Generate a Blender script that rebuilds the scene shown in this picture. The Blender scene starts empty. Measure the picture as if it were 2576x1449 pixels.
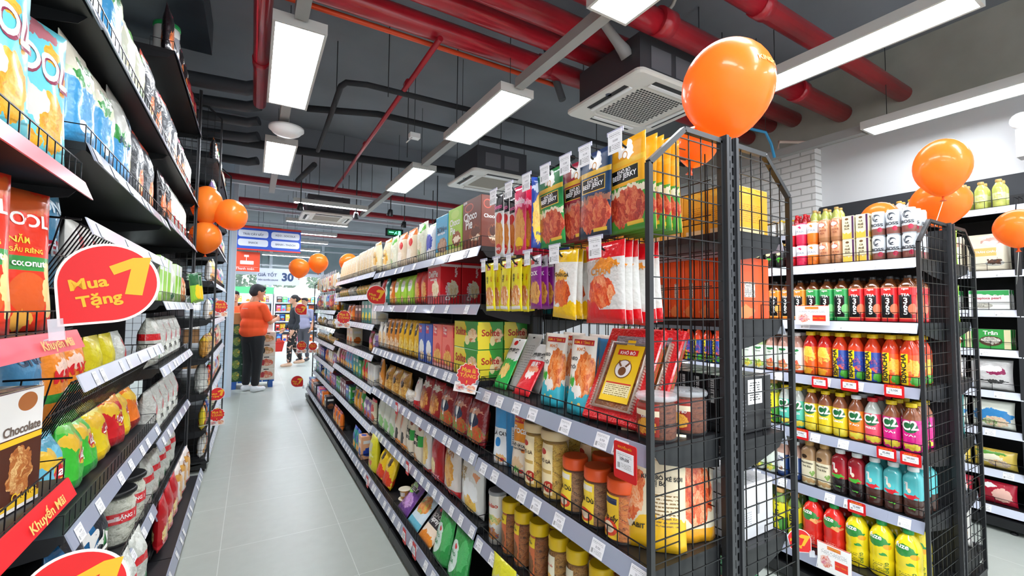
import bpy, math, random
from math import sin, cos, pi, radians, sqrt, atan2
from mathutils import Vector, Matrix
random.seed(7)
SC = bpy.context.scene
COL = SC.collection

# ------------------------------------------------------------------ camera
YAW, PITCH, ROLL, FPX = radians(30.46), radians(2.77), radians(.54), 1110.0
fw = Vector((sin(YAW)*cos(PITCH), cos(YAW)*cos(PITCH), sin(PITCH)))
rt = Vector((cos(YAW), -sin(YAW), 0)); up = rt.cross(fw)
r2 = rt*cos(ROLL)+up*sin(ROLL); u2 = up*cos(ROLL)-rt*sin(ROLL)
cam_data = bpy.data.cameras.new('camera'); cam_data.sensor_width = 36; cam_data.lens = FPX/2576*36
cam_data.clip_start = .02
cam = bpy.data.objects.new('camera', cam_data); COL.objects.link(cam)
mw = Matrix((r2, u2, -fw)).transposed().to_4x4(); mw.translation = (0, 0, 1.38)
cam.matrix_world = mw
SC.camera = cam
SC.view_settings.view_transform = 'Standard'; SC.view_settings.look = 'None'
SC.view_settings.exposure = 0.72; SC.view_settings.gamma = 1
# daylight from the far windows, plus added ambient fill where the room's back is open
wd = bpy.data.worlds.new('daylight_and_fill'); SC.world = wd; wd.use_nodes = True
bg = wd.node_tree.nodes['Background']; bg.inputs[0].default_value = (.9, .96, 1, 1); bg.inputs[1].default_value = 1.2
LAMP = 25.0

# ------------------------------------------------------------------ materials
def lin(c):
    if isinstance(c, str):
        c = [int(c[i:i+2], 16)/255 for i in (0, 2, 4)]
        c = [x/12.92 if x <= .04045 else ((x+.055)/1.055)**2.4 for x in c]
    return (c[0], c[1], c[2], 1)

def _group(name, ins, build):
    g = bpy.data.node_groups.new(name, 'ShaderNodeTree')
    for n, t in ins: g.interface.new_socket(n, in_out='INPUT', socket_type=t)
    g.interface.new_socket('m', in_out='OUTPUT', socket_type='NodeSocketFloat')
    a = g.nodes.new('NodeGroupInput'); b = g.nodes.new('NodeGroupOutput')
    build(g, a, b); return g
FL = 'NodeSocketFloat'
def _mth(g, op, a, b=None):
    n = g.nodes.new('ShaderNodeMath'); n.operation = op
    for i, x in enumerate((a, b)):
        if x is None: continue
        if isinstance(x, (int, float)): n.inputs[i].default_value = x
        else: g.links.new(x, n.inputs[i])
    return n.outputs[0]
def _rect(g, a, b):
    s = g.nodes.new('ShaderNodeSeparateXYZ'); g.links.new(a.outputs[0], s.inputs[0])
    m = _mth(g, 'MULTIPLY', _mth(g, 'GREATER_THAN', s.outputs[0], a.outputs[1]), _mth(g, 'LESS_THAN', s.outputs[0], a.outputs[2]))
    n = _mth(g, 'MULTIPLY', _mth(g, 'GREATER_THAN', s.outputs[1], a.outputs[3]), _mth(g, 'LESS_THAN', s.outputs[1], a.outputs[4]))
    g.links.new(_mth(g, 'MULTIPLY', m, n), b.inputs[0])
def _ell(g, a, b):
    s = g.nodes.new('ShaderNodeSeparateXYZ'); g.links.new(a.outputs[0], s.inputs[0])
    x = _mth(g, 'DIVIDE', _mth(g, 'SUBTRACT', s.outputs[0], a.outputs[1]), a.outputs[3])
    y = _mth(g, 'DIVIDE', _mth(g, 'SUBTRACT', s.outputs[1], a.outputs[2]), a.outputs[4])
    d = _mth(g, 'ADD', _mth(g, 'MULTIPLY', x, x), _mth(g, 'MULTIPLY', y, y))
    g.links.new(_mth(g, 'LESS_THAN', d, 1.0), b.inputs[0])
G_RECT = _group('rect_mask', [('uv', 'NodeSocketVector'), ('a', FL), ('b', FL), ('c', FL), ('d', FL)], _rect)
G_ELL = _group('ellipse_mask', [('uv', 'NodeSocketVector'), ('a', FL), ('b', FL), ('c', FL), ('d', FL)], _ell)

MATS = {}
def mat(name, col='808080', rough=.5, metal=0, emit=0, coat=0, layers=(), bump=0, bscale=60, alpha=None, spec=.5, trans=0, mottle=None, coords='UV'):
    """layers: ('r',u0,u1,v0,v1,col) band or panel, ('e',cu,cv,ru,rv,col) disc, ('w',cu,cv,ru,rv,col) ragged disc,
    ('F',cu,cv,ru,rv,(c1,c2,c3),scale) food picture, ('t',u0,u1,v0,v1,col,lines) lines of small print"""
    if name in MATS: return MATS[name]
    m = bpy.data.materials.new(name); m.use_nodes = True; nt = m.node_tree; N, L = nt.nodes, nt.links
    p = N['Principled BSDF']
    p.inputs['Base Color'].default_value = lin(col); p.inputs['Roughness'].default_value = rough
    p.inputs['Metallic'].default_value = metal; p.inputs['Specular IOR Level'].default_value = spec
    if coat: p.inputs['Coat Weight'].default_value = coat; p.inputs['Coat Roughness'].default_value = .08
    if emit: p.inputs['Emission Color'].default_value = lin(col); p.inputs['Emission Strength'].default_value = emit
    if trans: p.inputs['Transmission Weight'].default_value = trans
    if layers or mottle or bump:
        tc = N.new('ShaderNodeTexCoord')
    cur = None
    if layers:
        uv = tc.outputs['UV']
        nz = N.new('ShaderNodeTexNoise'); nz.inputs['Scale'].default_value = 9; L.new(uv, nz.inputs['Vector'])
        ms = N.new('ShaderNodeVectorMath'); ms.operation = 'MULTIPLY_ADD'; L.new(nz.outputs['Color'], ms.inputs[0])
        ms.inputs[1].default_value = (.2, .2, 0); L.new(uv, ms.inputs[2])
        sh = N.new('ShaderNodeVectorMath'); sh.operation = 'SUBTRACT'; L.new(ms.outputs[0], sh.inputs[0]); sh.inputs[1].default_value = (.1, .1, 0)
        rgb = N.new('ShaderNodeRGB'); rgb.outputs[0].default_value = lin(col); cur = rgb.outputs[0]
        for ly in layers:
            k = ly[0]
            g = N.new('ShaderNodeGroup'); g.node_tree = G_RECT if k in 'rt' else G_ELL
            L.new(sh.outputs[0] if k in 'wF' else uv, g.inputs[0])
            for i in range(4): g.inputs[i+1].default_value = ly[1+i]
            mask = g.outputs[0]
            mx = N.new('ShaderNodeMix'); mx.data_type = 'RGBA'
            if k == 'F':
                vo = N.new('ShaderNodeTexVoronoi'); vo.inputs['Scale'].default_value = ly[6]; L.new(sh.outputs[0], vo.inputs['Vector'])
                cr = N.new('ShaderNodeValToRGB'); n3 = N.new('ShaderNodeTexNoise'); n3.inputs['Scale'].default_value = ly[6]*2.2; n3.inputs['Distortion'].default_value = 1.5; L.new(sh.outputs[0], n3.inputs['Vector'])
                sp = N.new('ShaderNodeSeparateColor'); L.new(vo.outputs['Color'], sp.inputs[0]); L.new(_mth(nt, 'ADD', _mth(nt, 'MULTIPLY', sp.outputs[0], .5), _mth(nt, 'MULTIPLY', _mth(nt, 'SUBTRACT', n3.outputs[0], .25), 1.0)), cr.inputs[0])
                e = cr.color_ramp.elements; e[0].position = .15; e[0].color = lin(ly[5][0]); e[1].position = .5; e[1].color = lin(ly[5][1])
                q = e.new(.85); q.color = lin(ly[5][2]); L.new(cr.outputs[0], mx.inputs[7])
            else:
                mx.inputs[7].default_value = lin(ly[5])
            if k == 't':
                sx = N.new('ShaderNodeSeparateXYZ'); L.new(uv, sx.inputs[0])
                ln = _mth(nt, 'GREATER_THAN', _mth(nt, 'SINE', _mth(nt, 'MULTIPLY', sx.outputs[1], ly[6]*2*pi/(ly[4]-ly[3]))), .25)
                n2 = N.new('ShaderNodeTexNoise'); n2.inputs['Scale'].default_value = 1; mp = N.new('ShaderNodeMapping')
                mp.inputs['Scale'].default_value = (28, ly[6]/(ly[4]-ly[3]), 1); L.new(uv, mp.inputs[0]); L.new(mp.outputs[0], n2.inputs['Vector'])
                mask = _mth(nt, 'MULTIPLY', mask, _mth(nt, 'MULTIPLY', ln, _mth(nt, 'GREATER_THAN', n2.outputs[0], .45)))
            L.new(mask, mx.inputs[0]); L.new(cur, mx.inputs[6]); cur = mx.outputs[2]
    if mottle:
        n = N.new('ShaderNodeTexNoise'); n.inputs['Scale'].default_value = mottle[1]; n.inputs['Detail'].default_value = 6
        L.new(tc.outputs['Object'], n.inputs['Vector'])
        mx = N.new('ShaderNodeMix'); mx.data_type = 'RGBA'
        cr = N.new('ShaderNodeValToRGB'); cr.color_ramp.elements[0].position = mottle[2] if len(mottle) > 2 else .35; cr.color_ramp.elements[1].position = mottle[3] if len(mottle) > 3 else .65
        L.new(n.outputs[0], cr.inputs[0]); L.new(cr.outputs[0], mx.inputs[0])
        if cur: L.new(cur, mx.inputs[6])
        else: mx.inputs[6].default_value = lin(col)
        mx.inputs[7].default_value = lin(mottle[0]); cur = mx.outputs[2]
    if cur: L.new(cur, p.inputs['Base Color'])
    if bump:
        n = N.new('ShaderNodeTexNoise'); n.inputs['Scale'].default_value = bscale; n.inputs['Detail'].default_value = 2
        L.new(tc.outputs['Object'], n.inputs['Vector'])
        b = N.new('ShaderNodeBump'); b.inputs['Strength'].default_value = bump; b.inputs['Distance'].default_value = .01
        L.new(n.outputs[0], b.inputs['Height']); L.new(b.outputs[0], p.inputs['Normal'])
    if alpha is not None:
        tr = N.new('ShaderNodeBsdfTransparent'); mxs = N.new('ShaderNodeMixShader'); mxs.inputs[0].default_value = alpha
        L.new(tr.outputs[0], mxs.inputs[1]); L.new(p.outputs[0], mxs.inputs[2]); L.new(mxs.outputs[0], N['Material Output'].inputs[0])
    MATS[name] = m; return m
def flat(col, rough=.5, **k): return mat('paint_%s_%d' % (col, rough*100), col, rough, **k)

BLACK = mat('black_powder_coat', '16171a', .42)
WIRE = mat('black_wire', '101114', .35, metal=.3)
POSTM = mat('dark_grey_upright', '3a3b3e', .45, metal=.4)
RAIL = mat('grey_price_rail', '9ba1b3', .3, coat=.3)
RAILW = mat('white_price_rail', 'd3d8e6', .3, coat=.3)
RAILP = mat('pink_price_rail', 'f2566a', .3, coat=.3)
RAILR = mat('red_price_rail', 'e8232b', .35)
PAPER = mat('white_card', 'f1f1f3', .6, layers=[('t', .3, .9, .12, .42, '8a8a8a', 4), ('t', .08, .9, .74, .92, '9a9a9a', 2), ('r', .08, .24, .12, .4, 'a8a8a8')])
WHITE = mat('white_plastic', 'efefef', .4)
INK = mat('dark_print', '2c2f3a', .6)
ORANGE_B = mat('orange_balloon_latex', 'ff9636', .3, coat=.35, spec=.3)
_t = ORANGE_B.node_tree; _tr = _t.nodes.new('ShaderNodeBsdfTranslucent'); _tr.inputs[0].default_value = lin('ffa040'); _ms = _t.nodes.new('ShaderNodeMixShader'); _ms.inputs[0].default_value = .45
_t.links.new(_t.nodes['Principled BSDF'].outputs[0], _ms.inputs[1]); _t.links.new(_tr.outputs[0], _ms.inputs[2]); _t.links.new(_ms.outputs[0], _t.nodes['Material Output'].inputs[0])

# ------------------------------------------------------------------ mesh builder
class MB:
    def __init__(s): s.v = []; s.f = []; s.uv = []; s.mi = []; s.m = 0; s.sm = []
    def face(s, idx, uvs=None, smooth=False):
        s.f.append(tuple(idx)); s.uv.append(uvs or [(0, 0)]*len(idx)); s.mi.append(s.m); s.sm.append(smooth)
    def box(s, x0, x1, y0, y1, z0, z1, M=None):
        b = len(s.v)
        P = [(x0, y0, z0), (x1, y0, z0), (x1, y1, z0), (x0, y1, z0), (x0, y0, z1), (x1, y0, z1), (x1, y1, z1), (x0, y1, z1)]
        if M: P = [tuple(M @ Vector(p)) for p in P]
        s.v += P; Q = [(0, 0), (1, 0), (1, 1), (0, 1)]
        for q in ((0, 1, 5, 4), (1, 2, 6, 5), (2, 3, 7, 6), (3, 0, 4, 7), (4, 5, 6, 7), (3, 2, 1, 0)): s.face([b+i for i in q], Q)
        return s
    def cbox(s, c, sz, M=None): return s.box(c[0]-sz[0]/2, c[0]+sz[0]/2, c[1]-sz[1]/2, c[1]+sz[1]/2, c[2]-sz[2]/2, c[2]+sz[2]/2, M)
    def chbox(s, x0, x1, y0, y1, z0, z1, c=.003):
        """box with chamfered edges; UV 0..1 on every side"""
        b = len(s.v); cx, cy, cz = (x0+x1)/2, (y0+y1)/2, (z0+z1)/2; hx, hy, hz = (x1-x0)/2, (y1-y0)/2, (z1-z0)/2
        idx = {}
        for sx in (-1, 1):
            for sy in (-1, 1):
                for sz in (-1, 1):
                    for a in range(3):
                        h = [hx-c, hy-c, hz-c]; h[a] += c
                        idx[(sx, sy, sz, a)] = len(s.v); s.v.append((cx+sx*h[0], cy+sy*h[1], cz+sz*h[2]))
        Q = [(0, 0), (1, 0), (1, 1), (0, 1)]
        def k(*t): return idx[t]
        s.face([k(-1,-1,-1,1), k(1,-1,-1,1), k(1,-1,1,1), k(-1,-1,1,1)], Q); s.face([k(1,1,-1,1), k(-1,1,-1,1), k(-1,1,1,1), k(1,1,1,1)], Q)
        s.face([k(1,-1,-1,0), k(1,1,-1,0), k(1,1,1,0), k(1,-1,1,0)], Q); s.face([k(-1,1,-1,0), k(-1,-1,-1,0), k(-1,-1,1,0), k(-1,1,1,0)], Q)
        s.face([k(-1,-1,1,2), k(1,-1,1,2), k(1,1,1,2), k(-1,1,1,2)], Q); s.face([k(-1,1,-1,2), k(1,1,-1,2), k(1,-1,-1,2), k(-1,-1,-1,2)], Q)
        for sx in (-1, 1):
            for sy in (-1, 1):
                s.face([k(sx,sy,-1,0), k(sx,sy,-1,1), k(sx,sy,1,1), k(sx,sy,1,0)], [(0, 0), (0, 0), (0, 1), (0, 1)])
            for sz in (-1, 1): s.face([k(sx,-1,sz,0), k(sx,-1,sz,2), k(sx,1,sz,2), k(sx,1,sz,0)])
        for sy in (-1, 1):
            for sz in (-1, 1): s.face([k(-1,sy,sz,1), k(-1,sy,sz,2), k(1,sy,sz,2), k(1,sy,sz,1)])
        for sx in (-1, 1):
            for sy in (-1, 1):
                for sz in (-1, 1): s.face([k(sx,sy,sz,0), k(sx,sy,sz,1), k(sx,sy,sz,2)])
        return s
    def tube(s, pts, r, n=8, smooth=True, cap=True):
        pts = [Vector(p) for p in pts]; rs = r if isinstance(r, (list, tuple)) else [r]*len(pts)
        b = len(s.v); ref = None
        for i, p in enumerate(pts):
            d = (pts[min(i+1, len(pts)-1)]-pts[max(i-1, 0)]).normalized()
            if ref is None: ref = Vector((0, 0, 1)) if abs(d.z) < .9 else Vector((1, 0, 0))
            a = d.cross(ref).normalized(); c = a.cross(d).normalized(); ref = c
            for j in range(n):
                t = 2*pi*j/n+(pi/4 if n == 4 else 0); s.v.append(tuple(p+a*cos(t)*rs[i]+c*sin(t)*rs[i]))
        for i in range(len(pts)-1):
            for j in range(n):
                k = (j+1) % n
                s.face([b+i*n+j, b+(i+1)*n+j, b+(i+1)*n+k, b+i*n+k], [(j/n, i), (j/n, i+1), ((j+1)/n, i+1), ((j+1)/n, i)], smooth and n > 4)
        if cap: s.face([b+j for j in range(n)]); s.face([b+(len(pts)-1)*n+j for j in reversed(range(n))])
        return s
    def lathe(s, prof, n=20, sup=2, M=None, smooth=True, sx=1, sy=1, cap=True):
        """prof [(r,z)..]; sup = superellipse exponent (2 round, 5 squarish); u=.5 faces -Y; v follows height"""
        b = len(s.v); H0 = prof[0][1]; H = (prof[-1][1]-H0) or 1
        for r, z in prof:
            for j in range(n+1):
                t = 2*pi*j/n; c, q = sin(t), -cos(t)   # j=0 -> front(-Y)... shifted below
                c, q = -c, -q
                if sup != 2:
                    k = (abs(c)**sup+abs(q)**sup)**(-1/sup); c, q = c*k, q*k
                p = (c*r*sx, q*r*sy, z); s.v.append(tuple(M @ Vector(p)) if M else p)
        w = n+1
        for i in range(len(prof)-1):
            for j in range(n):
                v0, v1 = (prof[i][1]-H0)/H, (prof[i+1][1]-H0)/H
                s.face([b+i*w+j, b+i*w+j+1, b+(i+1)*w+j+1, b+(i+1)*w+j], [(j/n, v0), ((j+1)/n, v0), ((j+1)/n, v1), (j/n, v1)], smooth)
        if cap:
            s.face([b+j for j in reversed(range(n))], [(.5, 0)]*n); s.face([b+(len(prof)-1)*w+j for j in range(n)], [(.5, 1)]*n)
        return s
    def poly(s, pts, y0, y1, M=None):
        """extruded outline in local XZ between y0 (front) and y1"""
        b = len(s.v); n = len(pts)
        for y in (y0, y1):
            for x, z in pts:
                p = Vector((x, y, z)); s.v.append(tuple(M @ p if M else p))
        xs = [p[0] for p in pts]; zs = [p[1] for p in pts]; w = max(xs)-min(xs) or 1; h = max(zs)-min(zs) or 1
        U = [((x-min(xs))/w, (z-min(zs))/h) for x, z in pts]
        s.face(list(range(b, b+n)), U); s.face([b+n+i for i in reversed(range(n))], U[::-1])
        for i in range(n):
            j = (i+1) % n; s.face([b+j, b+i, b+n+i, b+n+j])
        return s
    def raw(s, V, F, uv=None, smooth=False, M=None):
        b = len(s.v); s.v += [tuple(M @ Vector(p)) if M else tuple(p) for p in V]
        for i, f in enumerate(F): s.face([b+k for k in f], uv[i] if uv else None, smooth)
        return s
    def mesh(s, name, mats):
        me = bpy.data.meshes.new(name); me.from_pydata(s.v, [], s.f)
        for m in (mats if isinstance(mats, (list, tuple)) else [mats]): me.materials.append(m)
        ul = me.uv_layers.new(name='UVMap'); flatuv = [c for f in s.uv for p in f for c in p]
        ul.data.foreach_set('uv', flatuv)
        me.polygons.foreach_set('material_index', s.mi); me.polygons.foreach_set('use_smooth', s.sm)
        me.validate(); me.update(); return me
def ob(name, me, parent=None, loc=None, rot=None, label=None):
    o = bpy.data.objects.new(name, me); COL.objects.link(o)
    if parent: o.parent = parent
    if loc: o.location = loc
    if rot: o.rotation_euler = rot
    if label: o['label'] = label
    return o
def tag(o, label, cat, group=None):
    o['label'] = label; o['category'] = cat
    if group: o['group'] = group
    return o
def empty(name, loc, label, cat, group=None, rot=None):
    return tag(ob(name, None, None, loc, rot), label, cat, group)
def struct(name, mb, m, parent=None):
    o = ob(name, mb.mesh(name, m), parent)
    if not parent: o['kind'] = 'structure'
    return o

# ------------------------------------------------------------------ lettering
_TX = {}
def text_geo(st, bold=.02):
    if (st, bold) in _TX: return _TX[(st, bold)]
    cu = bpy.data.curves.new('t', 'FONT'); cu.body = st; cu.size = 1; cu.offset = bold; cu.resolution_u = 4; cu.align_x = 'CENTER'
    o = bpy.data.objects.new('t', cu); COL.objects.link(o)
    dg = bpy.context.evaluated_depsgraph_get(); me = bpy.data.meshes.new_from_object(o.evaluated_get(dg))
    V = [tuple(v.co) for v in me.vertices]; F = [tuple(p.vertices) for p in me.polygons]
    bpy.data.objects.remove(o); bpy.data.curves.remove(cu); bpy.data.meshes.remove(me)
    if not V: V = [(0, 0, 0)]; F = []
    xs = [v[0] for v in V]; ys = [v[1] for v in V]
    cx, cy, w, h = (min(xs)+max(xs))/2, (min(ys)+max(ys))/2, (max(xs)-min(xs)) or 1, (max(ys)-min(ys)) or 1
    V = [(x-cx, y-cy) for x, y, z in V]; _TX[(st, bold)] = (V, F, w, h); return _TX[(st, bold)]
def put_text(mb, st, cx, cz, w, h=None, surf=None, rot=0, mi=0, off=.0012, bold=.02, shear=0, M=None):
    """letters w wide (h high if given) centred on local (cx,cz), following surf(x,z)->y"""
    V, F, w0, h0 = text_geo(st, bold); sx = w/w0; sy = (h/h0) if h else sx
    c, s_ = cos(rot), sin(rot); out = []
    if surf:      # cut long triangles so the letters follow a curved surface
        V = [(x*sx, y*sy) for x, y in V]; F2 = []; V = list(V); st_ = [tuple(f) for f in F]; mid = {}
        while st_:
            f = st_.pop()
            if len(f) > 3: st_ += [(f[0], f[i], f[i+1]) for i in range(1, len(f)-1)]; continue
            e = [math.dist(V[f[i]], V[f[(i+1) % 3]]) for i in range(3)]; k = e.index(max(e))
            if e[k] < .011: F2.append(f); continue
            p, q, r_ = f[k], f[(k+1) % 3], f[(k+2) % 3]; key = (min(p, q), max(p, q))
            if key not in mid: mid[key] = len(V); V.append(((V[p][0]+V[q][0])/2, (V[p][1]+V[q][1])/2))
            st_ += [(p, mid[key], r_), (mid[key], q, r_)]
        F = F2; sx = sy = 1
    for x, y in V:
        x, y = (x*sx+shear*y*sy, y*sy); X, Z = cx+x*c-y*s_, cz+x*s_+y*c
        out.append((X, (surf(X, Z) if surf else 0)-off, Z))
    mb.m = mi; mb.raw(out, F, M=M); mb.m = 0
# ------------------------------------------------------------------ room shell
def floor_mat():
    m = bpy.data.materials.new('grey_floor_tile'); m.use_nodes = True; nt = m.node_tree; N, L = nt.nodes, nt.links; p = N['Principled BSDF']
    tc = N.new('ShaderNodeTexCoord'); mp = N.new('ShaderNodeMapping'); mp.inputs['Location'].default_value = (.55, .111, 0)
    mp.inputs['Rotation'].default_value = (0, 0, pi/2); L.new(tc.outputs['Object'], mp.inputs[0])
    br = N.new('ShaderNodeTexBrick'); br.offset = 0; br.inputs['Scale'].default_value = 1; br.inputs['Brick Width'].default_value = .625; br.inputs['Row Height'].default_value = .634
    br.inputs['Mortar Size'].default_value = .0018; br.inputs['Mortar Smooth'].default_value = .3
    for i in ('Color1', 'Color2'): br.inputs[i].default_value = lin('bac1b9')
    br.inputs['Mortar'].default_value = lin('dfe4de'); L.new(mp.outputs[0], br.inputs['Vector'])
    n = N.new('ShaderNodeTexNoise'); n.inputs['Scale'].default_value = 14; n.inputs['Detail'].default_value = 9; L.new(tc.outputs['Object'], n.inputs['Vector'])
    mx = N.new('ShaderNodeMix'); mx.data_type = 'RGBA'; mx.blend_type = 'MULTIPLY'; mx.inputs[0].default_value = .35
    L.new(br.outputs[0], mx.inputs[6]); cr = N.new('ShaderNodeValToRGB'); cr.color_ramp.elements[0].color = (.6, .6, .6, 1); L.new(n.outputs[0], cr.inputs[0]); L.new(cr.outputs[0], mx.inputs[7])
    L.new(mx.outputs[2], p.inputs['Base Color']); p.inputs['Roughness'].default_value = .32
    return m
CEILM = mat('dark_grey_ceiling_paint', '767980', .85, mottle=('82868e', 1.2))
WALLM = mat('white_wall_paint', 'd9dbdd', .7)
WARM = mat('olive_grey_upper_wall_paint', 'a8a69c', .85, mottle=('96948a', 2))
mb = MB(); mb.box(-4.5, 9, -3, 20, -.06, 0); struct('floor', mb, floor_mat())
mb = MB(); mb.box(-4.5, 9, -3, 17.1, 3.7, 3.8); struct('ceiling', mb, CEILM)
mb = MB(); mb.box(4.78, 4.9, -1.2, 2.35, 0, 3.0); mb.box(4.78, 4.9, 2.35, 17, 0, 3.0); struct('wall_right', mb, WALLM)
mb = MB(); mb.box(4.76, 4.9, -1.2, 17, 3.0, 3.7); struct('trim_1', mb, WARM)
mb = MB(); mb.box(-4.5, -4.4, -3, 17, 0, 3.7); struct('wall_left', mb, WALLM)
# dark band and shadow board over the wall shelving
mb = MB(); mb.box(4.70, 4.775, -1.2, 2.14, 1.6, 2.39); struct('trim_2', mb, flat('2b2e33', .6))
# white painted brick pier
BRK = bpy.data.materials.new('white_painted_brick'); BRK.use_nodes = True
_n = BRK.node_tree; _b = _n.nodes.new('ShaderNodeTexBrick'); _t = _n.nodes.new('ShaderNodeTexCoord'); _m = _n.nodes.new('ShaderNodeMapping')
_m.inputs['Rotation'].default_value = (0, pi/2, pi/2); _n.links.new(_t.outputs['Object'], _m.inputs[0]); _n.links.new(_m.outputs[0], _b.inputs['Vector'])
_b.inputs['Scale'].default_value = 1; _b.inputs['Brick Width'].default_value = .19; _b.inputs['Row Height'].default_value = .065; _b.inputs['Mortar Size'].default_value = .006
for _i in ('Color1', 'Color2'): _b.inputs[_i].default_value = lin('e9e9e7')
_b.inputs['Mortar'].default_value = lin('b9b9b6'); _n.links.new(_b.outputs[0], _n.nodes['Principled BSDF'].inputs['Base Color'])
_u = _n.nodes.new('ShaderNodeBump'); _u.inputs['Distance'].default_value = .01; _u.invert = True; _n.links.new(_b.outputs['Fac'], _u.inputs['Height']); _n.links.new(_u.outputs[0], _n.nodes['Principled BSDF'].inputs['Normal'])
mb = MB(); mb.box(4.66, 4.78, 2.15, 3.3, 0, 2.98); struct('wall_brick_pier', mb, BRK)
# blue-white column at the end of the aisle
mb = MB(); mb.box(-.66, -.30, 8.02, 8.45, 0, 3.7); struct('wall_column', mb, mat('pale_blue_column_paint', 'c3d5e6', .5))
mb = MB(); mb.box(-.30, -.238, 8.05, 8.2, 0, 3.7); struct('trim_3', mb, flat('c9d3de', .3))
# far wall: lower dado, window band, upper windows
mb = MB(); mb.box(-4.5, 9, 17, 17.1, 0, 1.2); struct('wall_far', mb, WALLM)
mb = MB()
for z0, z1 in ((1.9, 1.98), (2.45, 2.56), (3.62, 3.7), (1.2, 1.25)): mb.box(-4.5, 9, 16.95, 17.08, z0, z1)
x = -4.4
while x < 9: mb.box(x, x+.09, 16.93, 17.09, 1.2, 3.7); x += 1.62
struct('window_1', mb, flat('c5ccd6', .4))
mb = MB(); mb.box(-4.5, 9, 17.03, 17.04, 2.5, 3.66); struct('window_2', mb, mat('grey_tinted_glass', '7f8c93', .08, mottle=('96a5aa', .7)))
mb = MB(); mb.box(-4.5, 9, 17.03, 17.035, 1.2, 2.5); struct('window_3', mb, mat('clear_glass', 'ffffff', .02, alpha=.12))
# trees outside
def tree(x, y, sd, lab):
    rnd = random.Random(sd); e = empty('street_tree', (x, y, 0), lab, 'tree', 'trees outside the far window')
    m = MB(); m.tube([(0, 0, 0), (.05, 0, 1.2), (0, 0, 2.2)], [.12, .1, .06], 8); ob('trunk', m.mesh('trunk', flat('6b5b4a', .9)), e)
    m = MB()
    for i in range(900):
        a, b, r = rnd.uniform(0, 2*pi), rnd.uniform(-1, 1), rnd.uniform(.5, 1)**.5
        c = Vector((cos(a)*sqrt(1-b*b)*1.1*r, sin(a)*sqrt(1-b*b)*.8*r, 2.35+b*.95*r)); u = Vector((rnd.uniform(-1, 1), rnd.uniform(-1, 1), rnd.uniform(-1, 1))).normalized()*.09; v = u.orthogonal().normalized()*.06
        m.m = rnd.randrange(2); m.raw([c-u, c+v, c+u, c-v], [(0, 1, 2, 3)])
    ob('foliage', m.mesh('foliage', [flat('7fae7a', .7), flat('4f8a58', .7)]), e)
for i, (x, y) in enumerate(((-2.2, 18.8), (.35, 19), (2.9, 18.8), (5.4, 19.2))):
    tree(x, y, i, ['leafy street tree outside the far window, behind the pillar', 'leafy street tree outside, above the orange shirted worker', 'leafy street tree outside, behind the thirty percent sign', 'leafy street tree outside, hidden by the snack racks'][i])

# ------------------------------------------------------------------ ceiling lamps and trunking
LEDM = mat('led_diffuser', 'f6faff', .5, emit=LAMP)
TRIMW = mat('white_lamp_housing', 'c9c8c4', .45)
FARLED = mat('far_led_diffuser', 'eef5ff', .5, emit=LAMP*2.2)
DIMLED = mat('dimmer_led_diffuser', 'f6faff', .5, emit=LAMP*.45)
def lamp(x0, x1, y0, y1, z, lab, grp='long white ceiling lamps'):
    e = empty('ceiling_lamp', ((x0+x1)/2, (y0+y1)/2, z), lab, 'ceiling lamp', grp)
    hx, hy = (x1-x0)/2, (y1-y0)/2; f = .016
    m = MB(); m.box(-hx, hx, -hy, -hy+f, 0, .05); m.box(-hx, hx, hy-f, hy, 0, .05); m.box(-hx, -hx+f, -hy+f, hy-f, 0, .05); m.box(hx-f, hx, -hy+f, hy-f, 0, .05); m.box(-hx, hx, -hy, hy, .05, .062)
    ob('housing', m.mesh('housing', TRIMW), e)
    m = MB(); m.box(-hx+f, hx-f, -hy+f, hy-f, .008, .04); ob('diffuser', m.mesh('diffuser', FARLED if y0 > 6.9 else DIMLED if x0 > 2.9 and y0 > 0 and y1 < 3 else LEDM), e)
    m = MB()
    for s in (-1, 1):
        if hy > hx: m.tube([(0, s*hy*.8, .06), (0, s*hy*.8, 3.7-z)], .0025, 5)
        else: m.tube([(s*hx*.8, 0, .06), (s*hx*.8, 0, 3.7-z)], .0025, 5)
    ob('hanger', m.mesh('hanger', WIRE), e)
lamp(.045, .325, 2.68, 3.82, 2.95, 'big square-ended lamp above the aisle nearest the camera'.replace('nearest', 'closest to'))
lamp(.055, .335, 4.72, 5.86, 2.95, 'lamp beyond the white speaker disc above the aisle')
lamp(1.48, 1.76, 2.70, 3.80, 2.95, 'lamp hanging above the middle of the snack rack')
lamp(1.49, 1.77, 4.74, 5.90, 2.95, 'lamp farther along above the snack rack, before the second cassette')
lamp(1.45, 1.73, .55, 1.73, 2.95, 'lamp over the jerky hooks cut by the picture top')
lamp(2.94, 3.18, .66, 1.76, 2.95, 'long lamp above the drinks aisle beside the big balloon')
lamp(4.20, 4.44, .25, 1.60, 2.86, 'long lamp close to the white wall')
for i, y in enumerate((-.2, -1.6)):
    for x in (.19, 1.6, 3.05): lamp(x-.14, x+.14, y-.55, y+.55, 2.95, 'ceiling lamp behind the camera, row %s, over %s' % ('one' if i == 0 else 'two', {.19: 'the tall rack', 1.6: 'the snack rack', 3.05: 'the drinks rack'}[x]))
for y, z0, z1 in ((7.15, .47, 1.53), (8.80, .47, 1.53), (10.15, .47, 1.54), (11.5, .47, 1.55)):
    lamp(z0, z1, y-.06, y+.06, 2.92, {7.15: 'crosswise strip lamp before the flat ceiling cassette', 8.8: 'crosswise strip lamp just past the flat ceiling cassette', 10.15: 'crosswise strip lamp above the blue aisle sign', 11.5: 'crosswise strip lamp beyond the blue aisle sign'}[y], 'crosswise strip lamps')
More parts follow.
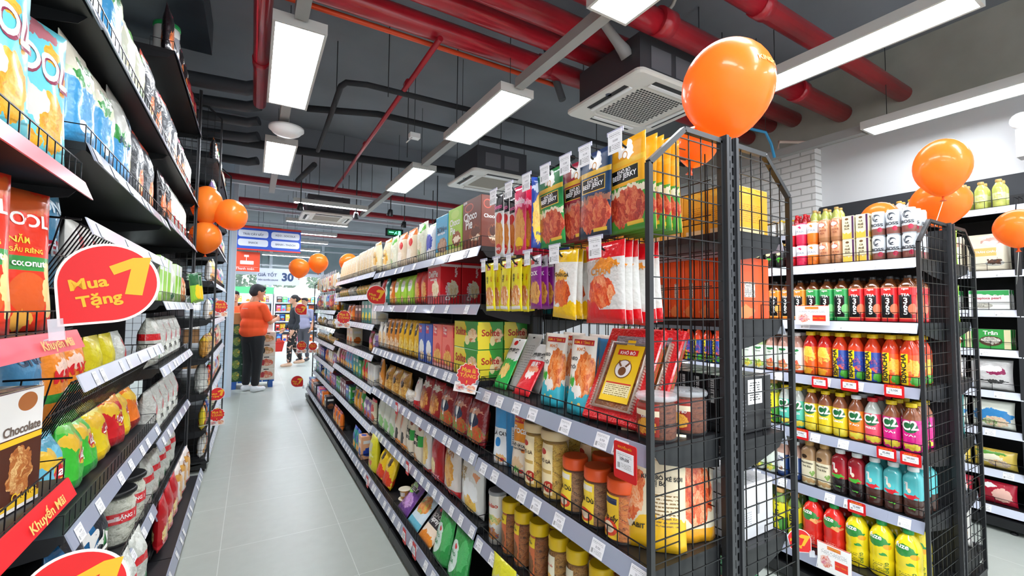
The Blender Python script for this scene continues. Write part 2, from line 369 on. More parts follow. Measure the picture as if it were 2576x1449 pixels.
for y in (9, 11.5, 14): lamp(-1.9, -.7, y-.1, y+.1, 2.95, 'crosswise strip lamp over the checkout at bay %s' % {9: 'one', 11.5: 'two', 14: 'three'}[y], 'checkout strip lamps'); lamp(3, 4.2, y-.1, y+.1, 2.95, 'crosswise strip lamp over the far right aisle, %s' % {9: 'first', 11.5: 'second', 14: 'third'}[y].replace('right ', ''), 'far aisle strip lamps')
for y in (13.4, 15.2): lamp(.2, 1.6, y-.1, y+.1, 2.95, 'crosswise strip lamp before the chillers, %s' % ('first' if y < 14 else 'second'), 'crosswise strip lamps')
# trunking the lamps hang under
TRK = mat('grey_lamp_trunking', '9b9a97', .5)
for k, (x, ys) in enumerate(((.185, [(-3, 2.66), (3.84, 4.70), (5.88, 7.0)]), (1.62, [(-3, .53), (1.75, 2.68), (3.82, 4.72), (5.92, 8.0)]), (4.32, [(1.62, 6)]))):
    e = tag(ob('lamp_trunking', None, None, (x, 0, 3.0)), ['grey metal trunking joining the lamps above the aisle', 'grey metal trunking joining the lamps above the snack rack', 'pale trunking running along the brick wall'][k], 'trunking')
    for a, b in ys:
        z = 0 if x < 4 else -.12
        m = MB(); m.box(-.035, .035, a, b, z-.02, z+.05); ob('trunk_section', m.mesh('trunk_section', TRK), e)
m = MB(); m.box(-4, 8, 6.98, 7.05, 3.06, 3.1); m.box(-.1, 8, 8.98, 9.02, 3.16, 3.2)
for y in (9.45, 10.9, 12.4, 13.9, 15.5): m.box(-4, 8, y, y+.05, 3.18, 3.22)
tag(ob('cable_tray', m.mesh('cable_tray', flat('b9bdc6', .4))), 'white and silver cable trays crossing the far ceiling', 'cable tray')
# ------------------------------------------------------------------ pipes
REDP = mat('red_pipe_paint', 'b3202e', .28, coat=.3, mottle=('9c1826', 3)); BLKP = mat('black_duct_foam', '26272b', .8); ORP = flat('d9481c', .5)
def pipe(nm, pts, r, m_, lab, n=16, couplings=()):
    o = tag(ob(nm, MB().tube(pts, r, n).mesh(nm, m_)), lab, 'pipe')
    for (p, q) in couplings: ob('coupling', MB().tube([p, q], r*1.13, n).mesh('coupling', m_), o)
    return o
pipe('sprinkler_main_pipe', [(-4.4, 2.86, 3.33), (4.78, 2.86, 3.33)], .075, REDP, 'thick red pipe, lowest of three crossing the ceiling', couplings=[((1.9, 2.86, 3.33), (2.0, 2.86, 3.33))])
pipe('sprinkler_main_pipe', [(-4.4, 2.62, 3.38), (4.78, 2.62, 3.38)], .07, REDP, 'thick red pipe, middle of three crossing the ceiling')
pipe('sprinkler_main_pipe', [(-4.4, 2.38, 3.36), (4.78, 2.38, 3.36)], .075, REDP, 'thick red pipe ending in the wall by the blue valve')
pipe('sprinkler_main_pipe', [(-4.4, 1.92, 3.26), (4.78, 1.95, 3.26)], .08, REDP, 'thick red pipe passing behind the big balloon', couplings=[((2.2, 1.925, 3.26), (2.32, 1.925, 3.26)), ((3.9, 1.94, 3.26), (4.0, 1.94, 3.26))])
pipe('sprinkler_main_pipe', [(-4.4, 1.50, 3.26), (4.78, 1.5, 3.26)], .065, REDP, 'red pipe entering the wall above the drinks aisle', couplings=[((2.6, 1.5, 3.26), (2.7, 1.5, 3.26))])
pipe('conduit', [(-1, 2.97, 3.28), (2.2, 2.97, 3.28)], .018, ORP, 'thin orange conduit under the red pipes', 8)
pipe('sprinkler_branch_pipe', [(1.05, 2.78, 3.225), (1.05, 7.6, 3.225)], .02, REDP, 'thin red pipe running down the middle of the ceiling', 10, couplings=[((1.05, 3.5, 3.25), (1.05, 3.58, 3.25)), ((1.05, 5.1, 3.25), (1.05, 5.16, 3.25))])
pipe('sprinkler_branch_pipe', [(0.0, 1.0, 3.125), (0.0, 4.3, 3.125)], .05, REDP, 'red pipe beside the lamp above the aisle', 12, couplings=[((0, 3.5, 3.125), (0, 3.6, 3.125))])
pipe('sprinkler_branch_pipe', [(-.52, 1.0, 3.11), (-.52, 2.98, 3.11)], .055, REDP, 'red pipe over the top of the tall rack', 12)
for i, y in enumerate((7.7, 9.3, 12.5)): pipe('sprinkler_main_pipe', [(-4.4, y, 3.3), (8, y, 3.3)], .07, REDP, ['distant red pipe crossing just past the cassette', 'distant red pipe crossing above the blue sign', 'distant red pipe crossing near the windows'][i], 10)
pipe('cable_bundle', [(.37, 4.37, 3.2), (1.0, 4.33, 3.28), (1.7, 4.33, 3.28), (3.4, 4.3, 3.28), (3.5, 5.1, 3.28)], .032, BLKP, 'black cable bundle crossing behind the aisle lamp', 8)
pipe('cable_bundle', [(.60, 5.5, 3.2), (.585, 4.5, 3.2), (.57, 3.78, 3.2), (.6, 3.69, 3.2), (.75, 3.64, 3.2), (2.2, 3.6, 3.2), (4.6, 3.6, 3.2)], .024, BLKP, 'black cable bundle bending round a corner on the ceiling', 8)
pipe('cable_bundle', [(-4, 6.3, 3.34), (.4, 6.05, 3.34), (2.3, 5.8, 3.34), (4.6, 5.6, 3.34)], .05, BLKP, 'thick black duct crossing above the second aisle lamp', 10)
pipe('cable_bundle', [(.62, 6.0, 3.18), (.5, 6.9, 3.18)], .035, BLKP, 'black pipe slanting down behind the second aisle lamp', 8)
for i, (ya, yb, r) in enumerate(((4.45, 4.35, .06), (4.85, 4.7, .05), (5.1, 5.05, .045), (5.6, 5.45, .05), (6.3, 6.3, .05))):
    pipe('ventilation_pipe', [(-4, ya, 3.25-.02*i), (-1, ya, 3.25-.02*i), (-.1, yb, 3.25-.02*i), (.0, yb-.05, 3.27-.02*i)], r, flat('3b3d42', .6), 'dark ceiling duct beyond the tall rack, %s from it' % ['first', 'second', 'third', 'fourth', 'fifth'][i], 12)
m = MB(); m.box(-1.9, -.35, 3.0, 4.3, 3.44, 3.7); tag(ob('ventilation_duct', m.mesh('ventilation_duct', mat('dark_sheet_metal_duct', '2f353d', .35, metal=.3, mottle=('3b444f', 3)))), 'big dark sheet metal duct above the tall rack', 'duct')
m = MB(); m.box(-4, 9, 6.2, 6.35, 3.42, 3.7); struct('ceiling_beam', m, CEILM)
pipe('drain_hose', [(1.55, 1.9, 3.62), (1.62, 2.0, 3.5), (1.9, 2.2, 3.4), (2.12, 2.2, 3.24), (2.18, 2.2, 3.2), (2.215, 2.2, 3.16)], [.02, .022, .026, .035, .045, .045], mat('grey_insulation_wrap', '9fa0a0', .8), 'grey wrapped hose feeding the large cassette', 10)
pipe('drain_hose', [(2.08, 3.0, 3.6), (2.1, 2.9, 3.3), (2.14, 2.85, 3.1)], .03, flat('4a4c50', .8), 'dark grey hose at the corner of the large cassette', 10)
pipe('conduit', [(2.36, 1.75, 3.68), (2.33, 1.9, 3.4), (2.3, 2.02, 3.3)], .012, flat('a9a49c', .6), 'thin beige conduit above the large cassette', 8)
e = tag(pipe('valve_pipe', [(3.75, 2.28, 3.02), (3.95, 2.22, 3.0), (4.0, 2.2, 2.9), (4.05, 2.2, 2.78)], .012, flat('2f8fc0', .4), 'blue water pipe with red valve under the red pipe', 8), 'blue water pipe with red valve under the red pipe', 'pipe')
ob('valve_handle', MB().lathe([(.03, -.01), (.035, 0), (.03, .01)], 12, M=Matrix.Translation((3.78, 2.27, 3.03))).mesh('valve', flat('d65a5a', .4)), e)
ob('hanger', MB().tube([(3.95, 2.22, 3.0), (3.95, 2.22, 3.7)], .002, 5).mesh('h', WIRE), e)
pipe('conduit', [(4.55, 2.42, 2.92), (4.3, 2.3, 2.93), (4.28, 2.28, 3.0), (4.7, 2.1, 3.02)], .014, flat('c9b3a4', .5), 'pink beige bent conduit by the wall', 8)
k = 0
for x, y in ((1.4, 3.3), (.9, 3.55), (.57, 4.0), (1.3, 4.32), (2.2, 4.0), (1.0, 6.2), (2.9, 3.3), (3.3, 2.2), (3.62, 2.1), (.75, 6.6), (1.6, 7.2), (2.2, 6.4)):
    pipe('threaded_rod', [(x, y, 3.1 if k % 3 else 2.9), (x, y, 3.7)], .004, BLKP, 'thin hanger rod from the dark ceiling, number %s along' % 'one two three four five six seven eight nine ten eleven twelve'.split()[k], 5)['group'] = 'ceiling hanger rods'; k += 1
# speaker disc, small ceiling devices
e = tag(ob('ceiling_speaker', MB().lathe([(.02, -.05), (.085, -.045), (.11, -.03), (.125, -.012), (.14, 0), (.14, .02), (.03, .025)], 28).mesh('s', WHITE), None, (.21, 4.28, 2.93)), 'round white disc speaker hanging between two aisle lamps', 'speaker')
ob('bracket', MB().box(-.02, .02, -.02, .02, .02, .77).mesh('b', TRK), e)
def sensor(x, y, z, lab):
    e = empty('wireless_sensor', (x, y, z), lab, 'sensor'); ob('body', MB().chbox(-.05, .05, -.035, .035, 0, .05).mesh('b', WHITE), e)
    ob('antenna', MB().tube([(-.03, -.02, 0), (-.09, -.04, -.07)], .006, 6).mesh('a', WHITE), e); ob('hanger', MB().tube([(0, 0, .05), (0, 0, 3.7-z)], .003, 5).mesh('h', WIRE), e)
sensor(1.3, 4.1, 3.02, 'small white box with aerial hanging mid ceiling')
for i, (x, y) in enumerate(((1.75, 6.6), (1.35, 7.1), (2.2, 7.4), (2.6, 6.9), (3.0, 8.2), (.55, 6.9))):
    e = empty('track_spotlight', (x, y, 2.86), 'small spotlight on a rail near the far ceiling, %s' % ['over the lamp row', 'above the strip lamp', 'over the cassette', 'before the exit sign', 'beyond the exit sign', 'by the column'][i], 'spotlight')
    ob('body', MB().lathe([(.03, 0), (.045, -.08), (.05, -.09)], 14, M=Matrix.Rotation(.5, 4, 'X')).mesh('b', BLACK), e); ob('stem', MB().tube([(0, 0, 0), (0, 0, .84)], .008, 6).mesh('s', BLACK), e)
# ------------------------------------------------------------------ ceiling cassettes
def cassette(x0, x1, y0, y1, z, lab, grille):
    e = empty('air_conditioner_cassette', ((x0+x1)/2, (y0+y1)/2, z), lab, 'air conditioner')
    hx, hy = (x1-x0)/2, (y1-y0)/2
    def ring(hx, hy, r, n=5):
        P = []
        for cx, cy, a in ((hx-r, hy-r, 0), (-hx+r, hy-r, pi/2), (-hx+r, -hy+r, pi), (hx-r, -hy+r, 3*pi/2)):
            for i in range(n): t = a+i*pi/2/(n-1); P.append((cx+r*cos(t), cy+r*sin(t)))
        return P
    m = MB(); R = [(ring(hx, hy, .05), .03), (ring(hx, hy, .05), .012), (ring(hx-.012, hy-.012, .045), 0), (ring(hx*.66, hy*.66, .07), 0), (ring(hx*.64, hy*.64, .07), .008), (ring(hx*.60, hy*.60, .06), .002)]
    b = 0; n = 20
    for P, zz in R: m.v += [(p[0], p[1], zz) for p in P]
    for i in range(len(R)-1):
        for j in range(n): q = (j+1) % n; m.face([i*n+j, i*n+q, (i+1)*n+q, (i+1)*n+j][::-1], None, False)
    m.face([(len(R)-1)*n+j for j in range(n)][::-1]); m.face([j for j in range(n)])
    ob('fascia', m.mesh('fascia', mat('cassette_white_plastic', 'dcd9d3', .4)), e)
    m = MB(); q = .028
    if grille:
        nx, ny = int(hx*1.04/q), int(hy*1.04/.024)
        for i in range(-nx//2, nx//2+1):
            for j in range(-ny//2, ny//2+1):
                o = q/2 if j % 2 else 0; m.box(i*q+o-.0105, i*q+o+.0105, j*.024-.0075, j*.024+.0075, -.0006, .004)
    else: m.box(-hx*.5, hx*.5, -hy*.5, hy*.5, -.0006, .004)
    g = ob('grille', m.mesh('grille', mat('dark_grille_opening', '1d1d1f' if grille else '8f8577', .6) if grille else flat('8f8577', .6)), e); g.location.z = .0015
    for k in range(4):
        M = Matrix.Rotation(k*pi/2, 4, 'Z'); h1 = hy if k % 2 == 0 else hx; h2 = hx if k % 2 == 0 else hy
        ob('air_outlet', MB().box(-h2*.5, h2*.5, -h1*.86, -h1*.76, -.003, .01, M).mesh('o', flat('1d1d1f', .6)), e)
        ob('louvre', MB().box(-h2*.52, h2*.52, -h1*.77, -h1*.70, -.012, -.003, M).mesh('l', WHITE), e)
    ob('status_lamp', MB().lathe([(.022, -.003), (.022, .004)], 16, M=Matrix.Translation((-hx*.86, -hy*.1, 0))).mesh('s', flat('22304a', .2)), e)
    m = MB(); m.box(-hx*.8, hx*.8, -hy*.8, hy*.8, .03, .33)
    for sx in (-1, 1):
        for sy in (-1, 1): m.tube([(sx*hx*.75, sy*hy*.75, .33), (sx*hx*.75, sy*hy*.75, 3.7-z)], .005, 5)
    ob('metal_body', m.mesh('body', mat('grey_galvanised_casing', '55565b', .45, metal=.5)), e)
    m = MB()
    for s in (0, 1): m.box(-hx*.6+s*hx*.6+.02, s*hx*.6-.03, -hy*.8-.006, -hy*.8, .1, .26)
    ob('casing_panel', m.mesh('cp', flat('6c6d73', .4)), e)
cassette(2.13, 2.97, 2.0, 2.8, 2.95, 'large white ceiling cassette with slotted grille by the balloon', True)
cassette(2.10, 2.94, 4.45, 5.27, 2.95, 'white ceiling cassette halfway along behind the hooks', False)
cassette(.66, 1.5, 7.93, 8.77, 2.95, 'flat white ceiling cassette in front of the blue sign', False)
e = empty('emergency_light', (4.72, .98, 2.36), 'white twin emergency lamp box on the wall beside the lamp', 'emergency light')
e.location = (4.66, .72, 2.62)
ob('battery_box', MB().chbox(-.06, .06, -.12, .12, -.14, .06).mesh('bb', WHITE), e)
for s in (-1, 1): ob('lamp_head', MB().lathe([(.045, 0), (.06, .03), (.05, .05)], 16, M=Matrix.Translation((-.02, s*.09, .12)) @ Matrix.Rotation(-pi/2, 4, 'Y')).mesh('lh', WHITE), e)
# ------------------------------------------------------------------ hanging signs
NAVY = flat('31456b', .6)
def board(nm, x0, x1, z0, z1, y, col, lab, cat='sign', hang=True):
    e = empty(nm, ((x0+x1)/2, y, z0), lab, cat); hx = (x1-x0)/2; h = z1-z0
    ob('panel', MB().box(-hx, hx, -.015, .015, 0, h).mesh('panel', col), e)
    if hang:
        m = MB()
        for s in (-1, 1): m.tube([(s*hx*.8, 0, h), (s*hx*.8, 0, 3.7-z0)], .003, 5)
        ob('hanger', m.mesh('hanger', WIRE), e)
    return e, hx, h
BLUE = flat('2b57c4', .5)
def rrect(x0, x1, z0, z1, r, n=4):
    P = []
    for cx, cz, a in ((x1-r, z1-r, 0), (x0+r, z1-r, pi/2), (x0+r, z0+r, pi), (x1-r, z0+r, 3*pi/2)):
        for i in range(n+1): t = a+i*pi/2/n; P.append((cx+r*cos(t), cz+r*sin(t)))
    return P[::-1]
def rr(m, *a, y0=-.02, y1=-.015): return m.poly([p for p in rrect(*a)][::-1], y0, y1)
e, hx, h = board('aisle_sign', -.29, .79, 2.47, 2.86, 9.6, BLUE, 'blue aisle sign listing dried fruit, sweets, snacks and cakes')
for i, (cx, cz, s) in enumerate(((-.27, .285, 'TRÁI CÂY SẤY'), (.27, .285, 'KẸO - SOCOLA'), (-.27, .115, 'SNACK'), (.27, .115, 'BÁNH - THẠCH'))):
    m = MB(); rr(m, cx-.245, cx+.245, cz-.065, cz+.065, .04); put_text(m, s, cx, cz, .16 if s == 'SNACK' else .34, mi=1, off=.022, bold=.012); ob('name_plate', m.mesh('np', [flat('e8edf7', .5), NAVY]), e)
ob('red_edge', MB().box(-hx, hx, -.016, .016, h, h+.035).mesh('re', flat('e33a2c', .5)), e)
ob('red_edge', MB().box(-hx, hx, -.016, .016, -.025, 0).mesh('re', flat('e33a2c', .5)), e)
e, hx, h = board('checkout_sign', -.34, .10, 2.05, 2.42, 9.7, flat('f0512c', .5), 'orange checkout sign with white till symbol under the blue sign')
m = MB(); rr(m, -.04, .04, .27, .31, .01); m.box(-.005, .005, -.02, -.015, .2, .27); rr(m, -.1, .12, .13, .2, .01); m.box(-.22, .2, -.02, -.015, .08, .083)
put_text(m, 'Thanh toán', -.02, .05, .3, off=.02); ob('till_symbol', m.mesh('ts', flat('f6e6df', .5)), e)
e, hx, h = board('discount_sign', .075, 1.0, 1.92, 2.32, 12.2, flat('c9d2de', .5), 'grey price sign reading thirty percent over the far chillers')
m = MB(); put_text(m, 'GIÁ TỐT', -.24, .26, .40, off=.02, bold=.01); put_text(m, '30', .2, .2, .26, off=.02, bold=.04); put_text(m, '%', .36, .28, .05, off=.02); put_text(m, 'ĐỘC QUYỀN ONLINE', -.22, .12, .42, off=.02); ob('lettering', m.mesh('l', NAVY), e)
e, hx, h = board('exit_sign', 2.42, 2.80, 2.93, 3.10, 9.5, flat('20252b', .4), 'green running man exit sign hanging over the far racks')
m = MB(); m.box(-.15, .15, -.02, -.016, .03, .14); ob('lit_panel', m.mesh('lp', mat('exit_green', '0c5a33', .4, emit=.6)), e)
m = MB(); m.box(-.12, -.02, -.024, -.021, .08, .1); m.tube([(.0, -.022, .05), (.02, -.022, .085), (.045, -.022, .11)], .008, 5); m.tube([(.02, -.022, .085), (.055, -.022, .06)], .006, 5); m.box(.08, .13, -.024, -.021, .045, .125); ob('pictogram', m.mesh('pg', mat('exit_mint', '5dffb0', .4, emit=3)), e)
# ------------------------------------------------------------------ shelving
TAGTX = ['33,000', '25,100', '12,500', '19,900', '42,000', '109,000', '32,500', '8,700']
_tagm = {}
def tag_mesh(w, h, k, red=False):
    key = (w, h, k, red)
    if key not in _tagm:
        m = MB(); m.box(-w/2, w/2, 0, .001, 0, h)
        if w > .04 or red: put_text(m, TAGTX[k % 8], w*.05, h*.56, w*.36, mi=1, off=.0004, bold=0)
        _tagm[key] = m.mesh('price_tag', [PAPER, flat('5a5d66', .6)])
    return _tagm[key]
RZ = .046   # visible height of a price rail
def rail_and_tags(unit, X, s, y0, y1, z, mt, ntags, seed, tw=.034):
    """slanted price rail; X is its lower front edge; s=+1 when the goods lie towards +X"""
    m = MB(); P = [(0, 0), (.004, 0), (.022, RZ), (.018, RZ)]; b = 0
    for y in (y0+.003, y1-.003): m.v += [(X+s*p[0], y, z+p[1]) for p in P]
    for i in range(4): j = (i+1) % 4; m.face([i, j, 4+j, 4+i] if s < 0 else [j, i, 4+i, 4+j], [(0, 0), (1, 0), (1, 1), (0, 1)])
    m.face([0, 1, 2, 3]); m.face([7, 6, 5, 4])
    r = ob('price_rail', m.mesh('price_rail', mt), unit, label={'white_price_rail': 'white plastic rail', 'pink_price_rail': 'pink promotion rail', 'red_price_rail': 'red promotion rail'}.get(mt.name, 'grey plastic rail'))
    rnd = random.Random(seed); L = y1-y0
    if ntags:
        tilt = math.atan2(.018, RZ)
        for i in range(ntags):
            y = y0+L*(i+.5+rnd.uniform(-.3, .3))/ntags
            t = ob('price_tag', tag_mesh(tw, RZ*.9, rnd.randrange(8)), r); t.location = (X-s*.0015, y, z+.003); t.rotation_euler = (-tilt, 0, -s*pi/2)
    return r
_guard = {}
def guard(unit, X, s, y0, y1, z, h=.045, step=.038, lean=0):
    m = MB(); r = .0016; L = y1-y0; n = max(2, int(L/step)); xo = -s*lean
    for k in range(n+1):
        y = y0+.01+(L-.02)*k/n; m.tube([(X, y, z), (X+xo, y, z+h)], r, 4)
    m.tube([(X+xo, y0+.008, z+h), (X+xo, y1-.008, z+h)], r*1.25, 4)
    m.tube([(X, y0+.008, z+.004), (X, y1-.008, z+.004)], r, 4)
    for y in (y0+.008, y1-.008): m.tube([(X+xo, y, z+h), (X+s*.1, y, z+h), (X+s*.1, y, z)], r*1.1, 4)
    ob('wire_guard', m.mesh('wire_guard', WIRE), unit)
def shelf(unit, X, s, y0, y1, z, depth, rail=RAIL, ntags=8, gh=.045, seed=0, tw=.034, gstep=.038):
    """price rail lower edge at (X,z); deck top at z+RZ"""
    m = MB(); a, b = sorted((X+s*.022, X+s*depth)); zt = z+RZ
    m.box(a, b, y0+.002, y1-.002, zt-.022, zt)
    for y in (y0+.003, y1-.005):      # side brackets
        p = [(X+s*.03, zt-.02), (X+s*depth, zt-.02), (X+s*depth, zt-.09), (X+s*(depth*.6), zt-.075), (X+s*.05, zt-.045)]
        i0 = len(m.v)
        for yy in (y, y+.002): m.v += [(q[0], yy, q[1]) for q in p]
        m.face(range(i0, i0+5)); m.face([i0+9-k for k in range(5)])
        for k in range(5): l = (k+1) % 5; m.face([i0+l, i0+k, i0+5+k, i0+5+l])
    ob('shelf_deck', m.mesh('shelf_deck', BLACK), unit)
    if rail: rail_and_tags(unit, X, s, y0, y1, z, rail, ntags, seed, tw)
    if gh: guard(unit, X+s*.026, s, y0, y1, zt, gh, gstep)
    return zt
def basket(unit, X, s, y0, y1, z, depth, drop=.16, rail=RAILW, ntags=6, seed=0):
    """wire basket: price rail along its top edge, wires falling back to a low floor"""
    rail_and_tags(unit, X, s, y0, y1, z, rail, ntags, seed)
    m = MB(); zb = z+.02-drop; xb = X+s*.12; r = .0022; n = int((y1-y0)/.028)
    for k in range(n+1):
        y = y0+.012+(y1-y0-.024)*k/n; m.tube([(X+s*.03, y, z+.03), (xb, y, zb), (X+s*depth, y, zb)], r, 4)
    for f in (.02, .5, .98): m.tube([(X+s*.03+(xb-X-s*.03)*f, y0+.01, z+.03+(zb-z-.03)*f), (X+s*.03+(xb-X-s*.03)*f, y1-.01, z+.03+(zb-z-.03)*f)], r*1.3, 4)
    for y in (y0+.012, y1-.012):
        m.tube([(X+s*.03, y, z+.04), (X+s*depth, y, z+.04)], r*1.6, 4)
        for k in range(5): x = X+s*(.07+k*(depth-.08)/5); m.tube([(x, y, z+.04), (x+s*.02, y, zb if abs(x-X) > .12 else z-.06)], r, 4)
    ob('wire_basket', m.mesh('wire_basket', WIRE), unit)
    return zb+.004
def end_panel(unit, y, xf, xc, z0, z1, cut=.13, step=.05, t=.018):
    """wire mesh end panel in the plane Y=y with a slanted corner at xf"""
    s = 1 if xc > xf else -1; m = MB(); W = abs(xc-xf)
    def top(u): return z1 if u > cut else z1-(cut-u)*.85
    fr = MB(); P = [(0, z0), (0, top(0)), (cut, z1), (W, z1), (W, z0), (0, z0)]
    for (a, b), (c, d) in zip(P, P[1:]): fr.tube([(xf+s*a, y, b), (xf+s*c, y, d)], t*.55, 4)
    u = step
    while u < W-.01: m.tube([(xf+s*u, y, z0), (xf+s*u, y, top(u))], .0018, 4); u += step
    z = z0+step
    while z < z1-.01:
        u0 = 0 if z < top(0) else cut-(z1-z)/.85
        m.tube([(xf+s*u0, y-.003, z), (xf+s*W, y-.003, z)], .0018, 4); z += step*1.05
    p = ob('end_panel', fr.mesh('end_panel', mat('panel_frame_black', '2a2b2d', .4, metal=.3)), unit)
    ob('wire_mesh', m.mesh('wire_mesh', WIRE), p)
def upright(unit, x, y, z0, z1, w=.055, d=.03, slots=True):
    m = MB(); m.box(x-w/2, x-w/2+.012, y-d, y, z0, z1); m.box(x+w/2-.012, x+w/2, y-d, y, z0, z1); m.m = 1; m.box(x-w/2+.012, x+w/2-.012, y-.012, y-.009, z0, z1); m.m = 0
    if slots:      # perforated strip: solid cells left between two staggered columns of slots
        xa, xb = x-w/2+.012, x+w/2-.012; c = (xb-xa)/5; z = z0; k = 0; yf = y-d+.006
        m.box(xa, xa+c*.7, yf, yf+.002, z0, z1); m.box(xb-c*.7, xb, yf, yf+.002, z0, z1); m.box(x-c*.55, x+c*.55, yf, yf+.002, z0, z1)
        while z < z1-.04:
            m.box(xa+c*.7, x-c*.55, yf, yf+.002, z, z+.012); m.box(x+c*.55, xb-c*.7, yf, yf+.002, z+.016, z+.028); z += .034
    else: m.box(x-w/2+.012, x+w/2-.012, y-d+.004, y-d+.006, z0, z1)
    ob('upright', m.mesh('upright', [POSTM, mat('upright_inside', '08080a', .8)]), unit)
def unit(nm, X, s, y0, y1, depth, ztop, lab, grp, base=.10, solid=True, cat='shelving'):
    """one bay of shelving; X front edge of the shelves, depth to its back panel"""
    e = empty(nm, (X+s*depth, (y0+y1)/2, 0), lab, cat, grp)
    e.location = (0, 0, 0)
    m = MB(); xb = X+s*depth; a, b = sorted((X-s*(base-.03), xb-s*.005)); m.box(a, b, y0+.003, y1-.003, .03, .085)
    ob('base_plinth', m.mesh('base_plinth', BLACK), e)
    for y in (y0+.06, y1-.06):
        ob('foot', MB().lathe([(.018, 0), (.018, .008), (.006, .012), (.006, .032)], 10, M=Matrix.Translation((X-s*(base-.06), y, 0))).mesh('foot', BLACK), e)
    if solid:
        a, b = sorted((xb-s*.012, xb-s*.004)); ob('back_panel', MB().box(a, b, y0+.002, y1-.002, .085, ztop-.02).mesh('back_panel', flat('1a1b1e', .6)), e)
    else:
        m = MB(); x = xb-s*.03
        y = y0+.03
        while y < y1: m.tube([(x, y, .1), (x, y, ztop-.03)], .0018, 4); y += .05
        z = .15
        while z < ztop-.03: m.tube([(x-s*.004, y0+.01, z), (x-s*.004, y1-.01, z)], .0018, 4); z += .1
        ob('back_grid', m.mesh('back_grid', WIRE), e)
    return e

# ------------------------------------------------------------------ goods: makers
class SKU:
    """one kind of goods: parts[0] is the thing's own mesh, the rest hang under it"""
    def __init__(s, kind, desc, cat, w, d, h, parts): s.kind, s.desc, s.cat, s.w, s.d, s.h, s.parts = kind, desc, cat, w, d, h, parts
PLACED = []
def place(k, loc, rz, ctx=None, tilt=0, roll=0, end='mesh end', row=0, ordkey=None, label=None, scale=1):
    o = ob(k.kind, k.parts[0][1]); o.location = (loc[0], loc[1], loc[2]+.0009)
    o.rotation_euler = (Matrix.Rotation(rz, 4, 'Z') @ Matrix.Rotation(tilt, 4, 'X') @ Matrix.Rotation(roll, 4, 'Y')).to_euler()
    if scale != 1: o.scale = (scale,)*3
    for p in k.parts[1:]:
        c = ob(p[0], p[1], o)
        if len(p) > 2 and p[2]: c['label'] = p[2]
    o['category'] = k.cat
    PLACED.append((o, k, ctx, row, ordkey if ordkey is not None else loc[1], label, end))
    return o
def pouch_t(w, h, d, kind, sd):
    rnd = random.Random(sd); ph = [rnd.uniform(0, 6.28) for _ in range(6)]
    def T(x, z, front=True):
        u = max(-1, min(1, 2*x/w)); v = max(0, min(1, z/h))
        if kind == 'stand': prof = (1-v)**.55*(.72+.28*min(1, v*9)) if v < 1 else 0
        elif kind == 'tall': prof = min(1, v*9)**.5*min(1, (1-v)*3.2)**.75
        else: prof = max(0, sin(pi*min(1, max(0, (v-.05)/.9))))**.5
        body = max(0, 1-abs(u)**2.6)**.62
        t = d/2*prof*body
        t += d*.045*(sin(7*u+ph[0]+5*v)*sin(9*v+ph[1])+.6*sin(15*u+ph[2])*sin(13*v+ph[3]+3*u))*body*min(1, 4*prof)
        return t+.0008
    return T
def pouch(nm, w, h, d, m_, kind='stand', sd=1, nx=10, nz=14, zig=False):
    T = pouch_t(w, h, d, kind, sd); mb = MB(); rnd = random.Random(sd)
    rows = []
    for side in (0, 1):
        for j in range(nz+1):
            v = j/nz
            for i in range(nx+1):
                u = -1+2*i/nx; pin = 1-.05*sin(pi*v) if kind != 'stand' else 1-.04*v*(1-v)*4
                x, z = w/2*u*pin, h*v; t = T(w/2*u, z)
                if kind == 'stand': z += .02*h*(1-abs(u)**2)*(0 if v > .1 else -1)*0
                mb.v.append((x, -t if side == 0 else t, z))
    W = nx+1; B = W*(nz+1)
    for j in range(nz):
        for i in range(nx):
            uv = [(i/nx, j/nz), ((i+1)/nx, j/nz), ((i+1)/nx, (j+1)/nz), (i/nx, (j+1)/nz)]
            a = j*W+i; mb.face([a, a+1, a+W+1, a+W], uv, True)
            a += B; mb.face([a+1, a, a+W, a+W+1], [uv[1], uv[0], uv[3], uv[2]], True)
    for j in range(nz):   # close the sides
        a = j*W; mb.face([a+B, a, a+W, a+W+B], [(0, j/nz)]*4); a = j*W+nx; mb.face([a, a+B, a+W+B, a+W], [(1, j/nz)]*4)
    for i in range(nx): mb.face([i+1, i, i+B, i+1+B], [(.5, .02)]*4); a = nz*W+i; mb.face([a, a+1, a+1+B, a+B], [(.5, .98)]*4)
    return mb.mesh(nm, m_), (lambda x, z: -T(x, z))
DARKS = mat('shadow_hole', '101010', .8)
def letters(specs, surf, cols):
    """specs: (string, cx, cz, width, colour index, rotation, height)"""
    m = MB()
    for q_, sp in enumerate(specs):
        st, cx, cz, w, ci = sp[:5]; rot = sp[5] if len(sp) > 5 else 0; h = sp[6] if len(sp) > 6 else None
        put_text(m, st, cx, cz, w, h, surf, rot, ci, off=.0012+.0003*q_, bold=.025)
    return m.mesh('lettering', [flat(c, .45) for c in cols])
def kind_of(desc, nm):
    if nm not in ('snack_bag', 'drink_bottle'): return nm
    for w, k in (('chip bag', 'chip_bag'), ('popcorn', 'popcorn_bag'), ('jelly', 'jelly_bag'), ('wafer', 'wafer_bag'), ('biscuit', 'biscuit_bag'), ('cookie', 'cookie_bag'), ('sweet', 'sweet_bag'), ('candy', 'candy_bag'), ('croissant', 'croissant_bag'), ('sleeve', 'snack_sleeve'), ('sachet', 'snack_sachet'), ('sack', 'snack_sack'), ('pack', 'food_pack'), ('corn', 'corn_snack_bag'), ('milk tea', 'milk_tea_bottle'), ('tea bottle', 'tea_bottle'), ('juice', 'juice_bottle'), ('oolong', 'oolong_bottle'), ('sauce', 'sauce_bottle')):
        if w in desc: return k
    return nm
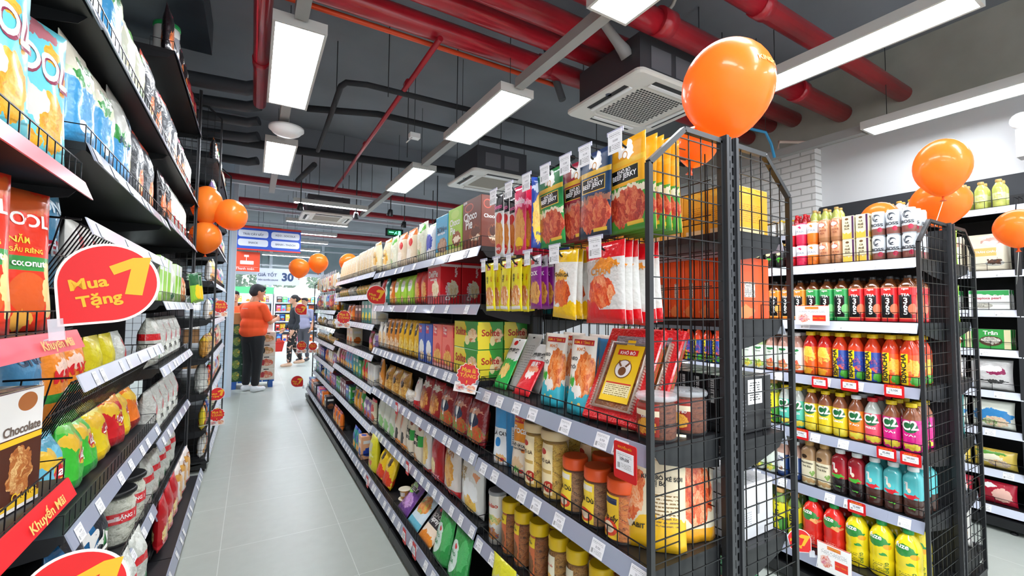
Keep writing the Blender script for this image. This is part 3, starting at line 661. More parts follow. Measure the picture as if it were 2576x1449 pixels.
def P(desc, w, h, d, col, layers=(), txt=(), cols=('ffffff',), kind='tall', rough=.28, bump=.25, sd=1, cat='snack bag', nm='snack_bag', bscale=45):
    nm = kind_of(desc, nm); mt = mat('print_'+desc.replace(' ', '_'), col, rough, layers=layers, bump=bump, bscale=bscale, coat=.3)
    me, surf = pouch(nm, w, h, d, mt, kind, sd)
    parts = [(nm, me)]
    if txt: parts.append(('lettering', letters([(t[0], t[1]*w, t[2]*h, t[3]*w)+tuple(t[4:]) for t in txt], surf, cols)))
    return SKU(nm, desc, cat, w, d, h, parts)
def B(desc, w, d, h, col, layers=(), txt=(), cols=('ffffff',), rough=.35, cat='carton', nm='carton', side=None):
    m = MB(); m.chbox(-w/2, w/2, -d/2, d/2, 0, h, .002); mt = mat('print_'+desc.replace(' ', '_'), col, rough, layers=layers, coat=.2)
    parts = [(nm, m.mesh(nm, mt))]
    if txt: parts.append(('lettering', letters([(t[0], t[1]*w, t[2]*h, t[3]*w)+tuple(t[4:]) for t in txt], lambda x, z: -d/2, cols)))
    f = MB(); f.box(-w/2+.004, w/2-.004, -.0005, .0005, h, h+.0006); parts.append(('flap_seam', f.mesh('flap', flat('00000055'[:6], .6) if 0 else flat('6a6a6a', .6))))
    if side:   # print on the two narrow sides
        q = MB()
        for sgn in (-1, 1):
            for st, cx, cz, ww, ci, rot in side: put_text(q, st, cx*d, cz*h, ww*d, None, lambda x, z: -w/2, rot, ci, M=Matrix.Rotation(sgn*pi/2, 4, 'Z'))
        parts.append(('side_lettering', q.mesh('side_lettering', [flat(c, .45) for c in cols])))
    return SKU(nm, desc, cat, w, d, h, parts)
def bottle_surf(prof, sup, n=20):
    def S(x, z):
        r = prof[-1][0]
        for (r0, z0), (r1, z1) in zip(prof, prof[1:]):
            if z0 <= z <= z1 and z1 > z0: r = r0+(r1-r0)*(z-z0)/(z1-z0); break
        x = max(-r*.97, min(r*.97, x)); return -(max(0, r**sup-abs(x)**sup))**(1/sup)
    return S
def BT(desc, r, h, prof, cap, col, layers=(), txt=(), cols=('ffffff',), sup=2, rough=.18, cat='bottle', nm='drink_bottle', capc='ffffff', n=20, caplab=None):
    """prof: body outline as fractions of r and h; cap: (radius, z0, z1) fractions"""
    nm = kind_of(desc, nm); pr = [(a*r, b*h) for a, b in prof]; m = MB(); m.lathe(pr, n, sup); mt = mat('print_'+desc.replace(' ', '_'), col, rough, layers=layers, coat=.5)
    parts = [(nm, m.mesh(nm, mt))]
    if cap:
        c = MB(); cr, c0, c1 = cap[0]*r, cap[1]*h, cap[2]*h; c.lathe([(cr, c0), (cr*1.02, c0+(c1-c0)*.2), (cr, c1-.002), (cr*.92, c1)], 20)
        parts.append(('cap', c.mesh('cap', flat(capc, .35)), caplab))
    if txt: parts.append(('lettering', letters([(t[0], t[1]*r*2, t[2]*h, t[3]*r*2)+tuple(t[4:]) for t in txt], bottle_surf(pr, sup), cols)))
    return SKU(nm, desc, cat, 2*r*1.0, 2*r, h, parts)
CLEAR = mat('clear_plastic', 'ffffff', .05, alpha=.05, spec=1)
def JAR(desc, r, h, lidc, contents, label=None, txt=(), cols=('ffffff',), lidh=.2, waist=False, cat='jar', nm='snack_jar', lidr=1.04, lidclear=False, lidn=24):
    """see-through jar: contents, clear wall, label, screw lid"""
    zb = h*(1-lidh)
    pr = [(.93*r, 0), (r, .03*h), (r, .3*h), (r*(.86 if waist else 1), .5*zb if waist else .5*h), (r*(.92 if waist else 1), .85*zb), (r*.84, zb*.97), (r*.8, zb)]
    parts = [(nm, MB().lathe(pr, 22).mesh(nm, CLEAR))]
    parts.append(('contents', MB().lathe([(a*.94, .004+b*.93) for a, b in pr[:6]], 18).mesh('contents', mat('food_'+contents[0], contents[1], .85, spec=.15, layers=[('F', .5, .5, .9, .9, contents[1:4], contents[4])], bump=.5, bscale=90))))
    L = MB(); L.lathe([(lidr*r*.97, zb-.002), (lidr*r, zb+.002), (lidr*r, h-.006), (lidr*r*.93, h)], lidn); parts.append(('screw_lid', L.mesh('lid', mat('frosted_clear_lid', 'e6ecf0', .25, alpha=.32) if lidclear == 2 else flat(lidc, .4)), None))
    if label:
        z0, z1, a0, a1, col, lys = label; m = MB(); n = 10; S = bottle_surf(pr, 2)
        zs = [z0*h+(z1-z0)*h*j/6 for j in range(7)]
        for z in zs:
            rr_ = abs(S(0, z))+.0008
            for i in range(n+1): t = a0+(a1-a0)*i/n; m.v.append((sin(t)*rr_, -cos(t)*rr_, z))
        for j in range(6):
            for i in range(n): q = j*(n+1)+i; m.face([q, q+1, q+n+2, q+n+1], [(i/n, j/6), ((i+1)/n, j/6), ((i+1)/n, (j+1)/6), (i/n, (j+1)/6)], True)
        parts.append(('paper_label', m.mesh('paper_label', mat('label_'+desc.replace(' ', '_'), col, .4, layers=lys))))
    if txt: parts.append(('lettering', letters([(t[0], t[1]*r*2, t[2]*h, t[3]*r*2)+tuple(t[4:]) for t in txt], lambda x, z: bottle_surf(pr, 2)(x, z)-.0008, cols)))
    return SKU(nm, desc, cat, 2*r*lidr, 2*r*lidr, h, parts)
def fill(ctx, X, s, z, y, items, end='mesh end', ymax=None, inset=.034):
    """stand goods on a deck from y onwards; items: (SKU, facings, rows deep, gap, lean, turn, stack)"""
    rz = -s*pi/2
    for it in items:
        if isinstance(it, (int, float)): y += it; continue
        k = it[0]; n = it[1] if len(it) > 1 else 1; rows = it[2] if len(it) > 2 else 1; gap = it[3] if len(it) > 3 else .004
        lean = it[4] if len(it) > 4 else 0; turn = it[5] if len(it) > 5 else 0; stack = it[6] if len(it) > 6 else 1
        wy = k.w*abs(cos(turn))+k.d*abs(sin(turn)); wx = k.w*abs(sin(turn))+k.d*abs(cos(turn))
        for i in range(n):
            if ymax and y+wy > ymax: return y
            for r in range(rows):
                for q in range(stack):
                    off = wx/2+r*(wx+.006)+(k.h*sin(abs(lean))*.0)
                    zz = z+.0005+q*(k.h+.001)+k.d/2*sin(abs(lean))
                    jit = random.uniform(-.03, .03) if k.cat != 'bottle' and k.w < .3 and k.kind.endswith(('bag', 'pouch', 'sack')) else 0
                    place(k, (X+s*(inset+off), y+wy/2, zz), rz+turn*(1)+jit, ctx, -lean, 0, end, r if stack == 1 else (r, q))
            y += wy+gap
    return y
ORD = 'first second third fourth fifth sixth seventh eighth ninth tenth eleventh twelfth thirteenth fourteenth fifteenth sixteenth'.split()
def finish_labels():
    by = {}
    for rec in PLACED:
        if rec[5]: rec[0]['label'] = rec[5]; rec[0]['group'] = rec[1].desc+'s'; continue
        by.setdefault((rec[2], rec[1].desc), []).append(rec)
    for (ctx, desc), L in by.items():
        def rq(r): return r[3] if isinstance(r[3], tuple) else (r[3], 0)
        rows = {}
        for r in L: rows.setdefault(rq(r), []).append(r)
        for (row, q), R in rows.items():
            R.sort(key=lambda r: r[4])
            for i, r in enumerate(R):
                pre = '' if len(R) == 1 else ORD[min(i, 15)]+' '
                fr = '' if len(R) == 1 else ' from '+r[6]
                bk = ('' if row == 0 else [' second row', ' third row', ' fourth row'][min(row-1, 2)])
                lv = '' if (isinstance(r[3], tuple) is False) or max(a[1] for a in rows) == 0 else (' lower tier' if q == 0 else ' upper tier' if q == 1 else ' highest tier')
                lab = f'{pre}{desc}{fr},{bk}{lv}{"," if bk or lv else ""} {ctx}'.replace(',,', ',')
                if len(lab.split()) > 16 and fr: lab = lab.replace(fr, ' along')
                if len(lab.split()) > 16: lab = lab.replace(' centre rack', '').replace(' drinks rack', ' drinks').replace(' the ', ' ')
                if len(lab.split()) > 16: lab = lab.replace(' section', '').replace(' along', '')
                r[0]['label'] = lab
                if len(L) > 1: r[0]['group'] = f'{desc}s, {ctx}'
# ------------------------------------------------------------------ goods: kinds
R_, Y_, G_, W_, K_ = 'd9202a', 'f6c51c', '2fae4a', 'f4f2ee', '17181b'
MEAT = ('8e2a20', 'c8452f', 'e58a5a'); CHIP = ('e0962a', 'f3b94a', 'c9701c'); CORN = ('f4b92f', 'f9d568', 'd98b1a'); BRN = ('5a3420', '8a5a34', '3c2216')
S = {}
def jerky(key, desc, top, mid, bot='e8dcc0'):
    S[key] = P(desc, .15, .255, .011, top, [('r', 0, 1, .72, .78, 'e8b93a'), ('w', .42, .9, .12, .07, W_), ('w', .62, .86, .1, .1, W_), ('e', .5, .83, .07, .045, 'c98a3a'), ('e', .5, .83, .05, .032, W_),
        ('r', 0, 1, 0, .5, mid), ('w', .5, .42, .55, .08, bot), ('F', .5, .26, .52, .2, MEAT, 11), ('r', .1, .85, .53, .70, 'e8b93a'), ('r', .12, .83, .54, .69, '151515'), ('r', .5, .9, .06, .1, 'f0c23c')],
        [('BEEF JERKY', -.02, .597, .62, 0), ('KHÔ BÒ', -.02, .662, .34, 0)], kind='tall', nm='jerky_pouch', cat='jerky pouch', sd=3, bump=.12)
jerky('jy', 'yellow beef jerky pouch', 'eda71f', '4d9a3a'); jerky('jb', 'navy beef jerky pouch', '1d3f66', '23344d', 'a06a55'); jerky('jr', 'crimson beef jerky pouch', '9e1f3a', '7d2435', 'b5776a'); jerky('jg', 'green buffalo jerky pouch', '15803d', '2f9a48')
S['sento'] = P('pink crab noodle snack sleeve', .075, .26, .012, 'd7265a', [('F', .5, .36, .46, .3, ('d58a3c', 'e0a35a', 'c87a30'), 9), ('e', .5, .16, .3, .09, 'f2c51d'), ('w', .5, .75, .5, .07, 'f7a6c3')], [('Sento', 0, .77, .8, 0), ('Angry', 0, .1, .6, 1)], (W_, 'b3202c'), sd=5)
S['sentok'] = P('black and white crab noodle sleeve', .075, .26, .012, 'dcdcd8', [('r', 0, 1, .72, 1, '232326'), ('F', .5, .36, .46, .28, ('d58a3c', 'e0a35a', 'c87a30'), 9), ('e', .6, .62, .3, .08, 'c9302c'), ('e', .5, .14, .3, .08, 'd9302c')], [('Sento', 0, .8, .8, 0), ('Spicy', 0, .14, .5, 1)], ('e25a9a', W_), sd=6)
S['stick'] = P('blue and yellow fish stick sleeve', .06, .25, .012, '2746a0', [('F', .5, .4, .45, .34, CORN, 10), ('e', .5, .2, .3, .1, 'f2d51d'), ('w', .5, .85, .5, .06, 'cfd8ee')], [('Fish', 0, .2, .4, 1)], (W_, '2746a0'), sd=7)
S['chili'] = P('yellow spicy squid hanging packet', .075, .2, .014, 'efe01e', [('F', .5, .3, .46, .2, ('c8502a', 'e9a050', 'fff0d8'), 7), ('r', .32, .68, .85, .94, R_), ('r', .1, .9, .04, .1, W_)], [('ớt', 0, .89, .2, 0), ('매운', -.1, .65, .4, 1, pi/2), ('SPICY', .3, .66, .3, 2, pi/2)], (W_, K_, R_), nm='hanging_pouch', cat='hanging snack packet', sd=8)
S['purp'] = P('purple snail snack hanging packet', .075, .19, .014, '8c1f8a', [('r', 0, 1, .78, 1, 'c9c6cc'), ('F', .5, .3, .46, .22, ('d58a3c', 'e8b25a', '9a4a20'), 8), ('r', .1, .45, .84, .94, R_)], [('Ốc', .2, .88, .3, 1), ('OCK', 0, .66, .6, 0)], (W_, K_), nm='hanging_pouch', cat='hanging snack packet', sd=9)
S['yc'] = P('yellow and white chicken feet packet', .125, .22, .022, 'e9e6df', [('r', 0, 1, .82, 1, 'f3c312'), ('r', 0, 1, 0, .16, 'f3c312'), ('w', .78, .12, .4, .14, 'f3c312'), ('F', .45, .38, .36, .2, ('d9401e', 'f07a2e', 'b52a18'), 8), ('w', .4, .62, .3, .07, 'f1b43a')], [('CHÂN GÀ', -.05, .64, .6, 0)], (K_,), nm='hanging_pouch', cat='hanging snack packet', sd=10, bump=.5)
S['rc'] = P('red and silver chicken feet packet', .17, .23, .026, 'd8d5d0', [('r', 0, 1, .8, 1, 'd9121e'), ('r', 0, 1, 0, .17, 'd9121e'), ('w', .1, .12, .35, .2, 'd9121e'), ('F', .48, .4, .34, .2, ('c9271a', 'f0642a', 'ffb07a'), 8), ('w', .6, .72, .3, .07, 'f39a2c')], [('CHÂN', -.02, .66, .5, 0), ('GÀ', .3, .72, .18, 0), ('CÁNH', 0, .78, .3, 0)], ('e08a1c',), nm='hanging_pouch', cat='hanging snack packet', sd=11, bump=.5)
S['kon'] = P('green konjac snack sachet', .095, .23, .016, '1fae4b', [('r', 0, 1, .62, 1, 'efefed'), ('w', .5, .62, .6, .05, 'efefed'), ('F', .45, .34, .3, .14, ('f3c34a', 'f8dc8a', 'e09a2a'), 8), ('e', .4, .9, .14, .05, R_), ('e', .55, .96, .06, .015, K_)], [('魔芋爽', 0, .74, .75, 0), ('素毛肚', 0, .61, .5, 1)], (K_, W_), kind='tall', sd=12)
S['konr'] = P('red konjac snack sachet', .095, .23, .016, 'e01f2c', [('r', 0, 1, .66, 1, 'd4d4d2'), ('w', .5, .4, .26, .1, 'f6e8e0'), ('F', .6, .5, .3, .08, ('f08a5a', 'f6b08a', 'e0502a'), 8)], [('魔芋爽', 0, .76, .75, 0), ('香辣', .1, .58, .5, 1)], (K_, W_), kind='tall', sd=13)
S['kong'] = P('plain silver back of a konjac sachet', .1, .25, .014, 'b3b4b1', [('t', .2, .8, .2, .8, '8d8e8c', 14), ('e', .5, .93, .08, .015, K_)], kind='tall', sd=14)
S['heo'] = P('white and turquoise garlic pork standing pouch', .1, .25, .065, 'efe9dd', [('r', 0, 1, 0, .28, '35b5c8'), ('w', .5, .3, .5, .04, '35b5c8'), ('F', .72, .52, .34, .27, ('c4471c', 'ef8436', 'f4b078'), 12), ('r', .12, .92, .88, .95, 'c4262a'), ('w', .25, .42, .15, .06, '3fae3a'), ('w', .48, .3, .22, .06, 'f6efe6'), ('e', .35, .14, .05, .02, 'e8c96a'), ('e', .65, .14, .05, .02, 'e8c96a')],
    [('MUA 1 TẶNG 1', .02, .915, .7, 0), ('KHÔ', .0, .83, .3, 1), ('HEO', -.24, .7, .3, 2), ('TỎI', -.24, .6, .22, 2)], ('f7c02a', 'e07a2a', '20242c'), kind='stand', nm='standing_pouch', cat='standing pouch', sd=15, bump=.15)
S['poca'] = P('orange and cream chicken floss pouch', .1, .23, .05, 'f3e6d2', [('r', 0, 1, .55, .84, 'f39a2c'), ('r', .06, .94, .84, .94, 'c4262a'), ('w', .45, .2, .3, .1, 'e9c79a'), ('w', .55, .1, .25, .04, '4fae3a'), ('e', .7, .1, .12, .03, R_), ('e', .75, .42, .12, .03, 'ef8a3a')],
    [('MUA 1 TẶNG 1', .0, .89, .75, 1), ('Poca', -.02, .74, .7, 0), ('KHÔ GÀ CAY', 0, .5, .8, 2), ('Dried Chicken', 0, .44, .6, 2)], (W_, 'f7c02a', '20242c'), kind='stand', nm='standing_pouch', cat='standing pouch', sd=16, bump=.15)
S['bluep'] = P('blue and white chicken floss pouch', .09, .23, .05, 'eef2f5', [('r', 0, 1, .62, .95, '3c9ad8'), ('e', .4, .38, .16, .08, '2f86c8'), ('w', .6, .12, .3, .07, 'e9b97a'), ('e', .7, .1, .1, .03, R_)], [('LÁ CAY', 0, .54, .8, 0)], ('20242c',), kind='stand', nm='standing_pouch', cat='standing pouch', sd=17, bump=.15)
S['bluer'] = P('plain blue back of a standing pouch', .1, .24, .05, '2f86bf', [('r', .25, .75, .35, .65, 'c9d3da'), ('t', .28, .72, .38, .62, '77828a', 7)], kind='stand', nm='standing_pouch', cat='standing pouch', sd=18, bump=.15)
S['beefp'] = P('big cream and yellow shredded beef pouch', .17, .30, .07, 'ead9b8', [('r', 0, 1, 0, .17, 'f0bb1e'), ('w', .7, .2, .5, .1, 'f0bb1e'), ('F', .1, .5, .3, .26, ('d8471f', 'f28a4a', 'f7c9a0'), 12), ('e', .68, .82, .24, .07, 'c9a87a'), ('e', .68, .82, .22, .06, 'f4ecd8'), ('t', .42, .9, .22, .5, '8a6a3a', 9)],
    [('KAURI', .18, .82, .36, 1), ('KHÔ BÒ XÉ SỢI', .14, .62, .6, 0), ('Vị Bò', .1, .57, .22, 0), ('ABIT', -.2, .2, .2, 0)], (K_, 'c4472a'), kind='stand', nm='standing_pouch', cat='standing pouch', sd=19, bump=.12, bscale=20)
S['redp'] = P('cream and red shredded squid pouch', .15, .27, .06, 'e9dcc0', [('r', 0, 1, 0, .14, 'f0a81e'), ('F', .5, .48, .44, .3, ('c4371c', 'ec6a3a', 'f7b98a'), 12)], [('KAURI', 0, .86, .5, 0)], ('c4472a',), kind='stand', nm='standing_pouch', cat='standing pouch', sd=20)
# tray of dried beef: window tray with red card border
def tray():
    w, h = .2, .3; m = MB(); m.chbox(-w/2, w/2, -.012, .012, 0, h, .004)
    body = m.mesh('tray', mat('print_red_tray', 'd4161f', .3, coat=.4, layers=[('F', .5, .5, .06, .03, ('e8636a', 'd4161f', 'f6b0b0'), 20), ('r', .17, .83, .13, .82, '8a5a38'), ('F', .5, .48, .33, .33, ('5e3018', 'a8642e', '7c421e'), 24), ('r', .17, .83, .82, .92, '8d8a92')], bump=.6, bscale=120))
    win = MB(); n = 30; ring = []
    for i in range(2): win.tube([(-w*.33+.004*i, -.018, h*.13), (w*.33, -.018, h*.13), (w*.33, -.018, h*.82), (-w*.33, -.018, h*.82), (-w*.33, -.018, h*.13)], .005, 5)
    for i in range(26): z = h*(.13+.7*i/25); win.cbox((-w*.35, -.016, z), (.012, .01, .006)); win.cbox((w*.35, -.016, z), (.012, .01, .006))
    lab = MB(); lab.box(-.052, .052, -.0165, -.0155, .06, .24); lab.box(-.014, .014, -.0165, -.0155, .24, .257)
    tx = MB(); sf = lambda x, z: -.0168
    tx.m = 1; tx.box(-.036, .036, -.0172, -.0167, .207, .225); tx.box(-.045, .045, -.0172, -.0167, .115, .119)
    put_text(tx, 'KHÔ BÒ', 0, .216, .055, None, lambda x, z: -.0174, mi=2, off=.0003)
    tx.m = 0; tx.lathe([(.030, 0), (.030, .0006)], 20, M=Matrix.Translation((0, -.0168, .163)) @ Matrix.Rotation(pi/2, 4, 'X')); tx.m = 2; tx.lathe([(.027, 0), (.027, .0006)], 20, M=Matrix.Translation((0, -.0173, .163)) @ Matrix.Rotation(pi/2, 4, 'X'))
    tx.m = 0; tx.lathe([(.011, 0), (.014, .0006)], 12, M=Matrix.Translation((0, -.0178, .155)) @ Matrix.Rotation(pi/2, 4, 'X'))
    for sx in (-1, 1): tx.tube([(sx*.008, -.018, .170), (sx*.018, -.018, .181), (sx*.017, -.018, .188)], .003, 5)
    return SKU('jerky_tray', 'red dried beef tray with yellow label', 'jerky tray', w, .03, h, [('jerky_tray', body), ('clear_window', win.mesh('win', mat('crimped_clear_plastic', 'cbb9a8', .1, alpha=.5, spec=1))), ('yellow_label', lab.mesh('lab', mat('tray_label', 'f2c81c', .4, layers=[('r', .06, .94, .1, .3, 'efe3b0'), ('t', .1, .9, .1, .3, '8a7430', 6)]))), ('lettering', tx.mesh('tx', [flat('7a4a20', .5), flat('cf2a24', .5), flat(W_, .5)]))])
S['tray'] = tray()
S['jarm'] = JAR('squat jar of shredded meat with clear lid', .052, .115, 'dfe6ea', ('meatfloss', '4e2414', '7e4428', '2a120a', 20), (.12, .82, -1.0, .35, '9e2a1c', [('F', .5, .3, .4, .25, CHIP, 6), ('r', 0, 1, .62, .8, 'f0e0c0')]), [('KHÔ BÒ', -.1, .55, .35, 0)], (W_,), lidh=.1, lidclear=2)
S['jart'] = JAR('tall jar of chicken floss with beige lid', .046, .225, 'd3bb8e', ('chickenfloss', 'b9821e', 'e8c04e', '74500e', 18), (.08, .8, -1.25, .5, 'eedcae', [('e', .5, .84, .2, .06, 'b83022'), ('r', .3, .95, .42, .49, 'c9a45a'), ('e', .8, .16, .25, .11, 'b83022')]), [('KHÔ GÀ', -.12, .56, .62, 0), ('Vị', .06, .19, .22, 1)], ('3a2412', 'f3d9a0'), lidh=.13, lidr=1.1, lidn=40)
S['jaro'] = JAR('orange-lidded jar of dried shrimp', .045, .165, 'ee5a20', ('shrimp', 'b2481a', 'e0883c', '6a260c', 18), (.06, .74, -.95, .45, 'f5c62a', [('e', .5, .25, .45, .2, 'e2482a'), ('e', .5, .25, .3, .13, 'f8e0c0'), ('r', .1, .9, .8, .94, '1d2c55')]), [('Tép sấy', -.12, .38, .6, 0)], (K_,), lidh=.21, lidr=.9, waist=True)
S['jarc'] = JAR('orange-lidded jar of dried fish', .045, .165, 'ee5a20', ('driedfish', '5e3418', 'a8784a', '2a160a', 18), (.06, .74, -.95, .45, 'f5d23a', [('e', .5, .2, .45, .16, 'e2482a'), ('e', .5, .2, .3, .1, 'f8e0c0'), ('r', .1, .9, .8, .94, 'e8e0d0')]), [('Cá Dù', -.12, .45, .6, 0)], (K_,), lidh=.21, lidr=.9, waist=True)
S['jarn'] = JAR('yellow-lidded jar of peanuts', .036, .2, 'e8c112', ('peanuts', '7e3c12', 'ad682a', '3a1c08', 20), (.1, .78, -1.1, .3, 'c9683a', [('r', 0, 1, .72, .95, 'f0cf2a'), ('F', .5, .3, .4, .25, BRN, 5)]), [('Đậu', -.14, .67, .3, 0)], (K_,), lidh=.2, lidr=1.0)
S['jarn2'] = JAR('yellow-lidded jar of coated beans', .036, .2, 'e8c112', ('beans', '94601e', 'c8964a', '4a2a0c', 20), (.1, .7, -1.1, .3, 'f2ecd0', [('F', .5, .3, .35, .22, ('f0a030', 'f6c860', '3f9a3a'), 5), ('r', 0, 1, 0, .1, '6a2a7a')]), [('Hạt sấy', -.14, .55, .42, 0)], ('d0502a',), lidh=.2, lidr=1.0)
S['canw'] = BT('white fruit chip canister with grey lid', .036, .205, [(1, 0), (1, .94), (.97, .95)], (1.06, .93, 1), 'eae6dc', [('F', .5, .48, .2, .1, ('f0b040', 'f6d890', '5aa84a'), 8), ('F', .5, .2, .16, .12, ('e8602a', 'f09a3a', '4a5a9a'), 8)], [('Vinlao', 0, .74, .8, 0)], ('c8452a',), cat='canister', nm='canister', capc='8d9092')
# mid-rack biscuits and cakes
S['choco'] = B('brown chocolate pie box', .2, .09, .235, '6d3020', [('e', .35, .84, .24, .09, 'c9503a'), ('e', .35, .84, .2, .07, '6d3020'), ('w', .7, .25, .32, .18, '8c4a2c'), ('w', .7, .2, .28, .05, 'f0dcc0'), ('w', .72, .32, .26, .08, '4a2012')], [('Choco', -.06, .66, .7, 0), ('Pie', -.12, .5, .36, 0), ('LOTTE', -.34, .95, .2, 0)], (W_,), side=[('Choco', 0, .6, .7, 0, 0)])
S['chocog'] = B('lime green cream pie box', .17, .09, .23, '9ccf4a', [('w', .62, .3, .34, .16, '8a4a26'), ('w', .62, .3, .3, .05, 'f2e8d0'), ('r', 0, 1, 0, .1, 'e9e2a0'), ('e', .5, .86, .3, .1, 'b9dc6a')], [('Choco', 0, .68, .75, 0), ('Pie', -.14, .5, .36, 0)], (W_,), side=[('Pie', 0, .6, .5, 0, 0)])
S['bon'] = B('sky blue soft cake box', .17, .09, .22, '35a6cf', [('r', 0, 1, 0, .12, 'e8d98a'), ('F', .55, .26, .4, .18, ('6a4636', '9a7460', 'caa88a'), 4)], [('BON', -.1, .66, .55, 0), ('CAKE', .3, .66, .28, 0), ('bánh bông lan', 0, .56, .6, 1)], ('22405e', W_), side=[('BON', 0, .6, .7, 0, 0)])
S['deli'] = B('red pie carton with white pastries', .2, .12, .24, 'dc1c26', [('r', 0, 1, .86, .92, 'f0d8d8'), ('F', .62, .35, .26, .2, ('f2dfb0', 'f8edd0', 'e6c88a'), 4), ('w', .2, .12, .3, .12, 'c4606a')], [('DeliPie', -.04, .7, .7, 0), ('socola trắng', 0, .58, .5, 0)], (W_,), side=[('DeliPie', -.15, .3, .8, 0, pi/2), ('DeliPie', .25, .75, .5, 0, -pi/2)])
S['tipor'] = B('coral cream egg cake box', .13, .09, .225, 'f4776a', [('r', .05, .5, .72, .96, 'e23a4a'), ('e', .6, .42, .26, .14, 'e2372a'), ('F', .55, .24, .4, .16, ('f3b02a', 'f8d66a', 'e88a2a'), 4), ('r', 0, 1, 0, .06, 'f4b0a8')], [('Tipo', -.2, .88, .36, 0), ('Trứng', -.2, .8, .3, 0)], (W_,))
S['tipob'] = B('blue milk cream cake box', .11, .09, .22, '2e58b8', [('r', .05, .5, .76, .96, 'b52a5a'), ('w', .5, .38, .38, .2, 'eef0f0'), ('F', .6, .16, .3, .12, ('e8c88a', 'f4e2b8', 'd0a060'), 4)], [('Tipo', -.2, .88, .36, 0)], (W_,))
S['solite'] = B('green and yellow roll cake carton', .26, .13, .125, '3f9a3c', [('w', .25, .6, .3, .5, 'f0cf2a'), ('r', 0, .45, 0, 1, 'e9d63a'), ('e', .58, .3, .1, .18, 'e8dca0'), ('F', .8, .5, .18, .26, ('e8a860', 'f6e0b8', 'd07a3a'), 4)], [('Solite', -.2, .62, .44, 0)], ('b52a2a',), side=[('Solite', 0, .6, .7, 0, 0)])
S['greenb'] = P('lime coconut wafer bag', .14, .19, .05, 'a8d83c', [('e', .5, .66, .28, .2, W_), ('F', .4, .2, .25, .12, ('c9803a', 'e8b070', 'f6e6c8'), 6)], [('COCO', 0, .68, .4, 0)], ('2e7a3a',), sd=21)
S['orangeb'] = P('orange rice cracker bag', .12, .18, .05, 'e8792a', [('e', .5, .6, .3, .2, 'f0d0a0'), ('F', .5, .2, .4, .16, CHIP, 6)], [('GAU', 0, .62, .4, 0)], ('6a3a1a',), sd=22)
S['redtube'] = P('red ribbed biscuit bag', .11, .2, .05, 'd0302a', [('F', .55, .4, .3, .3, ('c97a3a', 'e8a860', 'a85a24'), 5)], sd=23)
S['teal'] = P('teal seaweed biscuit bag', .09, .2, .04, '2a7a78', [('e', .5, .5, .3, .2, 'cfe0d0')], sd=24)
S['yell'] = P('golden wafer roll bag', .1, .23, .045, 'eab41c', [('w', .5, .76, .25, .16, '201a14'), ('F', .5, .3, .42, .22, ('f2c23a', 'f8dc6a', 'c98a1c'), 8)], [('사리', 0, .78, .3, 0)], ('f6e6a0',), sd=25, bump=.5)
S['oran'] = P('amber cheese stick bag', .1, .23, .045, 'd98a2e', [('w', .5, .72, .3, .18, '2a2018'), ('F', .5, .25, .42, .2, ('f0b060', 'f6e0c0', 'c0702a'), 8)], [('Cha', 0, .74, .3, 0)], ('f6e6d0',), sd=26, bump=.5)
S['crois'] = P('clear bag of croissants with yellow print', .17, .19, .07, 'c98f3a', [('F', .5, .45, .5, .36, ('8a5a20', 'd9a04a', 'f2d27a'), 5), ('w', .3, .8, .4, .1, 'e8c63a'), ('w', .6, .55, .16, .12, '3a2a1a')], sd=27, bump=.6)
S['wsleeve'] = P('white striped bread sleeve', .1, .2, .05, 'e0ddd6', [('F', .5, .4, .4, .3, ('e0a860', 'f0d8b0', 'c88a4a'), 4), ('w', .4, .75, .14, .14, '2a2a2a')], sd=28)
S['wcup'] = P('white and red biscuit cup packet', .07, .19, .05, 'ece6e0', [('r', 0, 1, 0, .3, 'c8202c'), ('e', .5, .85, .1, .05, R_), ('F', .5, .5, .25, .12, ('e8c8a0', 'f4e6d0', 'd0a070'), 6)], sd=29)
S['wtie'] = P('crumpled white wrapped rice cakes', .16, .1, .06, 'e8e4da', [('F', .5, .5, .5, .5, ('f6f2ea', 'c8c2b4', 'e0dace'), 12)], sd=30, bump=.8, kind='pillow')
S['redsp'] = P('dark red tart bag with fruit print', .15, .21, .06, 'a01c22', [('F', .5, .4, .4, .26, ('7a4020', 'd0803a', 'f0c070'), 5), ('w', .5, .8, .4, .08, 'd9c6b0')], [('Coou', 0, .82, .6, 0)], (W_,), sd=31, bump=.6)
S['jelly1'] = P('navy and green fruit jelly net bag', .16, .2, .07, '8e1a22', [('F', .5, .25, .5, .25, ('1f8a3a', 'd8402a', '2fae4a'), 5), ('e', .5, .55, .3, .16, '1f3050'), ('w', .5, .75, .4, .06, 'e0a08a')], [('1', 0, .55, .12, 0), ('TẶNG TÚI', 0, .72, .55, 1)], (W_, 'f2b08a'), sd=32, bump=.7)
S['wbig'] = P('big white millet puff bag', .2, .27, .07, 'e6e4de', [('w', .6, .4, .3, .2, 'fafafa'), ('F', .6, .2, .24, .12, ('f0b02a', 'f8d25a', 'd98a1a'), 9), ('w', .85, .66, .08, .05, 'e09a70')], [('미리릿', -.22, .7, .4, 0, 0), ('과자', -.22, .58, .3, 0)], ('a8843a',), sd=33)
S['wor'] = P('white and red corn puff bag', .18, .25, .06, 'e6dcd4', [('r', 0, 1, 0, .16, 'd8202a'), ('F', .5, .48, .3, .28, CHIP, 10), ('w', .2, .75, .25, .1, 'd9a04a')], [('Corn', .0, .84, .5, 0)], ('a86a3a',), sd=34)
S['redw'] = P('red almond snack bag', .16, .25, .06, 'b5161f', [('w', .4, .6, .3, .1, 'c94a50'), ('F', .35, .3, .26, .2, ('f2c85a', 'f8e6b0', 'c98a3a'), 8), ('w', .5, .08, .5, .08, 'e0303a')], [('Crunxx', 0, .18, .8, 0)], ('f0a0b0',), sd=35)
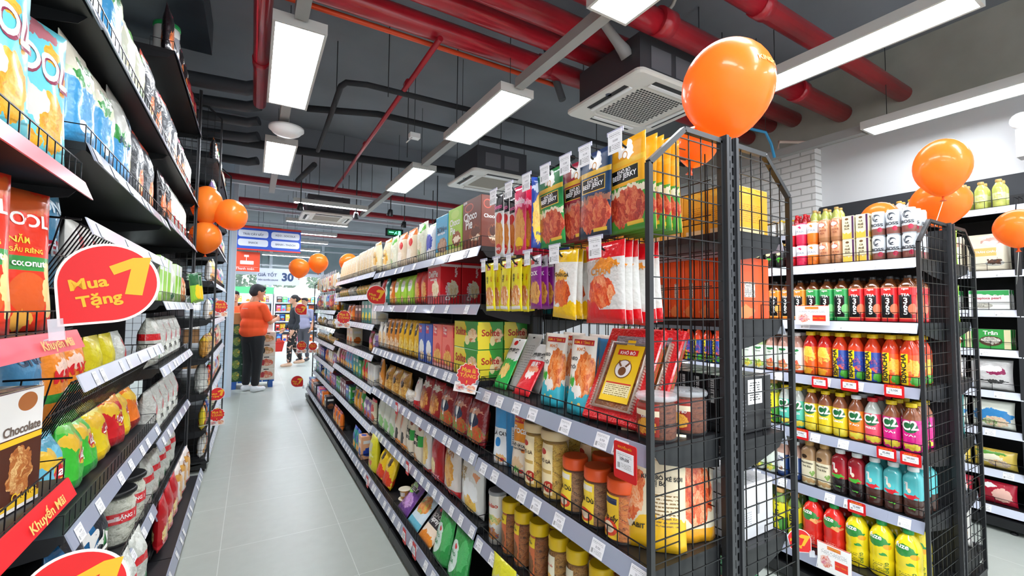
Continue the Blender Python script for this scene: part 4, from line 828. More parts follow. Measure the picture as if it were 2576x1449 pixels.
S['wy'] = P('white and yellow popcorn sachet', .11, .25, .05, 'ece8e2', [('F', .5, .5, .36, .3, ('f0c23a', 'f8e29a', 'e0a02a'), 8), ('r', 0, 1, 0, .12, 'd8303a')], sd=36)
S['creamk'] = P('cream cookie bag with black letters', .14, .25, .06, 'eee3cc', [('e', .7, .86, .16, .06, 'a8503a'), ('F', .35, .12, .3, .12, ('f0a02a', 'e8c060', 'd07a1a'), 6), ('r', .65, 1, .45, .7, '2fae4a')], [('jing', -.05, .66, .5, 0), ('jang', -.05, .5, .45, 0)], (K_,), sd=37)
S['orz'] = P('white and orange cat snack bag', .12, .25, .05, 'f0e2d0', [('w', .3, .75, .3, .2, 'ee7a2a'), ('w', .6, .35, .2, .15, '2a2420'), ('w', .6, .12, .4, .1, 'f0902a')], sd=38)
S['wgr'] = P('white and pale green milk cake bag', .14, .24, .06, 'e8ece0', [('w', .6, .3, .3, .2, '9ad08a'), ('w', .35, .12, .3, .08, '2e8a5a'), ('w', .3, .7, .2, .2, 'd6dcc8')], sd=39)
S['ypeel'] = P('lime yellow puffed corn bag', .16, .26, .07, 'e2dc2c', [('w', .5, .3, .32, .06, 'e8602a'), ('w', .5, .7, .3, .12, 'c8c4a0'), ('w', .5, .5, .4, .05, 'f0f0a0')], sd=40, bump=.5)
S['yred'] = P('yellow and red chilli chip bag', .15, .22, .07, 'f0c81e', [('w', .5, .2, .5, .25, 'e2401e'), ('w', .6, .7, .2, .12, '4a3a2a')], sd=41, bump=.6)
S['ybox'] = P('bright yellow biscuit stick bag', .1, .22, .05, 'f6dc1e', [('w', .5, .5, .2, .1, 'e8a81e')], [('Cosy', 0, .3, .4, 0)], ('b57a1a',), sd=42)
S['pjel'] = P('purple and green grape jelly bag', .17, .2, .03, '6a3a8a', [('w', .3, .7, .3, .16, '8ad04a'), ('F', .5, .35, .4, .2, ('a86ac0', 'd8a8e0', '5a2a6a'), 6), ('r', .2, .8, .62, .74, '1a1a1e')], [('JELLY', 0, .68, .45, 0)], (W_,), sd=43, bump=.6)
S['cjel'] = P('pale blue cartoon fruit jelly bag', .17, .2, .03, 'd4e6f0', [('F', .5, .6, .4, .25, ('d0503a', 'f0b050', '6ab04a'), 4), ('r', 0, 1, 0, .2, '6ac0d8')], sd=44, bump=.6)
S['kjel'] = P('dark jelly bag with orange corner', .17, .2, .03, '2a2226', [('r', 0, 1, 0, .4, 'f6e0c8'), ('w', .5, .08, .5, .16, 'f0902a'), ('w', .6, .85, .3, .1, 'c82a3a')], [('RONOA', 0, .66, .6, 0), ('Spray', 0, .54, .5, 0)], (W_,), sd=45, bump=.6)
S['gjel'] = P('green coconut jelly pouch', .17, .2, .07, '2f9a48', [('e', .3, .45, .3, .32, 'dcefe4'), ('w', .75, .6, .2, .3, '55bb6a'), ('e', .34, .66, .1, .05, R_)], [('THẠCH', -.2, .5, .36, 0), ('DỪA', -.2, .38, .26, 0)], ('2a8a4a',), kind='stand', sd=46, bump=.6, nm='standing_pouch', cat='standing pouch')
S['pudc'] = BT('clear caramel pudding cup', .034, .055, [(.7, 0), (.95, .9), (1.1, .92)], (1.12, .92, 1), 'd8a050', [('r', .3, .7, .3, .8, 'efe9df')], cat='pudding cup', nm='pudding_cup', capc='e6dcc4')
# drinks
PET = [(.86, 0), (1, .03), (.97, .2), (1, .3), (1, .66), (.9, .74), (.55, .86), (.4, .9), (.4, .94)]
SQB = [(.9, 0), (1, .02), (.96, .12), (1, .16), (1, .74), (.9, .8), (.5, .88), (.42, .9), (.42, .94)]
def tea(key, desc, c, c2): S[key] = BT(desc, .031, .215, SQB, (.44, .93, 1), c2, [('r', 0, 1, .62, .78, c), ('r', .36, .60, .1, .62, '15171a'), ('r', .6, .72, .1, .66, c), ('e', .62, .3, .08, .12, c2), ('r', 0, 1, .8, 1, '6a3a1c'), ('r', 0, 1, 0, .08, c)],
    [('TEA', 0, .58, .5, 0), ('3', 0, .46, .24, 0), ('6', 0, .34, .24, 0), ('5', 0, .22, .24, 0), ('ngon', 0, .70, .4, 0)], (W_,), sup=4, capc='1c1c1e')
tea('tr', 'red cap-topped peach tea bottle', 'd8262c', 'f0805a'); tea('tg', 'green oolong tea bottle', '2f9a52', '7ac87a'); tea('to', 'orange milk tea bottle', 'f0882a', 'f4b45a')
def bon(key, desc, c): S[key] = BT(desc, .034, .225, PET, (.62, .91, 1), c, [('r', 0, 1, .66, 1, 'e0401c'), ('r', .38, .52, .03, .68, 'f2d81e'), ('F', .62, .4, .14, .16, ('3a5ab0', '2a3a8a', 'f05a2a') if 'berry' in desc else ('f6a02a', 'f8c84a', 'e8602a'), 5), ('w', .68, .12, .14, .1, '4fae3a')],
    [('BONCHA', -.2, .35, 1.9, 0, pi/2)], (K_,), capc='f2c81e')
bon('bb', 'blueberry honey tea bottle', '2d4a9a'); bon('bo', 'yellow and red honey tea bottle', 'ee5a22')
S['om'] = BT('orange mango tea bottle', .034, .225, PET, (.62, .91, 1), 'f0641e', [('F', .5, .5, .16, .2, ('f6b02a', 'f8d85a', 'e8501e'), 4), ('w', .4, .1, .2, .1, 'f6b02a'), ('r', 0, 1, .7, 1, 'd8281e')], capc='f2c81e')
S['coz'] = BT('white and green peach juice bottle', .032, .215, PET, (.5, .92, 1), 'e8ede4', [('r', 0, 1, .68, 1, 'c09080'), ('e', .5, .6, .1, .04, '2f8a4a'), ('F', .5, .2, .14, .12, ('f08a3a', 'f6b87a', 'd84a3a'), 4), ('r', 0, 1, 0, .08, 'd8502a')], [('Cozy', 0, .6, .34, 0), ('TEA', 0, .48, .3, 1)], (W_, '2f6a3a'), capc='eeeeee')
S['colm'] = BT('white and yellow lemon oolong bottle', .032, .215, PET, (.5, .92, 1), 'e4ede0', [('r', 0, 1, .68, 1, '9ab070'), ('e', .5, .6, .1, .04, '2f8a4a'), ('F', .5, .16, .16, .12, ('f2d82a', 'f8ec7a', '6ab84a'), 4)], [('TRÀ', 0, .6, .34, 0), ('ÔLONG', 0, .48, .45, 1)], (W_, '2f4a3a'), capc='eeeeee')
def c2(key, desc, c, cc='f2cf1e', t='LEMON'): S[key] = BT(desc, .033, .215, PET, (.6, .91, 1), c, [('r', 0, 1, .7, 1, '9a5a3a' if t != 'FREEZE' else 'c0c8c0'), ('e', .5, .55, .15, .13, '1f6a3a'), ('w', .55, .12, .16, .08, 'f2e04a'), ('w', .3, .3, .05, .04, '4fae3a')],
    [('C2', 0, .55, .82, 0, .1, .042), (t, .0, .35, .6, 0, 0, .010)], (W_,), capc=cc)
c2('cm', 'magenta lychee green tea bottle', 'e0208a', t='VẢI'); c2('cp', 'pink iced fruit tea bottle', 'e8506a', 'd8202c', 'FREEZE'); c2('co', 'orange papaya tea bottle', 'f08a2a', 'f4f4f4', 'ĐÀO'); c2('cy', 'yellow lemon green tea bottle', 'f2d52a'); c2('ct', 'teal iced mint tea bottle', '58c8b0', t='FREEZE')
def dual(key, desc, c, c3, cap='f2f2f0', g=K_): S[key] = BT(desc, .034, .215, SQB, (.6, .9, 1), c, [('r', 0, 1, 0, .38, c3), ('w', .5, .42, .1, .05, '4fae3a' if key != 'dt' else 'e0303a'), ('e', .47, .55, .03, .05, 'f0dcc0'), ('w', .53, .2, .05, .03, '6ac84a'), ('r', .42, .45, .55, .72, 'f0e6e0')], [('茶', -.25, .66, .2, 0)], (W_,), sup=3.5, capc=cap)
dual('dt', 'turquoise and brown milk tea bottle', '5ac4c8', '4a2c24'); dual('dr', 'crimson and black milk tea bottle', 'a8202c', '231a1a')
S['dc'] = BT('cream latte bottle with tan cap', .034, .22, SQB, (.6, .9, 1), 'e6dcbc', [('r', 0, 1, .6, 1, 'b8926a'), ('e', .45, .68, .06, .05, '3a2a1e'), ('w', .5, .1, .2, .06, 'c8a06a'), ('w', .62, .3, .05, .05, '8aae5a')], [('Macchiato', 0, .5, .8, 0), ('Trà Sữa', 0, .42, .6, 0)], ('3a3226',), sup=3.5, capc='c79a5a')
S['db'] = BT('navy and white tea break bottle', .031, .2, PET, (.62, .9, 1), '24407a', [('r', 0, 1, .62, 1, 'c8a090'), ('r', .38, .62, .14, .66, 'f2f2f0'), ('w', .5, .24, .05, .05, 'b07a5a')], [('Tea', 0, .5, .4, 0), ('Break', 0, .43, .5, 0)], ('1f3a7a',), capc='f0f0ee')
S['dg'] = BT('green tea bottle with green cap', .034, .23, PET, (.6, .9, 1), '2f9a4a', [('r', 0, 1, .6, .8, 'f0e02a'), ('w', .5, .3, .2, .2, '7ad06a')], [('O°', 0, .55, .4, 0)], ('f0e02a',), capc='2fae4a')
BIG = [(.88, 0), (1, .03), (1, .3), (.95, .34), (1, .38), (1, .62), (.96, .72), (.7, .84), (.4, .9), (.36, .92)]
S['by'] = BT('large yellow lemon tea bottle', .047, .243, BIG, (.42, .91, 1), 'efd81c', [('w', .5, .7, .16, .1, '2f8a3a'), ('e', .62, .62, .06, .05, 'f0a81e'), ('w', .56, .45, .05, .03, '2f9a3a'), ('t', .42, .58, .1, .3, '6a6a1a', 6)], [('fuze', -.1, .72, .5, 1), ('CHÈ TÔ', .3, .2, .5, 0, pi/2)], ('2a6a2a', W_), capc='1f9a4a')
S['br'] = BT('large red peach tea bottle', .047, .243, BIG, (.42, .91, 1), 'e0281e', [('w', .5, .7, .16, .1, '2f8a3a'), ('F', .6, .6, .07, .05, ('f09a3a', 'f6c07a', 'e0501e'), 4), ('t', .42, .58, .1, .3, 'f0a090', 6)], [('fuze', -.1, .72, .5, 0)], (W_,), capc='1f9a4a')
S['bt'] = BT('yellow and green oolong tea bottle', .034, .235, PET, (.6, .91, 1), 'e8e02c', [('r', 0, 1, .76, 1, '7a9a4a'), ('w', .65, .2, .14, .2, '4a9a3a')], [('T', -.05, .6, .3, 0), ('E', -.05, .46, .3, 0), ('A', -.05, .32, .3, 0), ('OOLONG TEA', 0, .71, .9, 0)], (K_,), capc='c89a5a')
CANP = [(.86, 0), (1, .04), (1, .93), (.88, .97), (.9, .98), (.9, 1), (.82, 1), (.8, .985)]
def can(key, desc, c, lys, tx, cs): S[key] = BT(desc, .0265, .115, CANP, None, c, lys, tx, cs, cat='can', nm='drink_can', rough=.25)
can('kb', 'silver coffee can with moustached face', 'c9cdd2', [('e', .5, .74, .1, .16, '3a4048'), ('e', .53, .72, .07, .11, 'c9cdd2'), ('w', .5, .66, .05, .03, '2a2e36'), ('r', 0, 1, .03, .3, '8e5a50'), ('e', .58, .24, .06, .1, 'c02a4a')], [('BOSS', 0, .44, .86, 0, 0, .014)], ('2a2e36',))
can('kc', 'copper coloured coffee can', 'c58a62', [('e', .46, .78, .12, .13, 'b5482e'), ('e', .46, .78, .1, .09, 'ecd6c0'), ('r', 0, 1, .03, .2, 'b07850')], [('CÀ PHÊ', 0, .52, .6, 0), ('SỮA', 0, .4, .4, 0)], ('9a4a30',))
for q, c in (('or', 'f07a24'), ('pk', 'e8305a'), ('rd', 'c01c24')): can('k'+q, {'or': 'orange and white star can', 'pk': 'pink and white star can', 'rd': 'red and white star can'}[q], c, [('r', 0, 1, .48, .96, 'ece8ea'), ('w', .5, .8, .05, .08, c)], [('STAR', 0, .6, .8, 0)], ('9a9ea8',))
S['kk'] = BT('black tea bottle with leaf print', .026, .14, PET, (.5, .91, 1), '1c1d1c', [('e', .5, .6, .08, .08, 'e8e0a0'), ('w', .5, .35, .08, .08, '4fae3a')], capc='b59a4a', n=16)
S['cps'] = B('cream milk coffee carton', .052, .05, .115, 'e9dcb4', [('r', .82, 1, 0, 1, '4a2450'), ('r', 0, .8, 0, .3, 'e0b040'), ('w', .4, .34, .4, .1, 'e9dcb4'), ('e', .4, .88, .16, .05, '6a4a2a')], [('CÀ', -.08, .72, .3, 0), ('PHÊ', -.08, .58, .42, 0), ('SỮA', -.08, .46, .42, 0)], ('3a2a1e',))
S['ybx'] = B('yellow orange juice pack end', .085, .19, .15, 'f2a81e', [('t', .2, .8, .25, .65, 'c07a10', 9), ('r', .1, .9, .02, .14, 'f2cf9a'), ('w', .5, .9, .4, .06, 'f8c040')], [('orange', 0, .82, .6, 0)], ('b05a10',), cat='drink carton')
S['obx'] = B('bright orange coffee carton end', .055, .19, .19, 'f0561c', [('r', .3, .6, .35, .6, 'f6e0d0'), ('t', .3, .6, .35, .6, '3a3a3a', 9), ('w', .3, .1, .3, .1, 'f68a4a')], cat='coffee carton')
S['kbx'] = B('black coffee carton end', .05, .19, .17, '1d1d20', [('r', .35, .75, .5, .95, 'e8e8e6'), ('t', .4, .7, .55, .9, '202020', 8), ('t', .1, .3, .1, .6, '5a5a60', 8)], [('CÀ PHÊ', -.3, .3, .9, 0, pi/2)], ('c9c9c9',), cat='coffee carton')
S['kbr'] = B('black coffee carton with orange corner', .12, .08, .2, '1d1d20', [('w', .8, .2, .3, .2, 'd8502a'), ('e', .35, .8, .14, .1, '3a3a3e'), ('w', .5, .55, .2, .12, '8a5030')], [('CÀ PHÊ', -.3, .4, .9, 0, pi/2), ('ĐEN ĐÁ', -.12, .4, .8, 0, pi/2)], ('e0e0e0',), cat='coffee carton')
S['wbx'] = B('white multipack carton', .15, .19, .16, 'd9d9dc', [('r', .55, .62, .4, .62, '9a9aa0'), ('t', .1, .4, .2, .5, 'a8a8ae', 7)], cat='carton')
S['gbx'] = B('green chocolate malt carton', .15, .19, .13, '1f7a4a', [('w', .5, .7, .4, .16, 'c8302a'), ('w', .5, .3, .3, .16, 'c8302a')], [('Milo', 0, .7, .6, 0)], (W_,), cat='carton')
# wall shelving goods
S['lem'] = BT('lemon juice bottle with tan cap', .032, .19, PET, (.5, .9, 1), 'd2d870', [('r', 0, 1, .3, .55, 'e8ecb0'), ('F', .5, .4, .08, .08, ('5a9a3a', 'd8d84a', 'f0f0b0'), 4)], capc='d2a860')
S['milk'] = BT('white drinking yoghurt bottle', .03, .15, PET, (.55, .9, 1), 'e6e6e4', [('r', 0, 1, .2, .5, 'f6f6f4')], capc='e0a848'); S['sauc'] = BT('red chilli sauce bottle', .024, .17, PET, (.6, .86, 1), 'c8202a', [('r', 0, 1, .25, .5, 'f0d0c8')], capc='e8202a'); S['ymlk'] = BT('white bottle with yellow cap', .03, .15, PET, (.55, .9, 1), 'eceae0', [], capc='f2c81e')
S['crm'] = P('cream pearl barley pouch with bowl picture', .2, .25, .06, 'e6dfc8', [('w', .65, .78, .3, .1, 'c99a8a'), ('w', .62, .74, .2, .06, 'f2ece0'), ('r', .15, .75, .4, .62, 'f2bd6a'), ('e', .7, .2, .22, .08, 'b8b8b0'), ('F', .7, .25, .16, .07, ('2a1c14', '5a3a28', '1a100a'), 8)], [('TRÂN CHÂU', 0, .52, .5, 0)], (W_,), kind='stand', sd=51, bump=.1, nm='standing_pouch', cat='standing pouch')
S['wgb'] = B('white and green tapioca box', .19, .05, .13, 'ebebe8', [('r', 0, 1, .82, 1, '3aa85a'), ('w', .7, .82, .35, .08, '3aa85a'), ('e', .35, .2, .25, .14, 'b8b4a8'), ('F', .35, .24, .18, .1, ('7a7468', 'e8e4d8', '4a463c'), 8)], [('tapioca pearl', 0, .58, .6, 0)], ('c05a6a',)); S['ggb'] = B('green tapioca box with bowl picture', .17, .05, .13, '3aa04a', [('r', .82, 1, 0, 1, 'e8dcb0'), ('e', .45, .4, .32, .26, '5a4030'), ('F', .45, .44, .26, .18, ('3a2018', 'f0ece0', 'b8a890'), 7)], [('Trân', -.05, .82, .4, 0)], (W_,))
S['ybc'] = B('yellow cake mix box', .16, .06, .16, 'f2b81e', [('w', .5, .6, .25, .2, '8a5a24')]); S['cog'] = P('clear bag of brown sugar with pink print', .2, .2, .05, 'd2d0cf', [('w', .6, .65, .25, .14, '9a2a5a'), ('w', .5, .3, .4, .04, '3a3a3a'), ('w', .5, .7, .3, .1, 'f0eeee')], sd=52, bump=.6); S['peach'] = P('peach coloured flour bag', .16, .2, .06, 'efd8c0', [('w', .5, .6, .3, .2, 'f0a070'), ('e', .5, .2, .3, .1, 'e8803a')], sd=53)
S['bluf'] = P('blue and white flour mix bag', .2, .18, .05, 'e6e8dc', [('w', .5, .45, .5, .25, '3a8ac8'), ('F', .55, .25, .3, .18, ('d08a5a', 'f2dcc0', '6a9a4a'), 5)], sd=54); S['nood'] = P('yellow dried noodle pack', .2, .12, .06, 'e6c85a', [('w', .4, .5, .3, .25, 'f2ecd0'), ('F', .6, .3, .25, .2, ('c88a4a', 'f2e0b0', '8a5a9a'), 6), ('w', .4, .8, .4, .08, '5a9a3a')], sd=55, kind='pillow'); S['rpk'] = P('red frozen sausage pack', .18, .14, .05, 'b01c34', [('w', .65, .45, .25, .3, 'f2c0b0'), ('w', .3, .8, .2, .1, W_)], sd=56, kind='pillow'); S['mix'] = P('orange mixed fruit pack', .12, .09, .05, 'e0a03a', [('F', .5, .5, .5, .5, ('e05a2a', 'f2d05a', '5a9a4a'), 5)], sd=57, kind='pillow', bump=.6)
# tall rack snacks
S['cool'] = P('turquoise crispy coconut chip bag', .2, .35, .06, '6fd0dc', [('w', .62, .92, .2, .06, 'b8707a'), ('F', .7, .78, .1, .06, ('f0a01e', 'f6c04a', 'e08a10'), 10), ('F', .66, .3, .2, .2, ('f0a01e', 'f6b83a', 'e08a10'), 14), ('w', .4, .4, .2, .12, 'dcd8d2'), ('r', .02, .3, .46, .58, 'b05a62'), ('w', .85, .6, .08, .05, 'f0a01e'), ('F', .3, .12, .22, .1, ('f0a01e', 'f6b83a', 'e08a10'), 14)],
    [('COOL', -.02, .672, .9, 1, -.1, .075), ('COOL', -.03, .685, .86, 0, -.1, .07), ('CRISPY', -.3, .52, .3, 0)], (W_, '8e2a4a'), sd=61, bump=.1)
S['pcool'] = P('red stand-up bag of cashew snacks', .15, .34, .07, 'ef3a22', [('w', .5, .92, .5, .1, 'd8602a'), ('r', .2, .9, .42, .52, '3f9a4a'), ('e', .5, .26, .3, .15, 'e0602a'), ('w', .85, .3, .12, .2, 'f6d890'), ('w', .35, .07, .2, .05, 'f2b04a')],
    [('COOL', -.02, .78, .8, 0), ('NĂM', -.1, .64, .3, 1), ('SẦU RIÊNG', 0, .57, .5, 1), ('coconut', 0, .47, .5, 0)], (W_, 'f6d23a'), kind='stand', sd=62, bump=.15, nm='standing_pouch', cat='standing pouch')
S['bnut'] = P('blue and cream nut milk bag', .2, .3, .08, 'ece6d2', [('r', 0, 1, 0, .62, '3f9ed6'), ('w', .5, .64, .5, .08, 'dfe8c0'), ('w', .3, .66, .2, .08, '3f9a4a'), ('F', .75, .35, .2, .18, ('8a4a2a', 'f0ece4', 'd8a060'), 5), ('e', .3, .2, .1, .06, 'eef4f8')], [('NutMilk', 0, .78, .6, 0)], ('3f7a3a',), sd=63, bump=.3)
S['wgrn'] = P('grey white bag with blue and green print', .22, .34, .08, 'd0d0c8', [('r', 0, 1, 0, .5, '4aa0d8'), ('w', .4, .52, .4, .07, '2f9a3f'), ('F', .7, .3, .2, .16, ('8a3a2a', 'f0ece4', 'd8b080'), 5), ('w', .8, .4, .2, .2, 'f0e6b0')], [('Khoai Tây', 0, .46, .7, 0), ('HiL', .2, .76, .4, 0)], ('1f3f5a',), sd=64, bump=.3)
S['gfoil'] = P('dark grey foil popcorn bag', .2, .3, .07, '55585c', [('r', 0, 1, .9, 1, 'd8503a'), ('F', .6, .25, .3, .2, ('f0a01e', 'e05a2a', 'f6c84a'), 6)], sd=65, bump=.7)
S['kfoil'] = P('black chilli snack bag', .16, .26, .05, '1f1b20', [('F', .5, .3, .4, .24, ('c84a1e', 'e8843a', '6a2a1a'), 7), ('w', .6, .85, .3, .04, 'e05a7a')], [('XX', .1, .66, .5, 0)], (W_,), sd=66, bump=.5)
S['wseng'] = P('pale silver seaweed snack bag', .15, .26, .06, 'd3d8cc', [('r', .3, 1, .12, .3, 'de1f26'), ('w', .5, .6, .3, .2, 'e6ecdf')], [('BEN.B', .12, .22, .4, 0)], (W_,), sd=67, bump=.8)
S['bpong'] = P('large slate blue popcorn bag', .24, .34, .1, '3f7fa3', [('r', 0, 1, .3, .42, 'b01c3a'), ('w', .5, .8, .4, .1, '5a94b4')], [('PONI', .1, .72, .5, 0), ('KHUYẾN', 0, .36, .8, 0)], ('cfe0ea',), sd=68, bump=.3)
S['bnat'] = P('large steel blue rice cracker bag', .24, .3, .1, '4a8cb8', [('w', .5, .75, .3, .1, '5a9ac4')], [('GIGO', 0, .78, .6, 1), ('tự nhiên', .1, .5, .4, 0), ('Đậm đà', .1, .34, .3, 1)], (W_, '1f3a5a'), sd=69, bump=.3)
S['cook'] = B('white and brown chocolate cookie box', .26, .08, .26, '4e2418', [('r', 0, 1, .62, 1, 'ece9e4'), ('r', 0, 1, .56, .61, 'f0c22a'), ('r', 0, 1, .03, .08, 'f0c22a'), ('r', 0, 1, 0, .03, 'ece9e4'), ('e', .16, .86, .15, .09, 'b06a3a'), ('e', .8, .9, .12, .08, 'b06a3a'), ('F', .28, .32, .13, .2, ('9a5426', 'b87038', 'e0b878'), 16), ('F', .74, .34, .15, .2, ('9a5426', 'b87038', 'e0b878'), 16)],
    [('Chocolate', -.24, .68, .44, 0), ('Chocolate', .24, .68, .44, 0), ('Cookies', .3, .12, .3, 1), ('Cookies', -.2, .12, .3, 1)], ('6a5a50', 'f0c22a'))
S['wob'] = B('white box with orange almond picture', .2, .08, .12, 'ece9e2', [('w', .3, .8, .3, .12, 'e8702a'), ('e', .7, .5, .16, .34, 'c07a3a')])
def hash_(k): return sum(ord(c) for c in k)
def lay(key, desc, c, c2, c3=None): S[key] = P(desc, .165, .225, .085, c, [('r', 0, 1, 0, .2, c2), ('w', .3, .72, .28, .12, 'f2c23a'), ('w', .5, .9, .5, .08, c3 or c2), ('e', .62, .52, .26, .15, 'f4c92a'), ('w', .62, .5, .22, .11, 'd8232c')], [("Lay's", .12, .5, .4, 0)], (W_,), sd=hash_(key), bump=.9, bscale=24)
def hash_(k): return sum(ord(c) for c in k)
lay('lc', 'light blue classic chip bag', '6fc3dd', '2f9ab8'); lay('lg', 'bright green onion chip bag', '3fbf3a', '1f8a34', '7ad05a'); lay('ly', 'yellow original chip bag', 'f2d423', 'e0b81a', 'f2e47a'); lay('lr', 'red barbecue chip bag', 'd8242c', 'b01c24', 'f2a03a'); lay('lp', 'dark purple chip bag', '4a2448', '2e1430', '8a5a3a'); lay('lo', 'orange and maroon shrimp chip bag', 'ee7a2a', '8a2a24', 'f2a04a')
S['max'] = P('black and blue popcorn bag with white letters', .2, .28, .09, '17222e', [('r', 0, .35, 0, 1, '1f6aa0'), ('F', .8, .25, .18, .2, ('e0a040', 'f2e2c0', 'b0702a'), 8), ('r', .55, .9, .5, .66, '1f8a3a')], [('MAX', -.02, .6, .95, 0, -.5)], (W_,), sd=70, bump=.4)
S['amax'] = P('orange and black corn snack bag', .17, .26, .07, 'ef8a2a', [('w', .5, .15, .4, .14, '1f1a18'), ('r', 0, 1, .3, .4, '2f8a3a'), ('w', .5, .7, .3, .1, 'f6d2c0')], [('MAX', 0, .6, .7, 0), ('VỊ', .1, .35, .3, 1)], (R_, W_), sd=71, bump=.5)
S['ymax'] = P('yellow and red corn snack bag', .17, .26, .07, 'd8c828', [('w', .5, .35, .4, .14, 'f2f0ea'), ('w', .5, .1, .5, .12, '8a2a24'), ('w', .7, .8, .3, .1, 'e8e04a')], [('MAX', 0, .38, .6, 0)], (R_,), sd=72, bump=.5)
S['silv'] = P('silvery clear snack sack', .17, .26, .09, 'c9cbc4', [('r', .1, .9, .26, .4, 'e8d62a'), ('w', .7, .65, .1, .2, 'd8343a'), ('w', .3, .3, .3, .2, 'dfe2da')], [('Tặng 1', .05, .33, .5, 0)], (K_,), sd=73, bump=1)
S['silr'] = P('clear snack sack with red label', .17, .26, .09, 'c3c6bd', [('r', 0, 1, .55, .68, 'd8242c'), ('w', .6, .2, .2, .1, '2f9a5a'), ('w', .4, .85, .3, .1, 'dfe2da')], sd=74, bump=1)
S['jarr'] = JAR('clear snack tub with black lid and red band', .075, .22, '141416', ('puffs', 'b9bba8', 'd3d4c6', '8f917e', 10), (.42, .62, -2.6, 2.6, 'd8202a', [('r', .1, .4, .3, .6, 'f0d0d0')]), [('TẶNG 1', -.1, .53, .5, 0)], (W_,), lidh=.08, lidr=1.0)
S['wlab'] = P('white paper-labelled cake sleeve', .13, .24, .06, 'e9e6de', [('r', 0, 1, .2, .34, 'e8dca0'), ('w', .5, .7, .2, .1, 'c8302c')], sd=75, bump=.3)
S['ggr'] = B('lime green tall snack box', .12, .06, .24, '8fcf2c', [('r', 0, 1, .7, 1, 'dfe2e6'), ('r', .7, 1, 0, 1, 'e8ecd8')])
# far-away kinds in many colours
FAR = []
PAL = [('pink', 'e85a8a'), ('scarlet', 'dc2a2a'), ('deep blue', '2a4ab0'), ('teal', '2a9a94'), ('lilac', 'a88ac8'), ('amber', 'e8a02a'), ('cream', 'eee2c4'), ('white', 'eceae6'), ('leaf green', '3fa84a'), ('brown', '8a5434'), ('lemon', 'f0dc3a'), ('peach', 'f2b48a'), ('black', '26242a'), ('sky blue', '6ab4e0'), ('maroon', '7a1f2e'), ('orange', 'f07a24')]
for i, (n, c) in enumerate(PAL):
    n2, cc = PAL[(i*5+3) % len(PAL)]; rnd = random.Random(i)
    FAR.append(P(f'{n} and {n2} {["snack", "sweet", "candy", "biscuit"][i % 4]} bag', rnd.uniform(.1, .15), rnd.uniform(.17, .21), .05, c, [('w', .5, rnd.uniform(.55, .75), .34, .14, cc), ('F', .5, .28, .36, .16, CHIP if i % 2 else MEAT, 6), ('r', 0, 1, .9, 1, cc)], sd=100+i, bump=.4))
FARB = []
for i, (n, c) in enumerate(PAL):
    n2, cc = PAL[(i*7+5) % len(PAL)]; rnd = random.Random(i+50)
    FARB.append(B(f'{n} and {n2} biscuit box', rnd.uniform(.07, .14), .1, rnd.uniform(.15, .2), c, [('w', .5, .3, .34, .2, cc), ('r', .15, .85, .68, .82, 'f2f0ec')]))
S['blank'] = P('clear sleeve of cream wafers', .12, .23, .05, 'eadcc0', [('F', .5, .4, .4, .3, ('f0e2c4', 'e8c890', 'f6eedc'), 5), ('r', .4, .62, .6, .66, 'f8f8f8'), ('r', .4, .62, .7, .76, 'f8f8f8')], sd=150, bump=.5)
S['ywin'] = P('cream bag with yellow corn picture', .2, .25, .06, 'ece0bc', [('F', .5, .42, .34, .26, CORN, 8), ('r', 0, 1, .88, 1, 'f0a040'), ('w', .5, .15, .3, .1, 'f4ecd8')], [('BẮP NON', -.05, .52, .5, 0)], ('6a4a10',), sd=151, bump=.4)
S['wred'] = P('cream and orange bag with red disc', .19, .24, .06, 'f0dcc0', [('r', 0, 1, .8, 1, 'f0884a'), ('e', .7, .62, .16, .11, 'e02a2a'), ('w', .5, .85, .25, .06, 'e0302a'), ('w', .5, .3, .3, .15, 'f6ecd8')], sd=152, bump=.3)
S['wblu'] = P('white and royal blue milk sweets bag', .15, .2, .05, 'e8ecf2', [('w', .4, .5, .4, .3, '2a4ab8'), ('w', .6, .2, .3, .12, 'f2f0ec')], sd=153, bump=.4)
S['wgt'] = P('white rice cake bag with green top', .16, .25, .06, 'e8ead4', [('w', .6, .85, .3, .12, '6ac04a'), ('F', .45, .35, .3, .22, ('e8d8a8', 'f4ecd0', '5aa04a'), 5)], sd=154, bump=.4)
# ------------------------------------------------------------------ centre snack rack (faces the aisle, -X)
MX = .83; MC = 1.145; MB_X = 1.46; Y0 = .765; BAY = .95
BN = ['bay one', 'bay two', 'bay three', 'bay four', 'bay five', 'bay six', 'bay seven']
SHN = ['top shelf', 'second shelf', 'third shelf', 'fourth shelf', 'fifth shelf', 'sixth shelf', 'seventh shelf']
MZ = {0: [1.0, .705, .385, .14], 1: [1.61, 1.355, 1.025, .715, .41, .14], 2: [1.61, 1.355, 1.025, .715, .41, .14], 3: [1.63, 1.45, 1.20, .955, .695, .39, .14], 4: [1.63, 1.45, 1.20, .955, .695, .39, .14],
      5: [1.30, 1.08, .88, .62, .38, .14], 6: [1.30, 1.08, .88, .62, .38, .14]}
WHO = ['with jerky hooks and the big balloon', 'holding pie boxes and a big white bag', 'with golden bags and red packs', 'with cream wafers on top', 'with a burst promo sign', 'with hooks of small packets', 'at the checkout end']
MU = []
